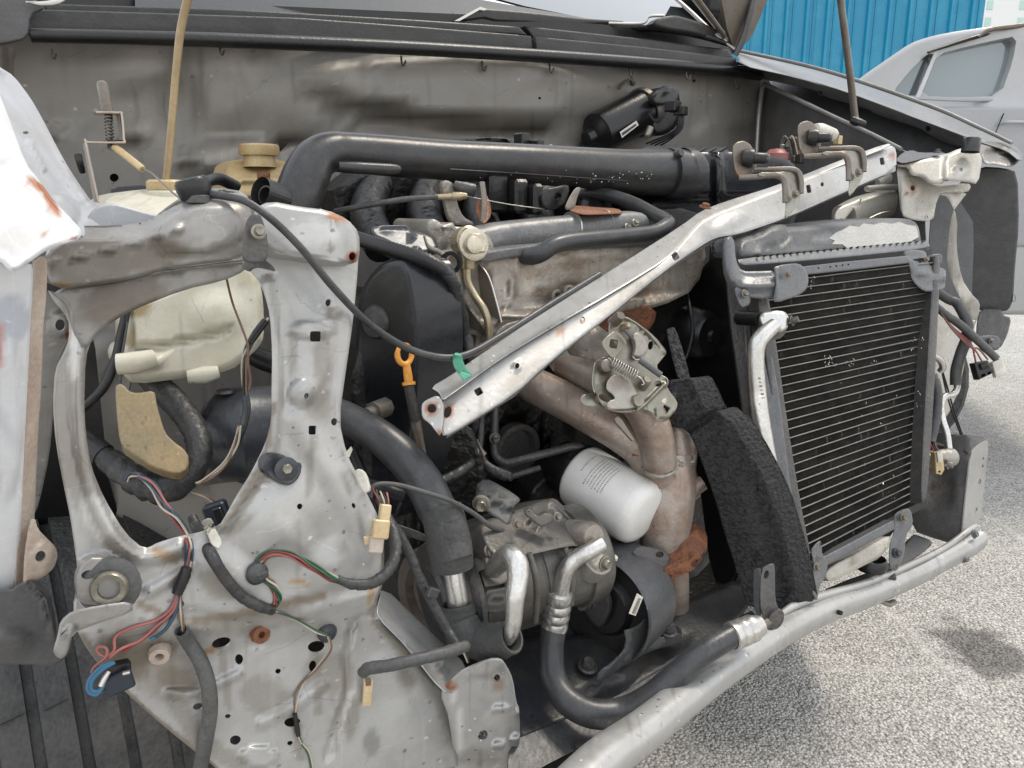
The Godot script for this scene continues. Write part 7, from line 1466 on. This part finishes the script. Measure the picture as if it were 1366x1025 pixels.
	pan("top_lip", "dark_steel", bb, [1236, 577, 1262, 576, 1290, 580, 1319, 584, 1300, 598, 1295, 606, 1280, 598, 1240, 592], p3([1236, 577, 1.32], [1319, 584, 1.33], [1290, 602, 1.255]), {"c": 10.0, "t": 0.002})

# ---------------------------------------------------------------- low front: beam, crossmember
func low_front():
	var bm := T("bumper_beam", "long curved silver tubular bumper beam along the lower front edge", "bumper beam", P(1090, 815, 0.96))
	tub("beam", "silver", bm, [[740, 1080, 0.60, 33], [800, 1018, 0.655, 29], [860, 974, 0.71, 26], [930, 918, 0.78, 23], [1000, 868, 0.85, 21], [1050, 837, 0.91, 19.5], [1100, 812, 0.97, 18.5], [1150, 795, 1.04, 17], [1210, 770, 1.12, 15.5], [1250, 750, 1.17, 14.5], [1282, 733, 1.205, 14], [1300, 722, 1.225, 14], [1307, 716, 1.235, 10]], {"n": 24, "sq": 0.75, "fl": 0.9})
	tub("upper_fold", "silver", bm, [[1036, 824, 0.90, 3], [1060, 808, 0.925, 6], [1090, 797, 0.955, 6], [1150, 780, 1.03, 5], [1210, 756, 1.11, 4.5], [1262, 730, 1.18, 4], [1292, 708, 1.22, 4], [1302, 702, 1.235, 3]], {"n": 12})
	bolt(bm, 1300, 713, 1.2, 4.5, FW + UP * 0.4, "clamp_grey")
	bolt(bm, 1287, 746, 1.185, 4.5, FW + UP * 0.1, "clamp_grey")
	for q in [[1245, 758, 1.155], [1122, 818, 0.965]]:
		lat("hole_plug", "black", bm, P(q[0], q[1], q[2] - 0.014), FW + UP * 0.2, [-0.004, 0.003, 0.001, 0.0028, 0.001, 0.0001], 12)
	tub("tow_tab", "dull_steel", bm, [[1170, 800, 1.06, 4], [1184, 806, 1.07, 6], [1194, 802, 1.08, 4]], {"n": 8, "fl": 0.5})
	var sp := pn(820, 890, 0.87, (UP * 0.96 + FW * 0.25).normalized())
	var cm := T("front_crossmember", "dark grey pressed steel crossmember below the compressor and engine mount", "crossmember", Q(sp, 820, 900))
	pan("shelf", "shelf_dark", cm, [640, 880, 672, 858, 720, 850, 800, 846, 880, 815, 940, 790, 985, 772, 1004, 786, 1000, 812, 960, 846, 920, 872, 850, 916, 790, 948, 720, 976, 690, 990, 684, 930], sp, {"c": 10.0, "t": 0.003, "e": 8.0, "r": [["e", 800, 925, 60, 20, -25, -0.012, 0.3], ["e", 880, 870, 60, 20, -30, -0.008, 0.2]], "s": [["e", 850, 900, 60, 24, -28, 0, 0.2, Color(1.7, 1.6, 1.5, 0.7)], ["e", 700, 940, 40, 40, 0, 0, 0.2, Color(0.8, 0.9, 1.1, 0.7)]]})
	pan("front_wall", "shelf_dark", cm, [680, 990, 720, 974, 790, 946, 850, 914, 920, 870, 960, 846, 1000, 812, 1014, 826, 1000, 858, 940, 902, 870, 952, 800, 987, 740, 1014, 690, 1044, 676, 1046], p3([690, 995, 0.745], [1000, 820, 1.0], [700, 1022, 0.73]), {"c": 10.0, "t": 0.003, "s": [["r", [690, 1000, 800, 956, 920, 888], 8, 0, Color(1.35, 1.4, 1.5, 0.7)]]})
	tag(pan("lower_valance", "cowl_plastic", self, [660, 1040, 740, 1004, 870, 944, 1000, 850, 1050, 836, 1060, 842, 1040, 862, 1000, 888, 960, 908, 900, 924, 850, 970, 780, 1040, 700, 1100], p3([700, 1040, 0.86], [1050, 845, 1.10], [960, 905, 0.95]), {"c": 14.0, "t": 0.003, "e": 3.0}), "black plastic valance under the curved bumper beam", "valance")
	tag(pan("radiator_tray", "cowl_plastic", self, [1088, 812, 1092, 790, 1140, 770, 1186, 756, 1216, 712, 1230, 716, 1244, 722, 1242, 730, 1206, 756, 1184, 772, 1150, 786, 1110, 800], p3([1092, 800, 0.99], [1240, 725, 1.18], [1180, 740, 1.12]), {"c": 12.0, "t": 0.003, "e": 4.0}), "black plastic tray below the bottom of the radiator", "tray")
	tag(lat("grommet_plug", "rubber", self, P(1184, 770, 1.08), UP + FW * 0.4, [-0.006, 0.010, 0.004, 0.011, 0.008, 0.008, 0.008, 0.0001], 16), "small black rubber plug under the right lower condenser clamp", "rubber plug")
	tag(tub("drain_pipe", "dark_steel", self, [[774, 990, 0.76, 8], [776, 1006, 0.762, 8], [778, 1024, 0.766, 7]], {"n": 12}), "short dark drain pipe below the crossmember beside the bumper beam", "pipe")

# ---------------------------------------------------------------- tanks, canister and pieces behind the left panel
func left_details():
	var wt := T("washer_tank", "big milky plastic washer tank behind the opening of the headlamp panel", "tank", P(250, 510, 0.8))
	var wp := p3([170, 420, 0.735], [345, 400, 0.80], [250, 505, 0.765])
	pan("body", "milk_plastic", wt, [168, 404, 210, 392, 254, 372, 302, 352, 326, 346, 344, 362, 351, 400, 352, 440, 350, 456, 337, 472, 306, 496, 246, 505, 178, 513, 164, 500, 162, 480, 172, 467, 170, 436], wp, {"c": 8.0, "tv": -FW * 0.13, "e": 12.0, "eh": 0.9, "r": [["r", [172, 468, 220, 462, 290, 446, 306, 440], 8, -0.008], ["e", 190, 486, 36, 12, -8, 0.012, 0.5], ["e", 290, 420, 50, 40, 0, 0.006, 0.2]], "s": [["e", 185, 412, 26, 16, -20, 0, 0.3, Color(0.55, 0.42, 0.25, 0.9)], ["e", 176, 450, 8, 26, 0, 0, 0.2, Color(0.55, 0.42, 0.25, 0.85)], ["e", 330, 372, 24, 20, 30, 0, 0.2, Color(0.7, 0.65, 0.5, 0.6)]]})
	pan("top", "milk_plastic", wt, [138, 280, 142, 266, 160, 257, 206, 251, 262, 249, 300, 254, 318, 262, 316, 290, 250, 300, 180, 300], p3([140, 275, 0.78], [316, 265, 0.86], [230, 300, 0.76]), {"c": 9.0, "tv": -FW * 0.13, "e": 10.0, "eh": 1.2})
	lat("neck", "milk_plastic", wt, P(222, 262, 0.85), UP, [-0.02, 0.022, 0.004, 0.021, 0.006, 0.019], 28)
	lat("cap", "yellow_plastic", wt, P(222, 252, 0.85), UP, [-0.003, 0.019, 0.0, 0.0205, 0.007, 0.0205, 0.0095, 0.018, 0.010, 0.0001], 36)
	tub("outlet", "milk_plastic", wt, [[156, 486, 0.72, 14], [180, 484, 0.725, 15], [206, 478, 0.735, 12]], {"n": 14})
	tub("foot", "milk_plastic", wt, [[250, 502, 0.77, 10], [272, 500, 0.775, 12], [292, 496, 0.78, 8]], {"n": 12})
	tag(tub("filler_hose", "hose_amber", self, [[221, 240, 0.85, 4.4], [225, 205, 0.85, 5], [230, 150, 0.85, 5], [235, 90, 0.845, 5], [241, 40, 0.84, 5.4], [250, 0, 0.835, 5.6], [262, -40, 0.83, 5.6]], {"n": 12}), "yellowed clear hose rising from the washer tank cap out of the picture", "hose")
	tag(tub("black_hose", "rubber", self, [[316, 250, 0.95, 8], [296, 240, 0.93, 8], [282, 240, 0.9, 8], [272, 246, 0.88, 7]], {"n": 14}), "short black hose end between the washer tank and brake fluid reservoir", "hose")
	var br := T("brake_fluid_reservoir", "yellowed brake fluid reservoir with a ribbed cap left of the air duct", "reservoir", P(342, 262, 1.12))
	pan("body", "yellow_plastic", br, [300, 232, 304, 218, 318, 212, 366, 212, 382, 216, 386, 240, 384, 262, 300, 262], p3([300, 235, 1.12], [384, 235, 1.17], [340, 262, 1.10]), {"c": 8.0, "tv": -FW * 0.07, "e": 8.0, "eh": 1.0, "r": [["r", [322, 240, 376, 238], 7, 0.012], ["r", [376, 222, 362, 226], 6, 0.006]]})
	lat("neck", "yellow_plastic", br, P(346, 214, 1.16), UP, [-0.01, 0.024, 0.012, 0.022], 28)
	var capg := G.new()
	lathe(capg, P(346, 208, 1.16), UP, [0.0, 0.0001, 0.0, 0.029, 0.002, 0.030, 0.014, 0.0295, 0.0165, 0.027, 0.017, 0.0001], 56, [1.0, 0.975])
	C(capg, "cap", "yellow_plastic", br)
	lat("level_sensor", "leaf_brown", br, P(352, 240, 1.09), UP, [0, 0.009, 0.01, 0.009, 0.011, 0.0001], 16)
	tag(pan("fuse_cover", "beige_trim", self, [440, 262, 452, 254, 486, 250, 492, 260, 470, 272, 446, 278], 1.2, {"c": 12.0, "t": 0.01, "e": 2.0}), "small tan plate in the shadow right of the duct elbow", "plate")
	tag(pan("dark_bar", "black_plastic", self, [146, 250, 200, 246, 206, 262, 150, 266], 0.93, {"c": 14.0, "t": 0.02, "e": 3.0}), "dark bar lying behind the top of the washer tank", "bar")
	# charcoal canister
	var ca := (LT * 0.9 + FW * 0.35).normalized()
	var cn := T("canister", "blue black cylindrical canister behind the right side of the panel opening", "canister", P(310, 630, 0.84))
	lat("body", "mount_blue", cn, P(284, 582, 0.82), ca, [-0.006, 0.0001, -0.006, 0.034, 0.008, 0.048, 0.036, 0.052, 0.038, 0.0505, 0.10, 0.0505, 0.105, 0.04, 0.105, 0.0001], 40)
	tub("strap", "dark_steel", cn, [[263, 566, 0.79, 5], [272, 548, 0.785, 6], [277, 538, 0.785, 5]], {"n": 8, "fl": 0.5})
	lat("port", "dark_steel", cn, P(300, 524, 0.80), UP, [0, 0.009, 0.003, 0.008, 0.003, 0.0001], 16)
	tag(pan("horn_bracket_plate", "brown_plate", self, [153, 517, 158, 512, 165, 514, 172, 522, 182, 525, 206, 521, 208, 535, 212, 552, 220, 578, 232, 590, 246, 600, 252, 610, 250, 626, 238, 634, 206, 625, 176, 606, 163, 597, 158, 580], p3([156, 520, 0.705], [208, 525, 0.715], [240, 632, 0.69]), {"c": 7.0, "t": 0.016, "e": 3.0}), "dusty brown angled plate hanging below the washer tank", "plate")
	tag(pan("inner_wing", "bay_paint", self, [112, 400, 170, 400, 180, 470, 165, 560, 180, 610, 260, 650, 330, 640, 370, 700, 300, 760, 180, 760, 100, 600], p3([120, 450, 0.82], [180, 640, 0.86], [320, 720, 0.84]), {"c": 14.0, "t": 0.002, "r": [["e", 140, 480, 30, 40, 0, 0.01, 0.3]], "s": [["e", 230, 590, 100, 90, 0, 0, 0.5, Color(0.45, 0.42, 0.38, 0.9)]]}), "dusty inner wing panel deep behind the panel opening", "body panel")
	tag(tub("left_drain_hose", "rubber", self, [[170, 408, 0.735, 5], [163, 440, 0.73, 6], [154, 480, 0.725, 6.5], [138, 516, 0.72, 6.5], [120, 536, 0.72, 6], [108, 548, 0.73, 5]], {"n": 12}), "black hose running down left of the milky washer tank", "hose")
	tub("strip", "dark_steel", wt, [[170, 430, 0.728, 1.6], [162, 480, 0.722, 2], [160, 512, 0.722, 2]], {"n": 6})
	# sprung pin on its stepped bracket
	var bp := T("sprung_pin", "steel pin with a small spring on a stepped bracket above the left panel", "latch pin", P(130, 270, 0.74))
	lat("pin", "dull_steel", bp, P(144, 151, 0.76), (UP - LT * 0.09).normalized(), [0, 0.0052, 0.026, 0.0052, 0.029, 0.0042, 0.030, 0.002, 0.030, 0.0001], 20)
	var q := (FW * 0.8 + UP * 0.1).normalized()
	tub("bracket", "beige_trim", bp, [[128, 150, 0.75, 1.4], [158, 150.5, 0.75, 1.4], [162, 153, 0.75, 1.4], [165, 186, 0.75, 1.4], [163, 190, 0.75, 1.4], [118, 190, 0.75, 1.4], [115, 192, 0.75, 1.4], [131, 270, 0.745, 1.4]], {"n": 8, "sub": 3})
	var bs := G.new()
	var line := [[128, 150], [160, 150.5], [165, 188], [115, 190], [130, 270]]
	var dv := -FW * 0.02
	for i in line.size() - 1:
		var a := P(line[i][0], line[i][1], 0.75)
		var b := P(line[i + 1][0], line[i + 1][1], 0.75)
		var up := (b - a).cross(dv).normalized() * 0.0008
		bs.flat(a + up, b + up, b + dv + up, a + dv + up, up)
		bs.flat(a - up, b - up, b + dv - up, a + dv - up, -up)
	C(bs, "bracket_step", "bay_paint", bp)
	var sg := G.new()
	helix(sg, P(144, 156, 0.752), P(146.6, 187, 0.752), 0.0036, 0.0007, 7)
	C(sg, "spring", "dull_steel", bp)
	tub("pin_shank", "dark_steel", bp, [[144, 150, 0.76, 5], [145, 162, 0.76, 5], [146, 163, 0.76, 2.6], [148, 192, 0.76, 2.6], [148, 193, 0.76, 5], [149, 199, 0.76, 5]], {"n": 10, "sub": 1})
	tub("yellow_sleeve", "yellow_plastic", bp, [[153, 197, 0.755, 4.6], [156, 199, 0.752, 5], [188, 224, 0.72, 5], [190, 226, 0.718, 4]], {"n": 12, "sub": 1})
	tub("pull_wire", "dull_steel", bp, [[190, 226, 0.718, 1.4], [200, 230, 0.705, 1.4], [214, 242, 0.68, 1.4], [230, 257, 0.64, 1.4], [242, 267, 0.60, 1.2], [247, 276, 0.58, 1.2]], {"n": 6})
	tag(tub("ribbed_stub", "rubber", self, [[104, 207, 0.95, 4.5], [106, 216, 0.95, 4.5], [110, 230, 0.96, 3.6]], {"rib": [0.004, 0.1], "n": 10}), "short black ribbed stub behind the stepped bracket", "hose")

# ---------------------------------------------------------------- wiring on the left panel
func bundle(parent: Node3D, cols: Array, pts: Array, spread: float, sd: int):
	var rng := RandomNumberGenerator.new(); rng.seed = sd
	for k in cols.size():
		var o := []
		var ang := TAU * k / cols.size()
		for i in pts.size():
			var s := spread * (0.55 if i == 0 or i == pts.size() - 1 else 1.0)
			var t := ang + i * 0.9
			var a: Array = pts[i]
			o.append([a[0] + cos(t) * s + rng.randf_range(-0.6, 0.6) * s * 0.4, a[1] + sin(t) * s + rng.randf_range(-0.6, 0.6) * s * 0.4, a[2] - 0.0016 * sin(t + 1.0), a[3]])
		for q in o: q[3] *= 0.82
		tub("wire", cols[k], parent, o, {"n": 6, "sub": 7})
func harness():
	var mh := T("main_harness", "thick grey taped wiring harness looping inside the panel opening", "wiring harness", P(220, 650, 0.74))
	tub("tape_wrap", "tape", mh, [[104, 582, 0.74, 13], [124, 598, 0.735, 14], [150, 618, 0.73, 16], [182, 640, 0.72, 19], [212, 652, 0.715, 20], [240, 644, 0.715, 19], [260, 622, 0.72, 17], [266, 594, 0.73, 16], [254, 564, 0.745, 16], [234, 538, 0.76, 17], [212, 516, 0.775, 17], [194, 496, 0.79, 16]], {"n": 20, "lump": 0.22, "sub": 9})
	for q in [[133, 604, 0.733, 16.5], [152, 619, 0.729, 17.5]]: tub("tape_band", "rubber", mh, [[q[0] - 5, q[1] - 4, q[2], q[3]], [q[0] + 5, q[1] + 4, q[2] - 0.002, q[3]]], {"n": 18, "open": true})
	bundle(mh, ["black_wire", "white_wire", "blue_wire", "brown_wire"], [[170, 640, 0.70, 1.7], [178, 634, 0.695, 1.8], [190, 638, 0.69, 1.8], [200, 648, 0.685, 1.7]], 4.0, 3)
	var ub := T("tank_wires", "bundle of white and dark wires running down in front of the canister", "wires", P(300, 620, 0.74))
	bundle(ub, ["white_wire", "blue_wire", "brown_wire", "black_wire"], [[356, 424, 0.745, 1.8], [344, 440, 0.74, 2], [334, 456, 0.735, 2], [326, 478, 0.73, 2], [326, 510, 0.73, 2], [329, 536, 0.73, 2]], 3.0, 5)
	tub("tape", "rubber", ub, [[354, 428, 0.742, 5], [342, 444, 0.737, 5.5], [333, 458, 0.733, 4.5]], {"n": 10})
	tub("tape", "mount_blue", ub, [[327, 528, 0.728, 5], [329, 545, 0.728, 5.5], [324, 570, 0.728, 5.5], [316, 590, 0.728, 5]], {"n": 10})
	bundle(ub, ["white_wire", "white_wire", "brown_wire"], [[319, 568, 0.722, 1.8], [314, 592, 0.72, 1.9], [302, 616, 0.715, 1.9], [284, 634, 0.712, 1.9], [262, 646, 0.708, 1.7]], 3.0, 9)
	bundle(ub, ["white_wire", "brown_wire"], [[252, 656, 0.72, 1.5], [270, 662, 0.725, 1.6], [282, 668, 0.73, 1.6], [290, 674, 0.735, 1.5]], 1.6, 10)
	tag(tub("thin_brown_lead", "brown_wire", self, [[302, 372, 0.70, 1.6], [310, 404, 0.72, 1.6], [322, 436, 0.725, 1.6], [330, 460, 0.725, 1.6], [331, 488, 0.725, 1.6], [334, 506, 0.728, 1.6], [332, 520, 0.728, 1.5]], {"n": 6}), "single thin brown lead hanging in front of the milky washer tank", "wire")
	var dc := T("dark_plug", "dark blue wiring plug at the bottom edge of the panel opening", "connector", P(290, 700, 0.7))
	bx("shell", "navy", dc, P(290, 686, 0.70), frame(FW - LT * 0.4 + UP * 0.3).rotated(FW, 0.3), Vector3(0.020, 0.022, 0.016), 0.002)
	bx("latch", "black_plastic", dc, P(293, 690, 0.689), frame(FW - LT * 0.4 + UP * 0.3).rotated(FW, 0.3), Vector3(0.008, 0.018, 0.006), 0.001)
	hug = true
	var rw := T("red_wire_bundle", "bundle of pink, white and blue cut wires hanging over the silver panel", "wires", P(240, 800, 0.58))
	bundle(rw, ["red_wire", "white_wire", "blue_wire", "pink_wire", "blue_wire"], [[186, 636, 0.69, 2.0], [204, 650, 0.672, 2.1], [220, 676, 0.65, 2.1], [238, 696, 0.63, 2.2], [251, 722, 0.612, 2.2], [252, 748, 0.60, 2.2], [246, 772, 0.594, 2.1]], 4.2, 11)
	tub("tape", "rubber", rw, [[249, 757, 0.598, 7], [245, 770, 0.594, 8], [239, 784, 0.59, 8], [236, 792, 0.588, 7]], {"n": 14, "lump": 0.15})
	for k in 3: tub("wire", ["pink_wire", "red_wire", "pink_wire"][k], rw, [[236 + k, 792, 0.587, 2.1], [228 + k, 812 + k * 2, 0.58, 2.1], [208, 828 + k * 4, 0.575, 2.1], [176 + k * 6, 838 + k * 8, 0.57, 2.1], [154 + k * 8, 850 + k * 6, 0.565, 2.1], [152 + k * 3, 868, 0.56, 2.1], [142 + k * 2, 878, 0.558, 2.1]] if k != 1 else [[237, 792, 0.588, 2.0], [226, 818, 0.583, 2.0], [200, 846, 0.576, 2.0], [176, 862, 0.57, 2.0], [164, 870, 0.566, 1.8]], {"n": 8})
	tub("wire", "pink_wire", rw, [[152, 870, 0.56, 2.0], [140, 876, 0.557, 2.1], [130, 870, 0.556, 2.1], [132, 863, 0.556, 2.1], [142, 866, 0.557, 2.0], [140, 878, 0.556, 2.0], [126, 890, 0.555, 2.0], [122, 898, 0.555, 2.0]], {"n": 8})
	tub("wire", "blue_wire", rw, [[238, 793, 0.588, 2.4], [234, 816, 0.582, 2.5], [222, 838, 0.578, 2.5], [208, 850, 0.576, 2.3]], {"n": 8})
	tub("wire", "sky_wire", rw, [[207, 850, 0.576, 2.6], [200, 854, 0.575, 2.8]], {"n": 8})
	for k in 2: tub("wire", ["white_wire", "brown_wire"][k], rw, [[239 + k * 2, 793, 0.588, 1.7], [240 + k * 2, 812, 0.586, 1.7], [242 + k * 2, 828, 0.585, 1.7], [244 + k, 842, 0.588, 1.6]], {"n": 6})
	for k in 2: tub("wire", "sky_wire", rw, [[150 + k * 3, 884, 0.556, 2.6], [132 + k * 4, 892 + k * 2, 0.552, 2.8], [119 + k * 4, 908, 0.55, 2.8], [118 + k * 4, 922 - k * 2, 0.55, 2.8], [128, 927 - k * 4, 0.551, 2.8], [136, 918, 0.553, 2.6], [140, 906, 0.556, 2.4]], {"n": 8})
	tub("crimp", "cut_metal", rw, [[134, 916, 0.552, 3.5], [140, 904, 0.554, 3.8], [145, 896, 0.556, 3.2]], {"n": 8})
	bx("plug", "navy", rw, P(158, 910, hd(158, 900, 0.565, 0.008)), frame(FW + UP * 0.2).rotated(FW, 0.15), Vector3(0.020, 0.014, 0.010), 0.0015)
	bx("plug", "black_plastic", rw, P(156, 893, hd(156, 893, 0.57, 0.008)), frame(FW + UP * 0.2).rotated(FW, -0.1), Vector3(0.018, 0.011, 0.010), 0.0015)
	bx("terminal", "cut_metal", rw, P(168, 898, hd(168, 898, 0.561, 0.014)), frame(FW).rotated(FW, -0.1), Vector3(0.005, 0.0018, 0.003), 0.0004)
	tag(tub("cut_hose", "hose_dust", self, [[241, 842, 0.60, 8.5], [252, 858, 0.598, 9.5], [268, 884, 0.598, 10], [278, 916, 0.60, 10], [280, 950, 0.605, 10], [275, 984, 0.612, 10], [268, 1020, 0.62, 10], [264, 1050, 0.628, 10]], {"n": 18, "open": true}), "grey rubber sleeve hanging down over the lower left of the silver panel", "hose")
	# grey branch down to the loop of coloured wires
	var gb := T("panel_harness", "grey taped lead with a loop of coloured wires through a grommet on the silver panel", "wiring harness", P(345, 768, 0.63))
	tub("tape", "tape", gb, [[256, 690, 0.655, 6], [264, 708, 0.645, 7.5], [280, 738, 0.635, 7.5], [298, 768, 0.63, 7.5], [320, 794, 0.632, 7.5], [344, 808, 0.638, 7.5], [364, 815, 0.642, 6]], {"n": 14, "lump": 0.15})
	lat("grommet", "mount_blue", gb, P(343, 766, hd(343, 766, 0.7, 0.002)), FW + LT * 0.1, [-0.003, 0.009, 0.001, 0.009, 0.004, 0.006, 0.005, 0.0001], 22)
	bx("clip", "mount_blue", gb, P(350, 768, hd(350, 768, 0.7, 0.006)), frame(FW).rotated(FW, 0.2), Vector3(0.009, 0.006, 0.004), 0.0008)
	bundle(gb, ["green_wire", "red_wire", "pink_wire", "brown_wire", "white_wire", "green_wire"], [[360, 816, 0.64, 1.7], [371, 800, 0.628, 1.9], [366, 784, 0.622, 1.9], [352, 770, 0.62, 1.9], [346, 752, 0.62, 1.9], [360, 740, 0.617, 1.9], [386, 740, 0.615, 1.9], [412, 754, 0.617, 1.9], [440, 770, 0.625, 1.9], [456, 776, 0.63, 1.8]], 4.2, 12)
	tub("tape", "tape", gb, [[450, 773, 0.628, 5.5], [472, 780, 0.634, 7], [496, 778, 0.64, 7.5], [516, 764, 0.648, 8], [527, 742, 0.66, 8], [526, 716, 0.67, 8], [516, 690, 0.68, 7.5], [506, 664, 0.69, 6]], {"n": 14, "lump": 0.25})
	tub("tape", "tape", gb, [[518, 694, 0.678, 6], [532, 712, 0.685, 6.5], [548, 742, 0.69, 6.5], [562, 776, 0.695, 6.5], [582, 814, 0.70, 6.5], [598, 842, 0.70, 6], [610, 860, 0.69, 5]], {"n": 12, "lump": 0.2})
	bx("tape_clip", "mount_blue", gb, P(577, 791, 0.688), frame(FW).rotated(FW, -0.5), Vector3(0.011, 0.009, 0.006), 0.001)
	for k in 2: tub("wire", ["white_wire", "black_wire"][k], gb, [[606 + k * 2, 854, 0.695, 1.5], [616 + k * 4, 866, 0.69, 1.5], [624 + k * 2, 884, 0.70, 1.4]], {"n": 5})
	tag(tub("taped_tail", "hose_dust", self, [[484, 898, 0.655, 7.5], [492, 892, 0.65, 8.5], [520, 888, 0.648, 8.5], [556, 880, 0.655, 8.5], [590, 872, 0.668, 8.5], [616, 864, 0.685, 8], [622, 862, 0.69, 7]], {"n": 16, "lump": 0.12}), "grey sleeved wiring tail lying across the rail end", "cable")
	var tc := T("tan_plug", "small tan wiring plug hanging from the grey sleeved tail", "connector", P(490, 944, 0.66))
	bx("shell", "cream_connector", tc, P(490, 924, hd(490, 924, 0.70, 0.006)), frame(FW - LT * 0.3).rotated(FW, -0.12), Vector3(0.008, 0.024, 0.006), 0.0008)
	bx("socket", "brown_wire", tc, P(491, 910, hd(490, 924, 0.70, 0.009)), frame(FW - LT * 0.3).rotated(FW, -0.12), Vector3(0.005, 0.006, 0.0045), 0.0006)
	# thin pair to the lower grommet
	var tp := T("thin_pair", "thin pair of wires passing the small grommet and hanging to the bottom edge", "wires", P(437, 845, 0.66))
	lat("grommet", "mount_blue", tp, P(437, 845, hd(437, 845, 0.7, 0.002)), FW + LT * 0.1, [-0.003, 0.0085, 0.001, 0.0085, 0.005, 0.005, 0.0055, 0.0001], 22)
	bundle(tp, ["white_wire", "green_wire"], [[366, 816, 0.642, 1.3], [396, 828, 0.648, 1.4], [420, 842, 0.652, 1.4], [436, 848, 0.655, 1.4]], 1.5, 14)
	bundle(tp, ["brown_wire", "white_wire"], [[438, 850, 0.655, 1.4], [440, 866, 0.658, 1.5], [424, 890, 0.662, 1.5], [402, 914, 0.664, 1.5], [394, 936, 0.667, 1.5], [393, 956, 0.67, 1.5]], 2.0, 15)
	tub("tape", "rubber", tp, [[393, 952, 0.669, 3], [396, 970, 0.673, 3.4], [398, 982, 0.676, 3]], {"n": 8})
	bundle(tp, ["green_wire", "white_wire"], [[398, 980, 0.676, 1.4], [402, 992, 0.68, 1.5], [412, 1006, 0.684, 1.5], [417, 1030, 0.69, 1.5]], 1.6, 16)
	# cream connector on the edge of the panel
	var cc := T("cream_plug", "cream plug with cut green and red wires on the right edge of the panel", "connector", P(502, 736, 0.66))
	var cf := frame((FW * 0.9 - LT * 0.2 + UP * 0.2).normalized()).rotated(FW, -0.24)
	bx("shell", "cream_connector", cc, P(513, 684, hd(504, 690, 0.655, 0.008)), cf, Vector3(0.009, 0.014, 0.008), 0.001)
	bx("shell", "cream_connector", cc, P(507, 706, hd(500, 706, 0.65, 0.008)), cf, Vector3(0.014, 0.016, 0.010), 0.0012)
	bx("shell", "beige_trim", cc, P(501, 726, hd(498, 726, 0.65, 0.008)), cf, Vector3(0.012, 0.015, 0.009), 0.0012)
	bx("latch", "cream_connector", cc, P(490, 721, hd(490, 721, 0.65, 0.006)), cf.rotated(FW, 0.3), Vector3(0.006, 0.007, 0.004), 0.0006)
	for k in 5: tub("wire", ["red_wire", "green_wire", "white_wire", "black_wire", "pink_wire"][k], cc, [[510 + k * 2, 678, 0.66, 1.3], [506 + k * 3, 668, 0.66, 1.3], [500 + k * 4, 658 + (k % 2) * 3, 0.664, 1.3], [497 + k * 5, 652 + k * 2, 0.67, 1.2]], {"n": 6})
	tag(pan("white_clip", "white_plastic", self, [473, 628, 480, 625, 488, 632, 494, 654, 488, 658, 484, 657, 474, 636], func(x, y): return hd(minf(x, 470.0), y, 0.7, 0.008), {"c": 7.0, "t": 0.006, "e": 2.0}), "white plastic clip on the right edge of the silver panel", "clip")
	tag(pan("torn_tape", "white_plastic", self, [460, 605, 468, 596, 470, 600, 466, 610, 462, 609], hd(455, 604, 0.7, 0.002), {"c": 7.0, "t": 0.001, "sm": 0}), "scrap of torn white tape on the edge of the silver panel", "tape")
	tag(tub("thin_cable", "hose_dust", self, [[494, 664, 0.68, 3], [496, 652, 0.68, 3.2], [506, 646, 0.682, 3.2], [530, 647, 0.69, 3.2], [564, 656, 0.70, 3.2], [600, 668, 0.712, 3.2], [630, 684, 0.73, 3.4], [654, 702, 0.75, 3.6], [670, 708, 0.765, 4]], {"n": 10}), "thin grey cable crossing the thick suction hose to the compressor", "cable")
	tag(pan("white_retainer", "white_plastic", self, [266, 697, 280, 690, 285, 698, 288, 708, 297, 724, 292, 734, 282, 728, 276, 712], func(x, y): return minf(0.652, hd(x, y, 0.652, 0.006)), {"c": 7.0, "t": 0.005, "e": 2.0}), "whitish plastic retainer beside the grey taped lead at the panel opening", "clip")

func small_details():
	hug = false
	# bits deep in the left of the bay
	tag(tub("bay_hose", "rubber", self, [[330, 470, 0.95, 12], [350, 480, 0.95, 14], [380, 490, 0.95, 14]], {"n": 14}), "dark hose in shadow behind the right column of the headlamp panel", "hose")
	tag(tub("low_hose", "rubber", self, [[468, 600, 0.84, 8], [486, 640, 0.83, 9], [510, 652, 0.82, 10], [540, 662, 0.82, 9]], {"n": 14}), "dark hose looping under the thick suction hose", "hose")
	tag(pan("belt_guard_strip", "dark_steel", self, [520, 696, 560, 710, 576, 718, 574, 726, 556, 720, 520, 706], 0.8, {"c": 12.0, "t": 0.004, "e": 1.5}), "flat dark strip in shadow left of the foam sleeve", "strip")
